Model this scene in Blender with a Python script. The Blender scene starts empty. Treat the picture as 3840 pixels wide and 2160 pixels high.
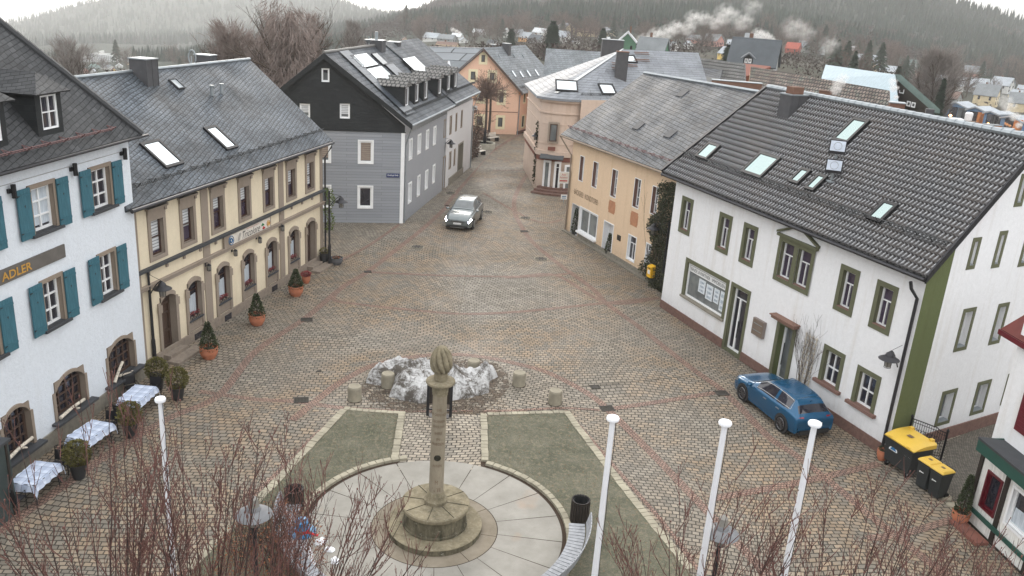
import bpy, bmesh, math, random
from mathutils import Vector, Matrix, noise
V = Vector
random.seed(7)
scene = bpy.context.scene
C = bpy.data.collections.new("scene_objects"); scene.collection.children.link(C)
Z = {'R1':(0,0,1.34167),'R2':(0,1080,1.34167),'R3':(960,0,1.34167),'R4':(960,1080,1.34167),'R5':(1920,0,1.34167),'R6':(1920,1080,1.34167),'R7':(2880,0,1.34167),'R8':(2880,1080,1.34167),
'Z1':(1000,1500,1.98154),'Z2':(2500,900,1.811),'Z3':(450,600,1.8118),'Z4':(1480,0,1.6847),'S':(0,0,1),'D':(0,0,2576/3840),
'A1':(0,450,2.2286),'A2':(0,1100,2.2288),'A3':(1050,150,2.07),'A4':(1650,700,7.247),'A5':(1980,550,2.3),'A6':(3250,1250,2.2288),'A7':(1300,1280,3.0306),'A8':(1950,150,1.6386),
'B1':(0,1600,2.587),'B2':(950,1780,3.814),'B3':(2450,1850,4.674),'B4':(3440,1400,1.9075),'B5':(3100,150,3.22),'B6':(2300,0,3.22),'B7':(1500,0,3.22),'B8':(200,0,2.3418)}
CAM_F = 3192.4; CAM_P = math.radians(19.0); CAM_R = math.radians(3.9615); CAM_H = 15.0
EYE = V((0, 0, CAM_H))
def ray(z, x, y):
 ox, oy, s = Z[z]; dx = ox + x/s - 1920; dy = -(oy + y/s - 1080)
 c, s = math.cos(CAM_R), math.sin(CAM_R)
 dx, dy = c*dx - s*dy, s*dx + c*dy
 c, s = math.cos(CAM_P), math.sin(CAM_P)
 return V((dx, dy*s + CAM_F*c, dy*c - CAM_F*s)).normalized()
def G(z, x, y, h=0.0):                      # survey point on a level h
 r = ray(z, x, y); return EYE + r*((CAM_H - h)/-r.z)
def AT(z, x, y, r):                         # survey point at horizontal distance r
 d = ray(z, x, y); return EYE + d*(r/math.hypot(d.x, d.y))
def UP(z, x, y, base):                      # point above a ground point
 p = AT(z, x, y, math.hypot(base[0], base[1])); return V((base[0], base[1], p.z))
def RG(z, x, y, e, s=.8):                  # roof point up-slope of an eave point
 d = ray(z, x, y); k = d.z/math.hypot(d.x, d.y); return AT(z, x, y, (CAM_H - e.z + s*math.hypot(e.x, e.y))/(s-k))
cam = bpy.data.cameras.new("camera"); camo = bpy.data.objects.new("camera", cam); C.objects.link(camo)
cam.sensor_width = 36; cam.lens = CAM_F/3840*36; cam.clip_start = 0.3; cam.clip_end = 9000
camo.location = EYE
_f = V((0, math.cos(CAM_P), -math.sin(CAM_P))); _u0 = V((0, math.sin(CAM_P), math.cos(CAM_P))); _r0 = V((1, 0, 0))
_r = _r0*math.cos(CAM_R) + _u0*math.sin(CAM_R); _u = _u0*math.cos(CAM_R) - _r0*math.sin(CAM_R)
camo.matrix_world = Matrix(((_r.x, _u.x, -_f.x, 0), (_r.y, _u.y, -_f.y, 0), (_r.z, _u.z, -_f.z, CAM_H), (0, 0, 0, 1)))
scene.camera = camo
def tag(o, label=None, cat=None, group=None, kind=None):
 if label: o['label'] = label
 if cat: o['category'] = cat
 if group: o['group'] = group
 if kind: o['kind'] = kind
 return o
def thing(name, label, cat, loc=(0, 0, 0), rz=0.0, group=None):
 o = bpy.data.objects.new(name, None); C.objects.link(o); o.empty_display_size = 0.2
 o.location = loc; o.rotation_euler = (0, 0, rz)
 return tag(o, label, cat, group)
def copy_tree(o, parent=None):
 c = o.copy(); C.objects.link(c)
 if parent: c.parent = parent
 for ch in [k for k in C.objects if k.parent == o]: copy_tree(ch, c)
 return c
class MB:
 def __init__(s): s.v = []; s.f = []; s.m = []; s.uv = []
 def add(s, pts, faces, mat=0, uvs=None):
  n = len(s.v); s.v += [tuple(p) for p in pts]
  for i, f in enumerate(faces):
   s.f.append([n + k for k in f]); s.m.append(mat)
   s.uv.append(uvs[i] if uvs else None)
  return s
 def poly(s, pts, mat=0, uv=None): return s.add(pts, [list(range(len(pts)))], mat, [uv] if uv else None)
 def frame(s, o, ax, ay, az, lx, ly, lz, mat=0):    # box: corner o, axes, lengths
  o = V(o); P = [o + ax*lx*i + ay*ly*j + az*lz*k for k in (0, 1) for j in (0, 1) for i in (0, 1)]
  F = [(0,2,3,1),(4,5,7,6),(0,1,5,4),(2,6,7,3),(0,4,6,2),(1,3,7,5)]
  if (ax.cross(ay)).dot(az)*lx*ly*lz < 0: F = [f[::-1] for f in F]
  U = []
  for f in F:
   e1 = P[f[1]] - P[f[0]]; e2 = P[f[3]] - P[f[0]]
   a, b = e1.length, e2.length
   if abs(e1.z) > abs(e2.z): U.append([(0, 0), (0, a), (b, a), (b, 0)])
   else: U.append([(0, 0), (a, 0), (a, b), (0, b)])
  return s.add(P, F, mat, U)
 def box(s, c, size, mat=0, rz=0.0, taper=1.0):     # centred on x, y; z from c.z
  ax = V((math.cos(rz), math.sin(rz), 0)); ay = V((-math.sin(rz), math.cos(rz), 0)); az = V((0, 0, 1))
  c = V(c)
  P = []
  for k in (0, 1):
   t = 1 if k == 0 else taper
   for j in (-.5, .5):
    for i in (-.5, .5): P.append(c + ax*size[0]*i*t + ay*size[1]*j*t + az*size[2]*k)
  F = [(0,2,3,1),(4,5,7,6),(0,1,5,4),(2,6,7,3),(0,4,6,2),(1,3,7,5)]
  dims = [(0,1),(0,1),(0,2),(0,2),(2,1),(1,2)]
  U = []
  for f in F:
   e1 = (P[f[1]] - P[f[0]]).length; e2 = (P[f[3]] - P[f[0]]).length; U.append([(0,0),(e1,0),(e1,e2),(0,e2)])
  return s.add(P, F, mat, U)
 def tube(s, pts, rad, n=6, mat=0, cap=True):
  pts = [V(p) for p in pts]; R = rad if hasattr(rad, '__len__') else [rad]*len(pts)
  rings = []; up = V((0.013, 0.02, 1))
  for i, p in enumerate(pts):
   d = (pts[min(i+1, len(pts)-1)] - pts[max(i-1, 0)])
   d = d.normalized() if d.length > 1e-9 else V((0, 0, 1))
   a = d.cross(up if abs(d.z) < 0.95 else V((1, 0.1, 0))).normalized(); b = d.cross(a)
   rings.append([p + (a*math.cos(t) + b*math.sin(t))*R[i] for t in [2*math.pi*k/n for k in range(n)]])
  L = [q for r in rings for q in r]; F = []
  for i in range(len(pts)-1):
   for k in range(n): F.append((i*n+k, (i+1)*n+k, (i+1)*n+(k+1) % n, i*n+(k+1) % n))
  if cap: F.append(tuple(range(n))); F.append(tuple(range((len(pts)-1)*n, len(pts)*n))[::-1])
  return s.add(L, F, mat)
 def lathe(s, prof, c=(0, 0, 0), n=24, mat=0, fn=None):
  c = V(c); L = []; F = []
  for (r, z) in prof:
   for k in range(n):
    t = 2*math.pi*k/n; rr = fn(r, z, t) if fn else r
    L.append(c + V((rr*math.cos(t), rr*math.sin(t), z)))
  for i in range(len(prof)-1):
   for k in range(n): F.append((i*n+k, i*n+(k+1) % n, (i+1)*n+(k+1) % n, (i+1)*n+k))
  F.append(tuple(range(n))[::-1]); F.append(tuple(range((len(prof)-1)*n, len(prof)*n)))
  return s.add(L, F, mat)
 def prism(s, outline, h0, h1, mat=0, holes=None):  # outline in xy (ccw)
  n = len(outline)
  a = [V((p[0], p[1], h0)) for p in outline]; b = [V((p[0], p[1], h1)) for p in outline]
  s.add(a + b, [tuple(range(n))[::-1], tuple(range(n, 2*n))] + [(i, (i+1) % n, n+(i+1) % n, n+i) for i in range(n)], mat)
  return s
 def slab(s, quad, th, mat=0, mat_side=None, uv=True):   # thick sheet under a polygon
  q = [V(p) for p in quad]; n = (q[1]-q[0]).cross(q[-1]-q[0]).normalized()
  ux = (q[1]-q[0]).normalized(); vy = n.cross(ux)
  lo = [p - n*th for p in q]; k = len(q)
  uvt = [((p-q[0]).dot(ux), (p-q[0]).dot(vy)) for p in q]
  s.add(q, [tuple(range(k))], mat, [uvt])
  s.add(lo, [tuple(range(k))[::-1]], mat_side if mat_side is not None else mat)
  for i in range(k):
   j = (i+1) % k; s.add([q[i], lo[i], lo[j], q[j]], [(0, 1, 2, 3)], mat_side if mat_side is not None else mat, [[(0,0),(0,th),((q[i]-q[j]).length,th),((q[i]-q[j]).length,0)]])
  return s
 def build(s, name, mats, parent=None, smooth=False, bevel=0.0, origin=None):
  me = bpy.data.meshes.new(name)
  off = V(origin) if origin is not None else V((0, 0, 0))
  me.from_pydata([tuple(V(p) - off) for p in s.v], [], s.f)
  if not isinstance(mats, (list, tuple)): mats = [mats]
  for m in mats: me.materials.append(m)
  for i, p in enumerate(me.polygons):
   p.material_index = min(s.m[i], len(mats)-1)
   p.use_smooth = smooth
  if any(u for u in s.uv):
   uvl = me.uv_layers.new(name='UVMap').data
   for i, p in enumerate(me.polygons):
    u = s.uv[i]
    if u:
     for k, li in enumerate(p.loop_indices): uvl[li].uv = u[k]
  me.validate(); me.update()
  o = bpy.data.objects.new(name, me); C.objects.link(o)
  if origin is not None: o.location = off
  if parent is not None:
   o.parent = parent
   if origin is None and not getattr(s, 'local', False): bpy_inv(o, parent)
  if bevel:
   b = o.modifiers.new('bevel', 'BEVEL'); b.width = bevel; b.segments = 2; b.limit_method = 'ANGLE'
  if smooth:
   try: me.set_sharp_from_angle(angle=math.radians(40))
   except Exception: pass
  return o
def bpy_inv(o, parent):   # geometry given in world coordinates under a placed parent
 m = Matrix.Identity(4); p = parent
 while p is not None:
  m = Matrix.Translation(p.location) @ Matrix.Rotation(p.rotation_euler.z, 4, 'Z') @ m; p = p.parent
 o.data.transform(m.inverted())
def L():                  # builder in the parent's own coordinates
 m = MB(); m.local = True; return m
class Plane:              # flat face with axes U (along), W (up the face), N (out)
 def __init__(s, o, U, N):
  s.o = V(o); s.U = V(U).normalized(); s.N = V(N).normalized(); s.W = s.N.cross(s.U).normalized()
  if s.W.z < 0: s.W = -s.W
 def at(s, u, v, d=0.0): return s.o + s.U*u + s.W*v + s.N*d
 def px(s, z, x, y, d=0.0):
  r = ray(z, x, y); o = s.o + s.N*d; t = (o - EYE).dot(s.N)/r.dot(s.N); p = EYE + r*t - o
  return p.dot(s.U), p.dot(s.W)
def wall_plane(a, b, z0=0.0):       # vertical, seen from the camera, a left, b right
 a = V((a[0], a[1], z0)); U = V((b[0]-a[0], b[1]-a[1], 0)); N = V((U.y, -U.x, 0))
 if N.dot(EYE - a) < 0: N = -N
 return Plane(a, U, N)
def clip(poly, a, b, c):            # keep a*u + b*v + c >= 0
 out = []
 for i in range(len(poly)):
  p, q = poly[i], poly[(i+1) % len(poly)]; dp = a*p[0]+b*p[1]+c; dq = a*q[0]+b*q[1]+c
  if dp >= 0: out.append(p)
  if dp*dq < 0: t = dp/(dp-dq); out.append((p[0]+(q[0]-p[0])*t, p[1]+(q[1]-p[1])*t))
 return out
def wall_faces(mb, pl, outline, holes, mat=0, d=0.0):
 """face of convex outline (u, v) with rectangular holes (u0, v0, u1, v1)"""
 us = sorted({p[0] for p in outline} | {h[i] for h in holes for i in (0, 2)})
 vs = sorted({p[1] for p in outline} | {h[i] for h in holes for i in (1, 3)})
 area = sum(outline[i][0]*outline[(i+1) % len(outline)][1] - outline[(i+1) % len(outline)][0]*outline[i][1] for i in range(len(outline)))
 o = outline if area > 0 else outline[::-1]
 flip = pl.U.cross(pl.W).dot(pl.N) < 0
 for i in range(len(us)-1):
  for j in range(len(vs)-1):
   cu, cv = (us[i]+us[i+1])/2, (vs[j]+vs[j+1])/2
   if any(h[0] < cu < h[2] and h[1] < cv < h[3] for h in holes): continue
   c = [(us[i], vs[j]), (us[i+1], vs[j]), (us[i+1], vs[j+1]), (us[i], vs[j+1])]
   for k in range(len(o)):
    p, q = o[k], o[(k+1) % len(o)]
    c = clip(c, -(q[1]-p[1]), q[0]-p[0], (q[1]-p[1])*p[0] - (q[0]-p[0])*p[1])
    if len(c) < 3: break
   if len(c) >= 3:
    if flip: c = c[::-1]
    mb.poly([pl.at(u, v, d) for u, v in c], mat, list(c))
def pbox(mb, pl, u0, v0, u1, v1, d0, d1, mat=0):       # box on a plane
 mb.frame(pl.at(u0, v0, d0), pl.U, pl.W, pl.N, u1-u0, v1-v0, d1-d0, mat)
 return mb
HAZE = .00028
class NT:
 def __init__(s, name):
  s.m = bpy.data.materials.new(name); s.m.use_nodes = True; s.t = s.m.node_tree; s.t.nodes.clear()
  s.out = s.t.nodes.new('ShaderNodeOutputMaterial'); s.b = s.n('ShaderNodeBsdfPrincipled')
  s.t.links.new(s.b.outputs[0], s.out.inputs[0])
 def n(s, typ, **kw):
  x = s.t.nodes.new(typ)
  for k, v in kw.items():
   if k.startswith('_'): setattr(x, k[1:], v)
   else: s.set(x.inputs[k.replace('__', ' ')], v)
  return x
 def set(s, inp, v):
  if isinstance(v, bpy.types.NodeSocket): s.t.links.new(v, inp)
  elif hasattr(v, '__len__') and len(v) == 3 and inp.type == 'RGBA': inp.default_value = (*v, 1)
  else: inp.default_value = v
 def uv(s): return s.n('ShaderNodeUVMap').outputs[0]
 def obj(s): return s.n('ShaderNodeTexCoord').outputs['Object']
 def pos(s): return s.n('ShaderNodeNewGeometry').outputs['Position']
 def map(s, vec, scale=(1, 1, 1), rot=(0, 0, 0), loc=(0, 0, 0)):
  return s.n('ShaderNodeMapping', Vector=vec, Scale=scale, Rotation=rot, Location=loc).outputs[0]
 def noise(s, vec, scale, detail=4, rough=.55, dist=0.0):
  return s.n('ShaderNodeTexNoise', Vector=vec, Scale=scale, Detail=detail, Roughness=rough, Distortion=dist).outputs['Fac']
 def ramp(s, fac, lo, hi, a=0.0, b=1.0):
  return s.n('ShaderNodeMapRange', Value=fac, **{'From__Min': lo, 'From__Max': hi, 'To__Min': a, 'To__Max': b}).outputs[0]
 def mix(s, fac, a, b, mode='MIX'):
  x = s.t.nodes.new('ShaderNodeMix'); x.data_type = 'RGBA'; x.blend_type = mode
  s.set(x.inputs[0], fac); s.set(x.inputs[6], a); s.set(x.inputs[7], b); return x.outputs[2]
 def math(s, op, a, b=0.0):
  x = s.t.nodes.new('ShaderNodeMath'); x.operation = op; s.set(x.inputs[0], a); s.set(x.inputs[1], b); return x.outputs[0]
 def bump(s, h, strength=.5, dist=.02, prev=None):
  x = s.n('ShaderNodeBump', Height=h, Strength=strength, Distance=dist)
  if prev: s.set(x.inputs['Normal'], prev)
  return x.outputs[0]
 def brick(s, vec, w, h, mortar=.01, c1=(1, 1, 1), c2=(0, 0, 0), cm=(0, 0, 0), off=.5, smooth=.1, bias=0.0):
  return s.n('ShaderNodeTexBrick', _offset=off, Vector=vec, Color1=c1, Color2=c2, Mortar=cm, Scale=1.0, **{'Mortar__Size': mortar, 'Mortar__Smooth': smooth, 'Brick__Width': w, 'Row__Height': h, 'Bias': bias})
 def fin(s, col, rough=.7, normal=None, metal=0.0, spec=None, emit=None, es=0.0, coat=0.0):
  s.set(s.b.inputs['Base Color'], col); s.set(s.b.inputs['Roughness'], rough); s.set(s.b.inputs['Metallic'], metal)
  if spec is None and not isinstance(rough, bpy.types.NodeSocket) and rough > .55: spec = .22
  if spec is not None: s.set(s.b.inputs['Specular IOR Level'], spec)
  if normal is not None: s.set(s.b.inputs['Normal'], normal)
  if coat: s.b.inputs['Coat Weight'].default_value = coat; s.b.inputs['Coat Roughness'].default_value = .08
  if emit: s.set(s.b.inputs['Emission Color'], emit); s.b.inputs['Emission Strength'].default_value = es
  return s.m
M = {}
def plain(name, col, rough=.6, var=.12, scale=3.0, metal=0.0, bump=0.0, spec=None, coat=0.0):
 t = NT(name); p = t.obj(); n = t.noise(p, scale, 5)
 c = t.mix(t.ramp(n, .3, .7), tuple(x*(1-var) for x in col), tuple(min(1, x*(1+var)) for x in col))
 nm = t.bump(t.noise(p, scale*8, 3), bump, .02) if bump else None
 M[name] = t.fin(c, rough, nm, metal, spec, coat=coat); return M[name]
def plaster(name, col, stain=(.4, .36, .3), rough_b=.35, amount=.25):
 t = NT(name); p = t.pos(); n1 = t.noise(p, .5, 6, .6); n2 = t.noise(p, 6.0, 5, .6)
 c = t.mix(t.ramp(n2, .3, .75), tuple(x*.92 for x in col), col)
 streak = t.noise(t.map(p, (2.2, 2.2, .16)), 1.0, 6, .65)
 c = t.mix(t.math('MULTIPLY', t.ramp(streak, .52, .8), amount), c, tuple(a*b*1.6 for a, b in zip(col, stain)))
 z = t.n('ShaderNodeSeparateXYZ', Vector=p).outputs[2]
 low = t.math('MULTIPLY', t.ramp(z, 0.0, 1.1, 1.0, 0.0), t.ramp(n2, .3, .65))
 c = t.mix(t.math('MULTIPLY', low, min(1, amount+.35)), c, tuple(a*.55 for a in col))
 M[name] = t.fin(c, .9, t.bump(t.noise(p, 9, 6, .7), rough_b, .03)); return M[name]
def slate(name, a, b, w=.3, h=.2, rot=0.0, mort=.016, frost=0.0, fcol=(.5, .53, .57), tint=None, bumpd=.02, pat=(.0, .0)):
 t = NT(name); u = t.uv()
 wob = t.n('ShaderNodeTexNoise', Vector=u, Scale=1.2, Detail=2).outputs['Color']
 wv = t.n('ShaderNodeVectorMath', _operation='MULTIPLY_ADD'); t.set(wv.inputs[0], wob); wv.inputs[1].default_value = (.12, .12, 0); t.set(wv.inputs[2], u)
 k = t.map(wv.outputs[0], rot=(0, 0, rot))
 br = t.brick(k, w, h, mort, (1, 1, 1), (0, 0, 0), (.5, .5, .5), smooth=.3)
 sep = t.n('ShaderNodeSeparateXYZ', Vector=k).outputs[1]
 saw = t.math('FRACT', t.math('DIVIDE', sep, h))
 base = t.mix(br.outputs['Color'], a, b)
 big = t.noise(u, .55, 6, .65)
 base = t.mix(t.ramp(big, .3, .7), base, t.mix(.5, base, tuple(x*.6 for x in a)))
 if tint: base = t.mix(t.math('MULTIPLY', t.ramp(t.noise(u, 1.7, 5), .5, .75), .6), base, tint)
 if frost:
  fn = t.math('MULTIPLY', t.ramp(t.noise(u, .35, 6, .7), .38, .62), t.ramp(t.noise(u, 9.0, 3, .7), .25, .7))
  sep2 = t.math('MULTIPLY', fn, t.ramp(saw, 0.0, .8, .5, 1.0))
  base = t.mix(t.math('MULTIPLY', sep2, frost), base, fcol)
 base = t.mix(t.math('MULTIPLY', br.outputs['Fac'], .9), base, (.012, .013, .015))
 hgt = t.math('ADD', t.math('MULTIPLY', saw, -.6), t.math('MULTIPLY', t.math('SUBTRACT', 1.0, br.outputs['Fac']), .9))
 M[name] = t.fin(base, t.ramp(big, .3, .7, .5, .7), t.bump(hgt, .8, bumpd), spec=.25); return M[name]
plaster('inn_plaster', (.70, .745, .80), amount=.12, rough_b=.8)
plaster('cream_plaster', (.74, .65, .49), amount=.25)
plaster('white_plaster', (.78, .785, .80), amount=.5)
plaster('bakery_plaster', (.70, .53, .37), amount=.5)
plaster('orange_plaster', (.80, .53, .39), amount=.12)
plaster('pink_plaster', (.58, .46, .38), amount=.5)
plaster('pale_plaster', (.62, .62, .63), amount=.3)
plaster('grey_plaster', (.30, .31, .33), amount=.1)
plaster('green_plaster', (.115, .135, .058), amount=.4)
plaster('plinth_brown', (.20, .12, .10), amount=.6)
plaster('plinth_grey', (.26, .24, .20), amount=.6)
plaster('yellow_trim', (.80, .72, .50), amount=.1)
plaster('blue_plaster', (.13, .24, .40), amount=.2)
plaster('sandstone', (.30, .25, .205), amount=.5, rough_b=.5)
plaster('sandstone_dark', (.27, .22, .175), amount=.5, rough_b=.5)
plaster('olive_trim', (.125, .13, .08), amount=.4, rough_b=.4)
plaster('red_sandstone', (.22, .13, .10), amount=.4)
slate('slate_inn', (.034, .036, .039), (.068, .071, .075), .29, .165, -.30, .013, bumpd=.03)
slate('slate_yellow', (.034, .040, .047), (.066, .075, .086), .25, .175, -.30, .014, frost=.7, fcol=(.26, .30, .35), bumpd=.03)
slate('slate_bakery', (.045, .050, .058), (.09, .098, .11), .36, .26, .12, .02, frost=.45, fcol=(.24, .265, .30), tint=(.075, .068, .055), bumpd=.03)
slate('slate_far', (.14, .155, .165), (.22, .235, .25), .45, .3, 0, .012, frost=.6, fcol=(.38, .42, .45))
slate('slate_corner', (.17, .18, .20), (.22, .235, .25), 1.2, .28, 0, .010, frost=.6, fcol=(.42, .45, .5))
slate('slate_dark', (.045, .05, .058), (.10, .11, .12), .42, .34, 0, .018, frost=.5, fcol=(.25, .28, .32))
slate('gable_slate', (.018, .021, .023), (.026, .029, .031), .30, .20, 0, .004, bumpd=.006)
slate('tile_brown', (.10, .075, .06), (.25, .19, .16), .30, .34, 0, .05, tint=(.11, .20, .16), frost=.35, fcol=(.4, .38, .36), bumpd=.06)
slate('tile_grey', (.11, .11, .10), (.2, .19, .18), .3, .34, 0, .05, frost=.3, bumpd=.06)
t = NT('tile_white_house'); p = t.uv(); n = t.noise(p, .5, 6, .7); n2 = t.noise(p, 14, 4, .7)
c = t.mix(t.ramp(n2, .35, .7), (.030, .030, .032), (.12, .12, .125))
c = t.mix(t.math('MULTIPLY', t.ramp(n, .4, .7), .5), c, (.10, .075, .055))
sx = t.n('ShaderNodeSeparateXYZ', Vector=p); cr = t.math('COSINE', t.math('MULTIPLY', sx.outputs[0], 2*math.pi/.18))
rowf = t.math('FRACT', t.math('DIVIDE', sx.outputs[1], .30))
fr = t.math('MULTIPLY', t.math('MULTIPLY', t.ramp(cr, .1, .7), t.ramp(rowf, .12, .5)), t.ramp(n2, .3, .6))
c = t.mix(t.math('MULTIPLY', fr, 1.0), c, (.37, .38, .395)); c = t.mix(t.ramp(rowf, .04, .12, .9, 0.0), c, (.018, .016, .016))
M['tile_white_house'] = t.fin(c, .75, t.bump(n2, .3, .01))
t = NT('clapboard'); u = t.uv(); b = t.brick(t.map(u, loc=(.3, 0, 0)), 3.6, .19, .006, (1, 1, 1), (.0, .0, .0), (0, 0, 0), off=.37)
c = t.mix(b.outputs['Color'], (.235, .25, .275), (.275, .29, .315)); c = t.mix(b.outputs['Fac'], c, (.10, .105, .12))
sy = t.math('FRACT', t.math('DIVIDE', t.n('ShaderNodeSeparateXYZ', Vector=u).outputs[1], .19))
M['clapboard'] = t.fin(c, .6, t.bump(t.math('MULTIPLY', sy, -1), .6, .02))
def boards(name, col, w=.12, axis=0, line=(.02, .02, .02), rough=.7, mw=.05):
 t = NT(name); u = t.uv(); s = t.n('ShaderNodeSeparateXYZ', Vector=u).outputs[axis]
 f = t.math('FRACT', t.math('DIVIDE', s, w)); e = t.ramp(f, 0.0, mw, 1.0, 0.0)
 n = t.noise(t.map(u, (1, .1, 1) if axis == 0 else (.1, 1, 1)), 20, 5)
 c = t.mix(t.ramp(n, .3, .7), tuple(x*.8 for x in col), tuple(x*1.15 for x in col)); c = t.mix(e, c, line)
 M[name] = t.fin(c, rough, t.bump(t.math('SUBTRACT', 1.0, e), .5, .01)); return M[name]
boards('shutter_teal', (.045, .135, .175), .14, 0, (.012, .07, .09))
boards('blind_slats', (.62, .64, .66), .14, 1, (.05, .05, .06), mw=.42)
boards('blind_tan', (.30, .25, .21), .15, 1, (.14, .10, .085), mw=.5)
boards('metal_roof', (.36, .45, .50), .45, 0, (.17, .22, .25), .4)
boards('dark_boards', (.10, .085, .075), .3, 1, (.04, .035, .03))
boards('white_boards', (.74, .73, .70), .12, 0, (.5, .5, .48))
boards('plate_white', (.7, .7, .7), 9, 0)
for nm, col, kw in [
 ('white_paint', (.78, .79, .80), dict(rough=.4, var=.04)), ('frame_brown', (.055, .026, .018), dict(rough=.45)), ('door_brown', (.075, .045, .033), dict(rough=.5)),
 ('dark_metal', (.028, .028, .032), dict(rough=.45, metal=.5)), ('black_iron', (.012, .012, .014), dict(rough=.5, metal=.3)), ('gutter', (.045, .045, .05), dict(rough=.4, metal=.6)),
 ('zinc', (.30, .33, .35), dict(rough=.45, metal=.6)), ('lead', (.055, .058, .064), dict(rough=.6)), ('chimney_slate', (.075, .075, .08), dict(rough=.6, bump=.3)), ('chimney_brick', (.16, .09, .065), dict(rough=.9, bump=.4)),
 ('snow_rail', (.055, .058, .06), dict(rough=.6)), ('snow_rail_red', (.17, .10, .10), dict(rough=.7)), ('mortar', (.4, .4, .4), dict(rough=.9)),
 ('terracotta', (.42, .16, .09), dict(rough=.8, bump=.2, scale=6)), ('soil', (.05, .035, .025), dict(rough=1, bump=.5)), ('plastic_black', (.02, .021, .023), dict(rough=.5)),
 ('conifer_leaf', (.055, .068, .035), dict(rough=.9, var=.5, scale=9)), ('bush_olive', (.11, .10, .035), dict(rough=.9, var=.5, scale=9)), ('ivy_leaf', (.045, .050, .028), dict(rough=.85, var=.55, scale=4)), ('heather', (.24, .06, .06), dict(rough=.9, var=.5, scale=12)),
 ('pine_leaf', (.030, .045, .030), dict(rough=.9, var=.4, scale=2)), ('bare_twig', (.135, .095, .078), dict(rough=.9, var=.25, scale=2)), ('bark', (.085, .065, .052), dict(rough=.95, var=.3, scale=8, bump=.5)),
 ('shrub_bark', (.060, .040, .036), dict(rough=.75, var=.3, scale=9, bump=.4)), ('shrub_twig', (.135, .068, .058), dict(rough=.7, var=.35, scale=5)), ('dry_leaf', (.20, .085, .045), dict(rough=.9, var=.3)),
 ('bin_black', (.022, .026, .028), dict(rough=.45, var=.08)), ('bin_yellow', (.66, .43, .06), dict(rough=.42, var=.06)), ('post_yellow', (.75, .42, .02), dict(rough=.4)),
 ('pole_white', (.74, .76, .80), dict(rough=.35, var=.04)), ('gold', (.50, .27, .05), dict(rough=.45, var=.1)), ('sign_grey', (.125, .115, .105), dict(rough=.7)),
 ('red_paint', (.11, .006, .014), dict(rough=.4)), ('green_paint', (.012, .065, .05), dict(rough=.5)), ('timber_black', (.030, .024, .020), dict(rough=.7, bump=.3)),
 ('tile_red', (.12, .035, .03), dict(rough=.8)), ('bench_wood', (.30, .31, .33), dict(rough=.75, var=.2, scale=8)), ('hat_blue', (.02, .16, .33), dict(rough=.45)), ('hat_red', (.42, .02, .03), dict(rough=.6)), ('snow_white', (.80, .82, .86), dict(rough=.8, bump=.4)),
 ('birch', (.55, .50, .42), dict(rough=.9, var=.45, scale=14)), ('glass_lamp', (.22, .21, .19), dict(rough=.2)), ('panel_brown', (.17, .13, .10), dict(rough=.5)), ('rust_plate', (.42, .21, .12), dict(rough=.9)),
 ('rubber', (.012, .012, .013), dict(rough=.8)), ('rim', (.15, .15, .155), dict(rough=.35, metal=.7)), ('rim_silver', (.4, .41, .42), dict(rough=.3, metal=.9)), ('tail_red', (.22, .006, .012), dict(rough=.15, coat=.5)),
 ('plate', (.75, .76, .76), dict(rough=.4, var=.02)), ('ink', (.03, .03, .035), dict(rough=.7)), ('ink_brown', (.16, .11, .075), dict(rough=.8)), ('ink_red', (.4, .03, .03), dict(rough=.7)), ('ink_green', (.02, .16, .06), dict(rough=.7)), ('ink_blue', (.03, .13, .28), dict(rough=.7)),
 ('lens_sky_white', (.62, .68, .78), dict(rough=.9)), ('curtain', (.6, .62, .66), dict(rough=.9, var=.1)), ('drain', (.055, .05, .045), dict(rough=.8)), ('kerb_stone', (.40, .38, .32), dict(rough=.9, var=.2, scale=2, bump=.4)), ('concrete', (.27, .245, .19), dict(rough=.95, var=.25, scale=3, bump=.4)),
 ('sign_blue', (.02, .035, .12), dict(rough=.4)), ('clay', (.62, .58, .52), dict(rough=.8)), ('earth_heap', (.12, .085, .06), dict(rough=1, var=.3, scale=1, bump=.6)), ('orange_panel', (.55, .20, .06), dict(rough=.7)),
 ('brick_red', (.20, .085, .065), dict(rough=.9)), ('paper', (.62, .66, .70), dict(rough=.6, var=.2, scale=14)), ('fluffy_grey', (.10, .10, .105), dict(rough=.9)), ('awning', (.08, .085, .09), dict(rough=.9)), ('mail_grey', (.24, .20, .18), dict(rough=.5, metal=.4))]:
 plain(nm, col, **kw)
plain('w_note', (.36, .42, .48), .6, .3, 9)
plain('zinc_dull', (.15, .155, .165), .55, .15, 3)
def glassy(name, col, rough=.06, var=None):
 t = NT(name); n = t.noise(t.obj(), 1.3, 3)
 c = t.mix(t.ramp(n, .35, .65), col, var or tuple(x*1.5 for x in col)); M[name] = t.fin(c, rough, spec=.8)
glassy('glass_dark', (.018, .018, .026), .05); glassy('glass_grey', (.09, .10, .105), .08); glassy('glass_shop', (.10, .115, .12), .05, (.20, .22, .22)); glassy('glass_violet', (.04, .03, .05), .08)
t = NT('skylight_glass'); M['skylight_glass'] = t.fin((.34, .42, .41), .12, metal=1.0)
t = NT('skylight_mirror'); M['skylight_mirror'] = t.fin((.66, .71, .73), .14, metal=1.0)
t = NT('lace'); n = t.noise(t.map(t.obj(), (30, 30, 2)), 1, 3); M['lace'] = t.fin(t.mix(t.ramp(n, .3, .7), (.35, .4, .45), (.6, .65, .7)), .8)
t = NT('car_blue'); M['car_blue'] = t.fin((.001, .075, .17), .25, metal=.3, coat=.5)
t = NT('car_grey'); M['car_grey'] = t.fin((.13, .155, .16), .35, metal=.5, coat=1.0)
t = NT('headlight_lit'); M['headlight_lit'] = t.fin((.9, .9, 1.0), .3, emit=(.86, .84, 1.0), es=40.0)
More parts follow.
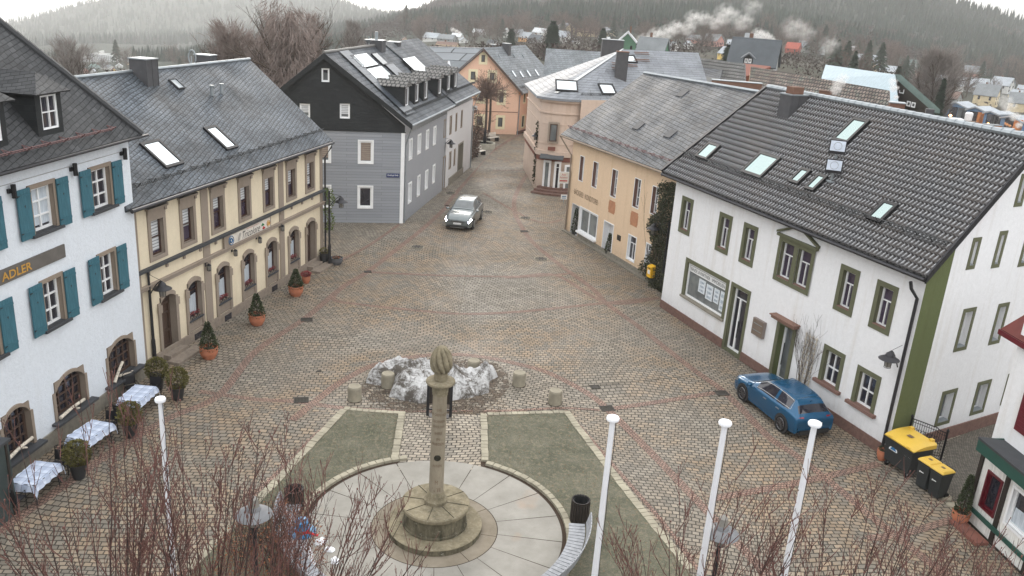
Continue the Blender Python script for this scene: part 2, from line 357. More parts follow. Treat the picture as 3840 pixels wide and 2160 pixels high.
t = NT('warm_lamp'); M['warm_lamp'] = t.fin((.9, .6, .3), .3, emit=(1.0, .42, .15), es=4.0)
t = NT('solar'); u = t.uv(); b = t.brick(u, .52, .34, .006, (.05, .06, .075), (.065, .075, .09), (.14, .16, .18), off=0); M['solar'] = t.fin(b.outputs['Color'], .3, spec=.35)
t = NT('checked'); u = t.uv()
sp = t.n('ShaderNodeSeparateXYZ', Vector=u); fx = t.ramp(t.math('FRACT', t.math('DIVIDE', sp.outputs[0], .34)), .0, .06, 1., 0.); fy = t.ramp(t.math('FRACT', t.math('DIVIDE', sp.outputs[1], .34)), .0, .06, 1., 0.)
bx = t.ramp(t.math('FRACT', t.math('DIVIDE', sp.outputs[0], .34)), .45, .5); by = t.ramp(t.math('FRACT', t.math('DIVIDE', sp.outputs[1], .34)), .45, .5)
c = t.mix(t.math('MULTIPLY', bx, .25), (.60, .66, .78), (.16, .22, .36)); c = t.mix(t.math('MULTIPLY', by, .25), c, (.16, .22, .36)); c = t.mix(t.math('MAXIMUM', fx, fy), c, (.07, .09, .18)); M['checked'] = t.fin(c, .9)
t = NT('monument_stone'); p = t.pos(); n1 = t.noise(p, 1.6, 8, .7); n2 = t.noise(p, 12, 6, .7)
c = t.mix(t.ramp(n1, .3, .7), (.115, .10, .068), (.29, .25, .17)); c = t.mix(t.math('MULTIPLY', t.ramp(n2, .5, .8), .5), c, (.42, .38, .30)); c = t.mix(t.math('MULTIPLY', t.ramp(t.noise(p, 3.1, 6, .7), .52, .7), .55), c, (.05, .047, .03))
M['monument_stone'] = t.fin(c, .95, t.bump(n2, .5, .02))
t = NT('shaded_stone'); p = t.pos(); n1 = t.noise(t.map(p, (3, 3, 1)), 1.5, 8, .7); c = t.mix(t.ramp(n1, .35, .65), (.045, .042, .028), (.17, .15, .105)); c = t.mix(t.ramp(t.noise(p, 5, 6, .7), .58, .7), c, (.28, .26, .21)); M['shaded_stone'] = t.fin(c, .95, t.bump(n1, .6, .02))  # darker stone: shade of the drum side and step riser put into the colour
t = NT('column_stone'); p = t.pos(); n1 = t.noise(t.map(p, (3, 3, .6)), 1.2, 8, .7); n2 = t.noise(p, 14, 6, .7)
c = t.mix(t.ramp(n1, .3, .7), (.20, .17, .125), (.31, .27, .205)); c = t.mix(t.math('MULTIPLY', t.ramp(n2, .5, .8), .4), c, (.13, .115, .08)); M['column_stone'] = t.fin(c, .95, t.bump(n2, .4, .015))
t = NT('dirty_snow'); p = t.pos(); n1 = t.noise(p, 1.6, 8, .65, .8); n2 = t.noise(p, 11, 8, .7)
f = t.ramp(t.math('ADD', n1, t.math('MULTIPLY', n2, .5)), .66, .84)
c = t.mix(f, (.60, .60, .60), (.11, .098, .085)); M['dirty_snow'] = t.fin(c, .8, t.bump(n2, 1.0, .08))
def cobble(name, tone=1.0, red=0.0, w=.25, h=.19, mort=.021, warm=1.0, rot=0.0):
 t = NT(name); p = t.pos()
 wob = t.n('ShaderNodeTexNoise', Vector=p, Scale=.16, Detail=1).outputs['Color']
 wv = t.n('ShaderNodeVectorMath', _operation='MULTIPLY_ADD'); t.set(wv.inputs[0], wob); wv.inputs[1].default_value = (2.2, 2.2, 0); t.set(wv.inputs[2], p)
 wob2 = t.n('ShaderNodeTexNoise', Vector=p, Scale=4.0, Detail=1).outputs['Color']
 wv2 = t.n('ShaderNodeVectorMath', _operation='MULTIPLY_ADD'); t.set(wv2.inputs[0], wob2); wv2.inputs[1].default_value = (.05, .05, 0); t.set(wv2.inputs[2], wv.outputs[0])
 k = t.map(wv2.outputs[0], rot=(0, 0, rot))
 br = t.brick(k, w, h, mort, (1, 1, 1), (0, 0, 0), (.5, .5, .5), smooth=.35)
 st = t.n('ShaderNodeSeparateColor', Color=br.outputs['Color']).outputs[0]
 big = t.noise(p, .13, 5, .6, .5); mid = t.noise(p, .9, 4, .6)
 g1 = t.mix(st, tuple(x*tone for x in (.20, .178, .146)), tuple(x*tone for x in (.335, .302, .25)))
 oc = t.mix(st, tuple(x*tone for x in (.24, .178, .12)), tuple(x*tone for x in (.36, .275, .19)))
 f = t.math('MULTIPLY', t.math('MULTIPLY', t.ramp(big, .36, .56), t.ramp(t.math('ADD', mid, t.math('MULTIPLY', st, .3)), .48, .78)), .85*warm)
 c = t.mix(f, g1, oc)
 if red: c = t.mix(red, c, t.mix(st, (.19, .10, .08), (.30, .17, .135)))
 c = t.mix(t.math('MULTIPLY', t.ramp(t.noise(p, .35, 5, .65), .5, .75), .25), c, (.10, .095, .08))
 m = t.math('MULTIPLY', br.outputs['Fac'], .92)
 c = t.mix(m, c, (.028, .024, .02))
 wet = t.ramp(t.noise(p, .25, 4, .6), .35, .65, .6, .88)
 M[name] = t.fin(c, wet, spec=.3, normal=t.bump(t.math('SUBTRACT', 1.0, br.outputs['Fac']), .9, .02)); return M[name]
cobble('cobble', .80, warm=1.25); cobble('cobble_bed', .84, w=.25, h=.19, warm=.5); cobble('cobble_red', .95, .68, .125, .115, .014); cobble('cobble_path', 1.08, w=.24, h=.18, warm=.35, mort=.02)
cobble('cobble_alley', .55, w=.10, h=.10, warm=.3, mort=.01); cobble('paver_street', .95, w=.6, h=.3, mort=.008, warm=.5)
CX, CY = -1.79, 21.37
COL = {-1200: [(130, 420), (420, 300), (800, 235), (1900, 150), (2700, 150)],
       50: [(130, 420), (420, 300), (900, 255), (1900, 165), (2700, 92)],
       350: [(130, 410), (420, 300), (900, 240), (1900, 140), (2700, 10)],
       700: [(130, 400), (420, 300), (900, 225), (1900, 130), (2700, -60)],
       1250: [(130, 360), (330, 280), (600, 190), (1500, 110), (2700, -12)],
       1550: [(130, 300), (300, 215), (520, 140), (760, 70), (1300, 66), (1800, 60)],
       1750: [(130, 290), (280, 215), (480, 140), (760, 45), (1000, -20), (1800, -20)],
       2100: [(130, 290), (260, 215), (420, 150), (700, 30), (1000, -40), (1800, -40)],
       2800: [(130, 310), (240, 240), (400, 190), (700, 60), (1000, -100), (1800, -100)],
       3300: [(130, 400), (240, 330), (420, 260), (700, 120), (1000, -40), (1800, -40)],
       3500: [(125, 520), (240, 478), (420, 330), (700, 165), (1000, 25), (1800, 25)],
       3840: [(115, 590), (240, 520), (430, 370), (700, 220), (1050, 108), (1800, 105)],
       5200: [(115, 620), (200, 560), (400, 430), (700, 330), (1050, 240), (1800, 230)]}
prof = []
for cx, L_ in sorted(COL.items()):
 pts = []
 for r, y in L_:
  d = ray('S', cx, y); pts.append((r, CAM_H + r*d.z/math.hypot(d.x, d.y)))
 d = ray('S', cx, 250); prof.append((math.atan2(d.x, d.y), pts))
def lerp(x, P):
 if x <= P[0][0]: return P[0][1]
 for (a, b), (c, d) in zip(P, P[1:]):
  if x <= c:
   t = (x-a)/(c-a); t = t*t*(3-2*t)*.5 + t*.5; return b + (d-b)*t
 return P[-1][1]
def TZ(x, y):
 az = math.atan2(x, y); r = math.hypot(x, y)
 def h(pts):
  return lerp(r, [(100, 0.0)] + pts + [(3300, pts[-1][1] - 160)])
 if az <= prof[0][0]: z = h(prof[0][1])
 elif az >= prof[-1][0]: z = h(prof[-1][1])
 else:
  for (a, A), (b, B) in zip(prof, prof[1:]):
   if az <= b:
    t = (az-a)/(b-a); z = h(A)*(1-t) + h(B)*t; break
 if y < 60: z = z*max(0, y/60)
 if r > 200: z += noise.noise(V((x*.006, y*.006, 0)))*min(1, (r-200)/500)*9
 return z
mb = MB(); vs = []; NR, NA = 90, 150
rr = [0.0, 40, 70, 100] + [100*(33)**(i/NR) for i in range(1, NR+1)]
A0, A1 = math.radians(-70), math.radians(70)
for r in rr:
 for k in range(NA+1):
  a = A0 + (A1-A0)*k/NA; x, y = r*math.sin(a), r*math.cos(a)
  z = TZ(x, y) if r > 100 else 0.0
  vs.append(V((x, y - 30 if r <= 0 else y, z - .02)))
fs = [(i*(NA+1)+k, i*(NA+1)+k+1, (i+1)*(NA+1)+k+1, (i+1)*(NA+1)+k) for i in range(1, len(rr)-1) for k in range(NA)]
mb.add(vs, [f[::-1] for f in fs])
mb.poly([(-300, -200, -.03), (300, -200, -.03), (300, 41, -.03), (-300, 41, -.03)])
t = NT('terrain'); p = t.pos(); n = t.noise(p, .02, 6, .6); n2 = t.noise(p, .25, 6, .7)
c = t.mix(t.ramp(n, .35, .65), (.035, .040, .024), (.075, .060, .045)); c = t.mix(t.ramp(n2, .4, .8), c, (.028, .032, .022))
ds = t.n('ShaderNodeVectorMath', _operation='LENGTH', Vector=p).outputs['Value']; c = t.mix(t.ramp(ds, 360, 460), c, (.022, .032, .022)); M['terrain'] = t.fin(c, 1.0, t.bump(n2, 1.0, 1.0))
tag(mb.build('ground', M['terrain'], smooth=True), kind='structure')
def sheet(name, pts, mat, z, kind='structure', th=None, sub=1):
 m = MB(); q = [V((p[0], p[1], z)) for p in pts]
 a = sum(q[i].x*q[(i+1) % len(q)].y - q[(i+1) % len(q)].x*q[i].y for i in range(len(q)))
 if a < 0: q.reverse()
 m.poly(q)
 return tag(m.build(name, M[mat]), kind=kind)
sheet('cobbled_square', [(-40, 2), (40, 2), (40, 40), (24, 60), (12, 62), (6, 99), (-30, 99), (-40, 50)], 'cobble', 0.0)
def ribbon(mb, pts, w, z, mat=0):
 P = [V((p[0], p[1], z)) for p in pts]
 Q = []
 for i in range(len(P)-1):
  a, b, c, d = P[max(i-1, 0)], P[i], P[i+1], P[min(i+2, len(P)-1)]
  for k in range(8):
   t = k/8; Q.append(.5*((2*b) + (c-a)*t + (2*a-5*b+4*c-d)*t*t + (3*b-a-3*c+d)*t**3))
 Q.append(P[-1]);
 w *= .9
 for i in range(len(Q)-1):
  n0 = (Q[min(i+1, len(Q)-1)]-Q[max(i-1, 0)]); n1 = (Q[min(i+2, len(Q)-1)]-Q[i])
  s0 = V((n0.y, -n0.x, 0)).normalized()*w/2; s1 = V((n1.y, -n1.x, 0)).normalized()*w/2
  mb.poly([Q[i]-s0, Q[i+1]-s1, Q[i+1]+s1, Q[i]+s0][::-1] if (Q[i+1]-Q[i]).cross(s0).z > 0 else [Q[i]-s0, Q[i+1]-s1, Q[i+1]+s1, Q[i]+s0], mat)
BANDS = [
 ([('Z4',800,845),('Z4',700,900),('Z4',580,990),('Z4',430,1170),('Z4',330,1290),('R3',960,1040),('R3',840,1150),('R3',700,1260),('R3',560,1368),('R3',430,1449),('R4',250,150),('R4',0,318),('R2',1100,540),('R2',860,650),('R2',600,800),('R2',300,1010),('R2',0,1215),('R2',-300,1400)], .38),
 ([('R2',1000,520),('R4',0,560),('R4',210,572),('R4',430,603),('R4',720,622)], .3),
 ([('R3',430,1449),('R4',390,58),('R4',540,85),('R4',760,108),('R4',1030,130),('R4',1288,122),('R6',240,100),('R6',480,74),('R6',700,52)], .32),
 ([('R3',560,1368),('R3',900,1385),('R3',1288,1392),('R5',220,1385),('A5',680,1345),('A5',1130,1305)], .32),
 ([('A5',-200,1130),('A5',0,1122),('A5',390,1092)], .3), ([('Z4',560,1220),('A5',60,640),('A5',300,628)], .3),
 ([('Z4',620,1075),('Z4',830,1078)], .3), ([('Z4',640,1008),('Z4',860,1025)], .25),
 ([('Z4',905,950),('Z4',860,1060),('Z4',800,1160),('Z4',757,1260),('Z4',762,1350),('R5',40,1125),('R5',100,1215),('R5',230,1325),('R5',400,1449),('R6',480,82),('R6',620,182),('R6',760,292),('R6',900,402),('R6',1040,502),('R6',1150,602),('R8',0,748),('R8',150,850),('R8',330,990),('R8',520,1150),('R8',760,1340),('R8',900,1449)], .38),
 ([('A7',-620,900),('A7',-200,560),('A7',0,425),('A7',300,275),('A7',700,185),('A7',1200,150),('A7',1600,188),('A7',2050,285),('R6',200,435),('R6',380,530),('R6',490,620),('R6',720,850),('R6',930,1070),('R6',1120,1270),('R6',1288,1449)], .36),
 ([('R6',500,608),('R6',760,570),('R6',1035,525)], .32),
 ([('R4',440,620),('R4',300,740),('R4',150,890),('R4',0,1035),('R2',1100,1260),('R2',900,1449)], .17),
 ([('R6',280,625),('R6',430,800),('R6',620,1020),('R6',780,1205),('R6',960,1449)], .17),
 ([('R6',0,618),('R6',250,605),('R6',440,615)], .17), ([('R4',720,622),('R4',1288,618)], .17),
 ([('R6',1000,1062),('R6',1288,1010),('R8',250,958),('R8',560,885)], .36), ([('R8',500,1262),('R8',700,1232),('R8',930,1165)], .32),
 ([('R3',380,1335),('R3',560,1240),('R3',720,1130)], .25)]
mb = MB()
for i, (L_, w) in enumerate(BANDS): ribbon(mb, [G(*q) for q in L_], w, .004 + i*.0007)
tag(mb.build('red_stone_bands', M['cobble_red']), kind='structure')
mb = MB()
plain('seam', (.17, .15, .12), .95, .3, 3)
ribbon(mb, [G(*q) for q in [('R3',1095,1160),('R4',1035,60),('R4',1010,220),('R4',985,335)]], .035, .019)
ribbon(mb, [G(*q) for q in [('R6',350,495),('R6',620,470),('R6',900,440)]], .04, .019)
tag(mb.build('paving_seam', M['seam']), kind='structure')
sheet('alley_path', [G('R8', 905, 770), G('R8', 1160, 665), G('R8', 1420, 560), G('R8', 1500, 900), G('R8', 1000, 1120), G('R8', 870, 1020)], 'cobble_alley', .018)
sheet('street_pavement', [G('Z4', 290, 1188), G('Z4', 440, 1060), G('Z4', 470, 1010), G('Z4', 700, 890), G('Z4', 640, 930), G('Z4', 400, 1190), G('Z4', 200, 1390), G('Z4', 60, 1410)], 'cobble_bed', .012)
ap = [G(*q) for q in [('R6',490,612),('R6',380,525),('R6',200,430),('A7',2050,290),('A7',1600,192),('A7',1200,155),('A7',700,190),('A7',300,280),('A7',0,430),('R4',230,570),('R4',440,612),('R4',720,618),('R6',0,618)]]
sheet('cobbled_apron', ap, 'cobble_bed', .0035)
sheet('column_path', [G('Z1', 1030, 100), G('Z1', 1595, 118), G('Z1', 1590, 525), G('Z1', 970, 525)], 'cobble_path', .0335)
t = NT('lawn'); p = t.pos(); n1 = t.noise(p, .8, 6, .65); n2 = t.noise(p, 30, 5, .7); n3 = t.noise(p, 7, 5, .7)
c = t.mix(t.ramp(n1, .35, .65), (.095, .096, .07), (.21, .193, .15)); c = t.mix(t.ramp(n2, .35, .7), c, (.075, .082, .055)); c = t.mix(t.math('MULTIPLY', t.ramp(n3, .5, .7), .8), c, (.25, .21, .15))
M['lawn'] = t.fin(c, 1.0, t.bump(n2, .9, .04))
def lawn(pts, nm):
 m = MB(); q = [V((p[0], p[1], .022)) for p in pts]
 a = sum(q[i].x*q[(i+1) % len(q)].y - q[(i+1) % len(q)].x*q[i].y for i in range(len(q)))
 if a < 0: q.reverse()
 m.poly(q); tag(m.build('grass', M['lawn']), kind='stuff')
cl = G('Z1', 945, 470); cr = G('Z1', 1640, 490)
ll = [G('Z1', 585, 82), G('Z1', 985, 104), cl, V((CX, CY, 0)), V((CX-.5, 14, 0)), G('R2', 950, 1449), G('R2', 1288, 1080)]
rl = [G('Z1', 1640, 124), G('Z1', 2205, 98), G('R6', 445, 870), G('R6', 880, 1420), V((8, 14, 0)), V((CX+.5, 14, 0)), V((CX, CY, 0)), cr]
lawn(ll, 'l'); lawn(rl, 'r')
rnd = random.Random(3)
def inside(x, y, P):
 r = False
 for i in range(len(P)):
  a, b = P[i], P[i-1]
  if (a[1] > y) != (b[1] > y) and x < (b[0]-a[0])*(y-a[1])/(b[1]-a[1]) + a[0]: r = not r
 return r
mb = MB(); plain('blade', (.19, .185, .12), 1.0, .35, 4)
for P in (ll, rl):
 x0, x1 = min(p[0] for p in P), max(p[0] for p in P); n = 0
 for _ in range(16000):
  x, y = rnd.uniform(x0, x1), rnd.uniform(15.5, 29)
  if not inside(x, y, P) or math.hypot(x-CX, y-CY) < 4.1: continue
  a = rnd.random()*6.28; l = rnd.uniform(.03, .07); w = .012
  d = V((math.cos(a)*l*.9, math.sin(a)*l*.9, l*.6)); s_ = V((-math.sin(a)*w, math.cos(a)*w, 0)); o = V((x, y, .02))
  mb.poly([o-s_, o+s_, o+d])
tag(mb.build('grass_tufts', M['blade']), kind='stuff')
mb = MB(); plain('litter_leaf', (.17, .115, .07), 1, .4, 5)
for P in (ll, rl):
 for _ in range(900):
  x, y = rnd.uniform(min(p[0] for p in P), max(p[0] for p in P)), rnd.uniform(15.5, 29)
  if not inside(x, y, P) or math.hypot(x-CX, y-CY) < 4.1: continue
  a = rnd.random()*6.28; l = rnd.uniform(.02, .05); d = V((math.cos(a)*l, math.sin(a)*l, .006)); e = V((-math.sin(a)*l*.5, math.cos(a)*l*.5, 0)); o = V((x, y, .035)); mb.poly([o-e, o+d, o+e, o-d*.6])
tag(mb.build('fallen_leaves', M['litter_leaf']), kind='stuff')
def ring(mb, r0, r1, z, a0=0, a1=2*math.pi, n=64, mat=0):
 for k in range(n):
  a, b = a0+(a1-a0)*k/n, a0+(a1-a0)*(k+1)/n
  P = [V((CX+r*math.cos(q), CY+r*math.sin(q), z)) for r, q in ((r0, a), (r1, a), (r1, b), (r0, b))]
  mb.poly(P, mat)
t = NT('slab_stone'); p = t.pos(); n1 = t.noise(p, .9, 7, .65); n2 = t.noise(p, 8, 6, .7)
c = t.mix(t.ramp(n1, .3, .7), (.22, .21, .185), (.32, .305, .275)); c = t.mix(t.math('MULTIPLY', t.ramp(n2, .58, .8), .5), c, (.18, .16, .13)); c = t.mix(t.math('MULTIPLY', t.ramp(t.noise(p, .6, 3), .60, .75), .5), c, (.38, .24, .15))
M['slab_stone'] = t.fin(c, .8, t.bump(n2, .3, .01))
t = NT('ring_stone'); p = t.pos(); n1 = t.noise(p, 1.1, 7, .65); c = t.mix(t.ramp(n1, .3, .7), (.16, .135, .10), (.27, .235, .185)); M['ring_stone'] = t.fin(c, .85, t.bump(t.noise(p, 9, 5), .3, .01))
mb = MB(); ring(mb, 0, 4.12, .030, n=96); tag(mb.build('circle_joint_bed', M['soil']), kind='structure')
mb = MB(); N = 18; off = G('Z1', 1540, 490); A_ = math.atan2(off.y-CY, off.x-CX)
for k in range(N):
 a = A_ + 2*math.pi*k/N; ring(mb, 1.87, 3.77, .036, a+.004, a+2*math.pi/N-.004, 6)
tag(mb.build('stone_circle_paving', M['slab_stone']), kind='structure')
mb = MB(); N = 8
for k in range(N):
 a = A_ + .12 + 2*math.pi*k/N; ring(mb, 1.0, 1.845, .036, a+.006, a+2*math.pi/N-.006, 8)
tag(mb.build('stone_ring_paving', M['ring_stone']), kind='structure')
def kerb_row(mb, pts, w=.17, ln=.26, h=.10, z=.0):
 P = [V((p[0], p[1], 0)) for p in pts]
 for a, b in zip(P, P[1:]):
  d = b-a; n = max(1, int(d.length/ln)); u = d.normalized(); s = V((-u.y, u.x, 0))
  for k in range(n):
   o = a + d*(k/n); hh = h + rnd.uniform(-.012, .012)
   mb.frame(o + u*.01 - s*w/2 + s*rnd.uniform(-.01, .01), u, s, V((0, 0, 1)), d.length/n-.02, w, hh + z)
mb = MB()
for rad in (3.98,):
 n = 92
 for k in range(n):
  a = 2*math.pi*k/n; am = a + math.pi/n; c_ = V((CX+rad*math.cos(am), CY+rad*math.sin(am), 0)); u = V((-math.sin(am), math.cos(am), 0)); s_ = V((math.cos(am), math.sin(am), 0))
  if 1.22 < am < 1.92: continue
  mb.frame(c_ - u*.125 - s_*.09, u, s_, V((0, 0, 1)), .25, .19, .12 + rnd.uniform(-.01, .01))
kerb_row(mb, [G('Z1', 1005, 100), G('Z1', 985, 240), G('Z1', 950, 450)], .24, .2)
kerb_row(mb, [G('Z1', 1612, 118), G('Z1', 1618, 300), G('Z1', 1620, 465)], .24, .2)
kerb_row(mb, [G('Z1', 575, 68), G('Z1', 760, 85), G('Z1', 985, 100)], .2, .22, .05)
kerb_row(mb, [G('Z1', 1640, 110), G('Z1', 2215, 92)], .2, .22, .05)
kerb_row(mb, [G('Z1', 575, 75), G('Z1', 350, 315), G('Z1', 120, 560), G('R2', 1200, 1170), G('R2', 950, 1420)], .26, .2, .05)
kerb_row(mb, [G('Z1', 2225, 92), G('R6', 445, 855), G('R6', 620, 1080), G('R6', 895, 1420)], .26, .2, .05)
plain('cream_stone', (.31, .285, .22), .9, .25, 1.5, bump=.4)
tag(mb.build('kerb_stones', M['cream_stone']), kind='structure')
def rect(pl, bl, tr, d=0.0):
 (z0, x0, y0), (z1, x1, y1) = bl, tr
 a, b = pl.px(z0, x0, y0, d), pl.px(z1, x1, y1, d); return [min(a[0], b[0]), min(a[1], b[1]), max(a[0], b[0]), max(a[1], b[1])]
def window(par, pl, r, sw=.0, proud=.03, depth=.16, sm='sandstone', fm='white_paint', gm='glass_dark', fw=.06, cols=2, rows=(), mull=.035, sill=None, arch=0.0, blind=None, reveal=None, name='window', panel=0.0, head=None, curtain=None, splay=None, off=0.0):
 u0, v0, u1, v1 = r; m = MB(); D = off
 if sw:
  pbox(m, pl, u0-sw, v0-(sw if not sill else 0), u0, v1+sw, D+.001, D+proud); pbox(m, pl, u1, v0-(sw if not sill else 0), u1+sw, v1+sw, D+.001, D+proud)
  pbox(m, pl, u0, v1, u1, v1+sw, D+.001, D+proud)
  if not sill: pbox(m, pl, u0, v0-sw, u1, v0, D+.001, D+proud)
 rv = 1 if reveal else 0
 for a, b in (((u0, v0), (u0, v1)), ((u0, v1), (u1, v1)), ((u1, v1), (u1, v0)), ((u1, v0), (u0, v0))):
  m.poly([pl.at(*a, D+proud*.5), pl.at(*a, D-depth), pl.at(*b, D-depth), pl.at(*b, D+proud*.5)], rv, [(0, 0), (.2, 0), (.2, 1), (0, 1)])
 if arch:
  n = 10; c = (u0+u1)/2; hw = (u1-u0)/2; R = (hw*hw + arch*arch)/(2*arch)
  f = lambda u: v1 - R + math.sqrt(max(R*R - (u-c)**2, 0))
  for k in range(n):
   a, b = u0+(u1-u0)*k/n, u0+(u1-u0)*(k+1)/n
   m.poly([pl.at(a, f(a), D+proud), pl.at(b, f(b), D+proud), pl.at(b, v1+.001, D+proud), pl.at(a, v1+.001, D+proud)])
   m.poly([pl.at(a, f(a), D+proud), pl.at(a, f(a), D-depth), pl.at(b, f(b), D-depth), pl.at(b, f(b), D+proud)], rv)
 mats = [M[sm], M[reveal] if reveal else M[sm]]
 w = m.build(name, mats, par)
 d0 = D-depth
 g = MB(); g.poly([pl.at(u0, v0+panel, d0), pl.at(u1, v0+panel, d0), pl.at(u1, v1, d0), pl.at(u0, v1, d0)], 0, [(0, 0), (u1-u0, 0), (u1-u0, v1-v0), (0, v1-v0)])
 g.build('glass', M[gm], w)
 s = MB(); e = .05
 pbox(s, pl, u0, v0, u0+fw, v1, d0+.004, d0+e); pbox(s, pl, u1-fw, v0, u1, v1, d0+.004, d0+e)
 pbox(s, pl, u0+fw, v1-fw, u1-fw, v1, d0+.004, d0+e); pbox(s, pl, u0+fw, v0, u1-fw, v0+fw+panel, d0+.004, d0+e)
 for k in range(1, cols):
  u = u0+(u1-u0)*k/cols; top = v1 if not (rows and cols == 2 and len(rows) == 1 and rows[0] > .6 and head != 'full') else v0+(v1-v0)*rows[0]
  pbox(s, pl, u-mull/2, v0+fw+panel, u+mull/2, top-fw*.5, d0+.006, d0+e+.01)
 for q in rows:
  v = v0+(v1-v0)*q; pbox(s, pl, u0+fw, v-mull/2, u1-fw, v+mull/2, d0+.005, d0+e+.005)
 s.build('sash_frame', M[fm], w)
 if blind:
  fr, bm = blind; b = MB(); b.poly([pl.at(u0+fw, v0+panel+(v1-v0)*(1-fr)+fw, d0+.003), pl.at(u1-fw, v0+panel+(v1-v0)*(1-fr)+fw, d0+.003), pl.at(u1-fw, v1-fw, d0+.003), pl.at(u0+fw, v1-fw, d0+.003)], 0, [(0, 0), (u1-u0, 0), (u1-u0, (v1-v0)*fr), (0, (v1-v0)*fr)])
  b.build('blind', M[bm], w)
 if curtain:
  b = MB(); q = v0 + (v1-v0)*curtain
  b.poly([pl.at(u0+fw, v0+fw+panel, d0+.003), pl.at(u1-fw, v0+fw+panel, d0+.003), pl.at(u1-fw, q, d0+.003), pl.at(u0+fw+.02, q-.08, d0+.003)]); b.build('curtain', M['lace'], w)
 if sill:
  sm2, ext, th, out = sill; b = MB(); pbox(b, pl, u0-ext, v0-th, u1+ext, v0, D+.002, D+out); pbox(b, pl, u0, v0-.001, u1, v0+.012, d0+.05, D+.003); b.build('sill', M[sm2], w)
 return w
def hinge_shutter(w, pl, u0, u1, v0, v1, d=.06):
 b = MB(); b.frame(pl.at(u0, v0, d), pl.U, pl.W, pl.N, u1-u0, v1-v0, .04)
 for q in (.12, .86): pbox(b, pl, u0+.01, v0+(v1-v0)*q, u1-.01, v0+(v1-v0)*q+.07, d+.04, d+.06)
 o = b.build('shutter', M['shutter_teal'], w)
 c = MB(); cu, cv = (u0+u1)/2, v0+(v1-v0)*.66
 c.poly([pl.at(cu, cv-.06, d+.043), pl.at(cu+.03, cv+.02, d+.043), pl.at(cu, cv+.05, d+.043), pl.at(cu-.03, cv+.02, d+.043)])
 for q in (.14, .88):
  s = u0 if u1 < w_mid[0] else u1
  pbox(c, pl, u0+.02 if s == u1 else u0-.04, v0+(v1-v0)*q, u0+.1 if s == u1 else u0+.08, v0+(v1-v0)*q+.03, d+.062, d+.07)
 c.build('hinge', M['black_iron'], o)
w_mid = [0]
def text(par, pl, s, u0, v0, u1, h, mat, d=.02, name='lettering', ext=.01, bold=0.0, fit=True, shear=0.0, slope=0.0, top=False):
 cu = bpy.data.curves.new(name, 'FONT'); cu.body = s; cu.size = 1; cu.extrude = 0.0; cu.offset = bold; cu.shear = shear; cu.resolution_u = 3
 o = bpy.data.objects.new('tmp', cu); C.objects.link(o); bpy.context.view_layer.update()
 me = bpy.data.meshes.new_from_object(o.evaluated_get(bpy.context.evaluated_depsgraph_get()))
 bpy.data.objects.remove(o)
 xs = [v.co.x for v in me.vertices]; ys = [v.co.y for v in me.vertices]
 x0, x1, y0, y1 = min(xs), max(xs), min(ys), max(ys)
 sx = (u1-u0)/(x1-x0); sy = h/(y1-y0)
 for v in me.vertices:
  x, y = (v.co.x-x0)*sx, (v.co.y-y0)*sy; v.co = pl.at(u0+x, v0+y+slope*x, d)
 me.name = name; me.materials.clear(); me.materials.append(M[mat])
 o = bpy.data.objects.new(name, me); C.objects.link(o)
 if par is not None: o.parent = par; bpy_inv(o, par)
 return o
def skylight(par, rp, bl, tr, glass='skylight_mirror', fm='black_iron', h=.10, fw=.12, inset=True):
 u0, v0, u1, v1 = rect(rp, bl, tr, h)
 m = MB()
 for a in ((u0-fw, v0-fw, u0, v1+fw), (u1, v0-fw, u1+fw, v1+fw), (u0, v0-fw, u1, v0), (u0, v1, u1, v1+fw)): pbox(m, rp, *a, -.05, h)
 o = m.build('roof_window', M[fm], par); g = MB(); pbox(g, rp, u0, v0, u1, v1, -.05, h-.03); g.build('glass', M[glass], o); return o
def snow_guard(par, rp, u0, u1, v, mat='snow_rail', h=.2, step=1.0, grid=False):
 m = MB()
 for q in (.09, h): m.tube([rp.at(u0, v, q), rp.at(u1, v, q)], .016, 4)
 if grid:
  k = u0
  while k < u1: m.tube([rp.at(k, v, .03), rp.at(k, v, h)], .009, 3); k += .14
 n = int((u1-u0)/step)+1
 for i in range(n+1):
  u = u0+(u1-u0)*i/n; m.tube([rp.at(u, v+.22, .02), rp.at(u, v, .03), rp.at(u, v, h+.05)], .022, 4); m.tube([rp.at(u, v+.2, .02), rp.at(u, v, h)], .014, 4)
 return m.build('snow_guard', M[mat], par)
def gutter(par, a, b, r=.075, down=None, mat='gutter', pipe_r=.05):
 m = MB(); m.tube([a, b], r, 8)
 o = m.build('gutter', M[mat], par)
 if down: p = MB(); p.tube(down, pipe_r, 8); p.build('downpipe', M[mat], o)
 return o
def chimney(par, base, w, d, z0, z1, rz, mat='chimney_slate', cap='zinc', seams=True, nm='chimney'):
 m = MB(); m.box((base[0], base[1], z0), (w, d, z1-z0), rz=rz)
 if seams:
  ax = V((math.cos(rz), math.sin(rz), 0)); ay = V((-math.sin(rz), math.cos(rz), 0))
  for s in (-.5, 0, .5): m.box(V((base[0], base[1], z0)) + ax*w*s - ay*d*.5, (.03, .03, z1-z0-.01), rz=rz)
 o = m.build(nm, M[mat], par)
 c = MB(); c.box((base[0], base[1], z1), (w+.08, d+.08, .05), rz=rz); c.build('cap', M[cap], o)
 return o
def ridge(par, a, b, mat, r=.12, n=None):
 m = MB(); a, b = V(a), V(b); L_ = (b-a).length; n = n or int(L_/.4)
 for i in range(n):
  p, q = a+(b-a)*(i/n), a+(b-a)*((i+1.06)/n); m.tube([p, q], [r*.92, r*1.06], 8)
 return m.build('ridge_tiles', M[mat], par)
def roof_plane(a, b, top):        # eave a (left) to eave b (right), top a point up-slope
 a, b, top = V(a), V(b), V(top); U = (b-a).normalized(); N = U.cross(top-a).normalized()
 if N.z < 0: N = -N
 return Plane(a, U, N)
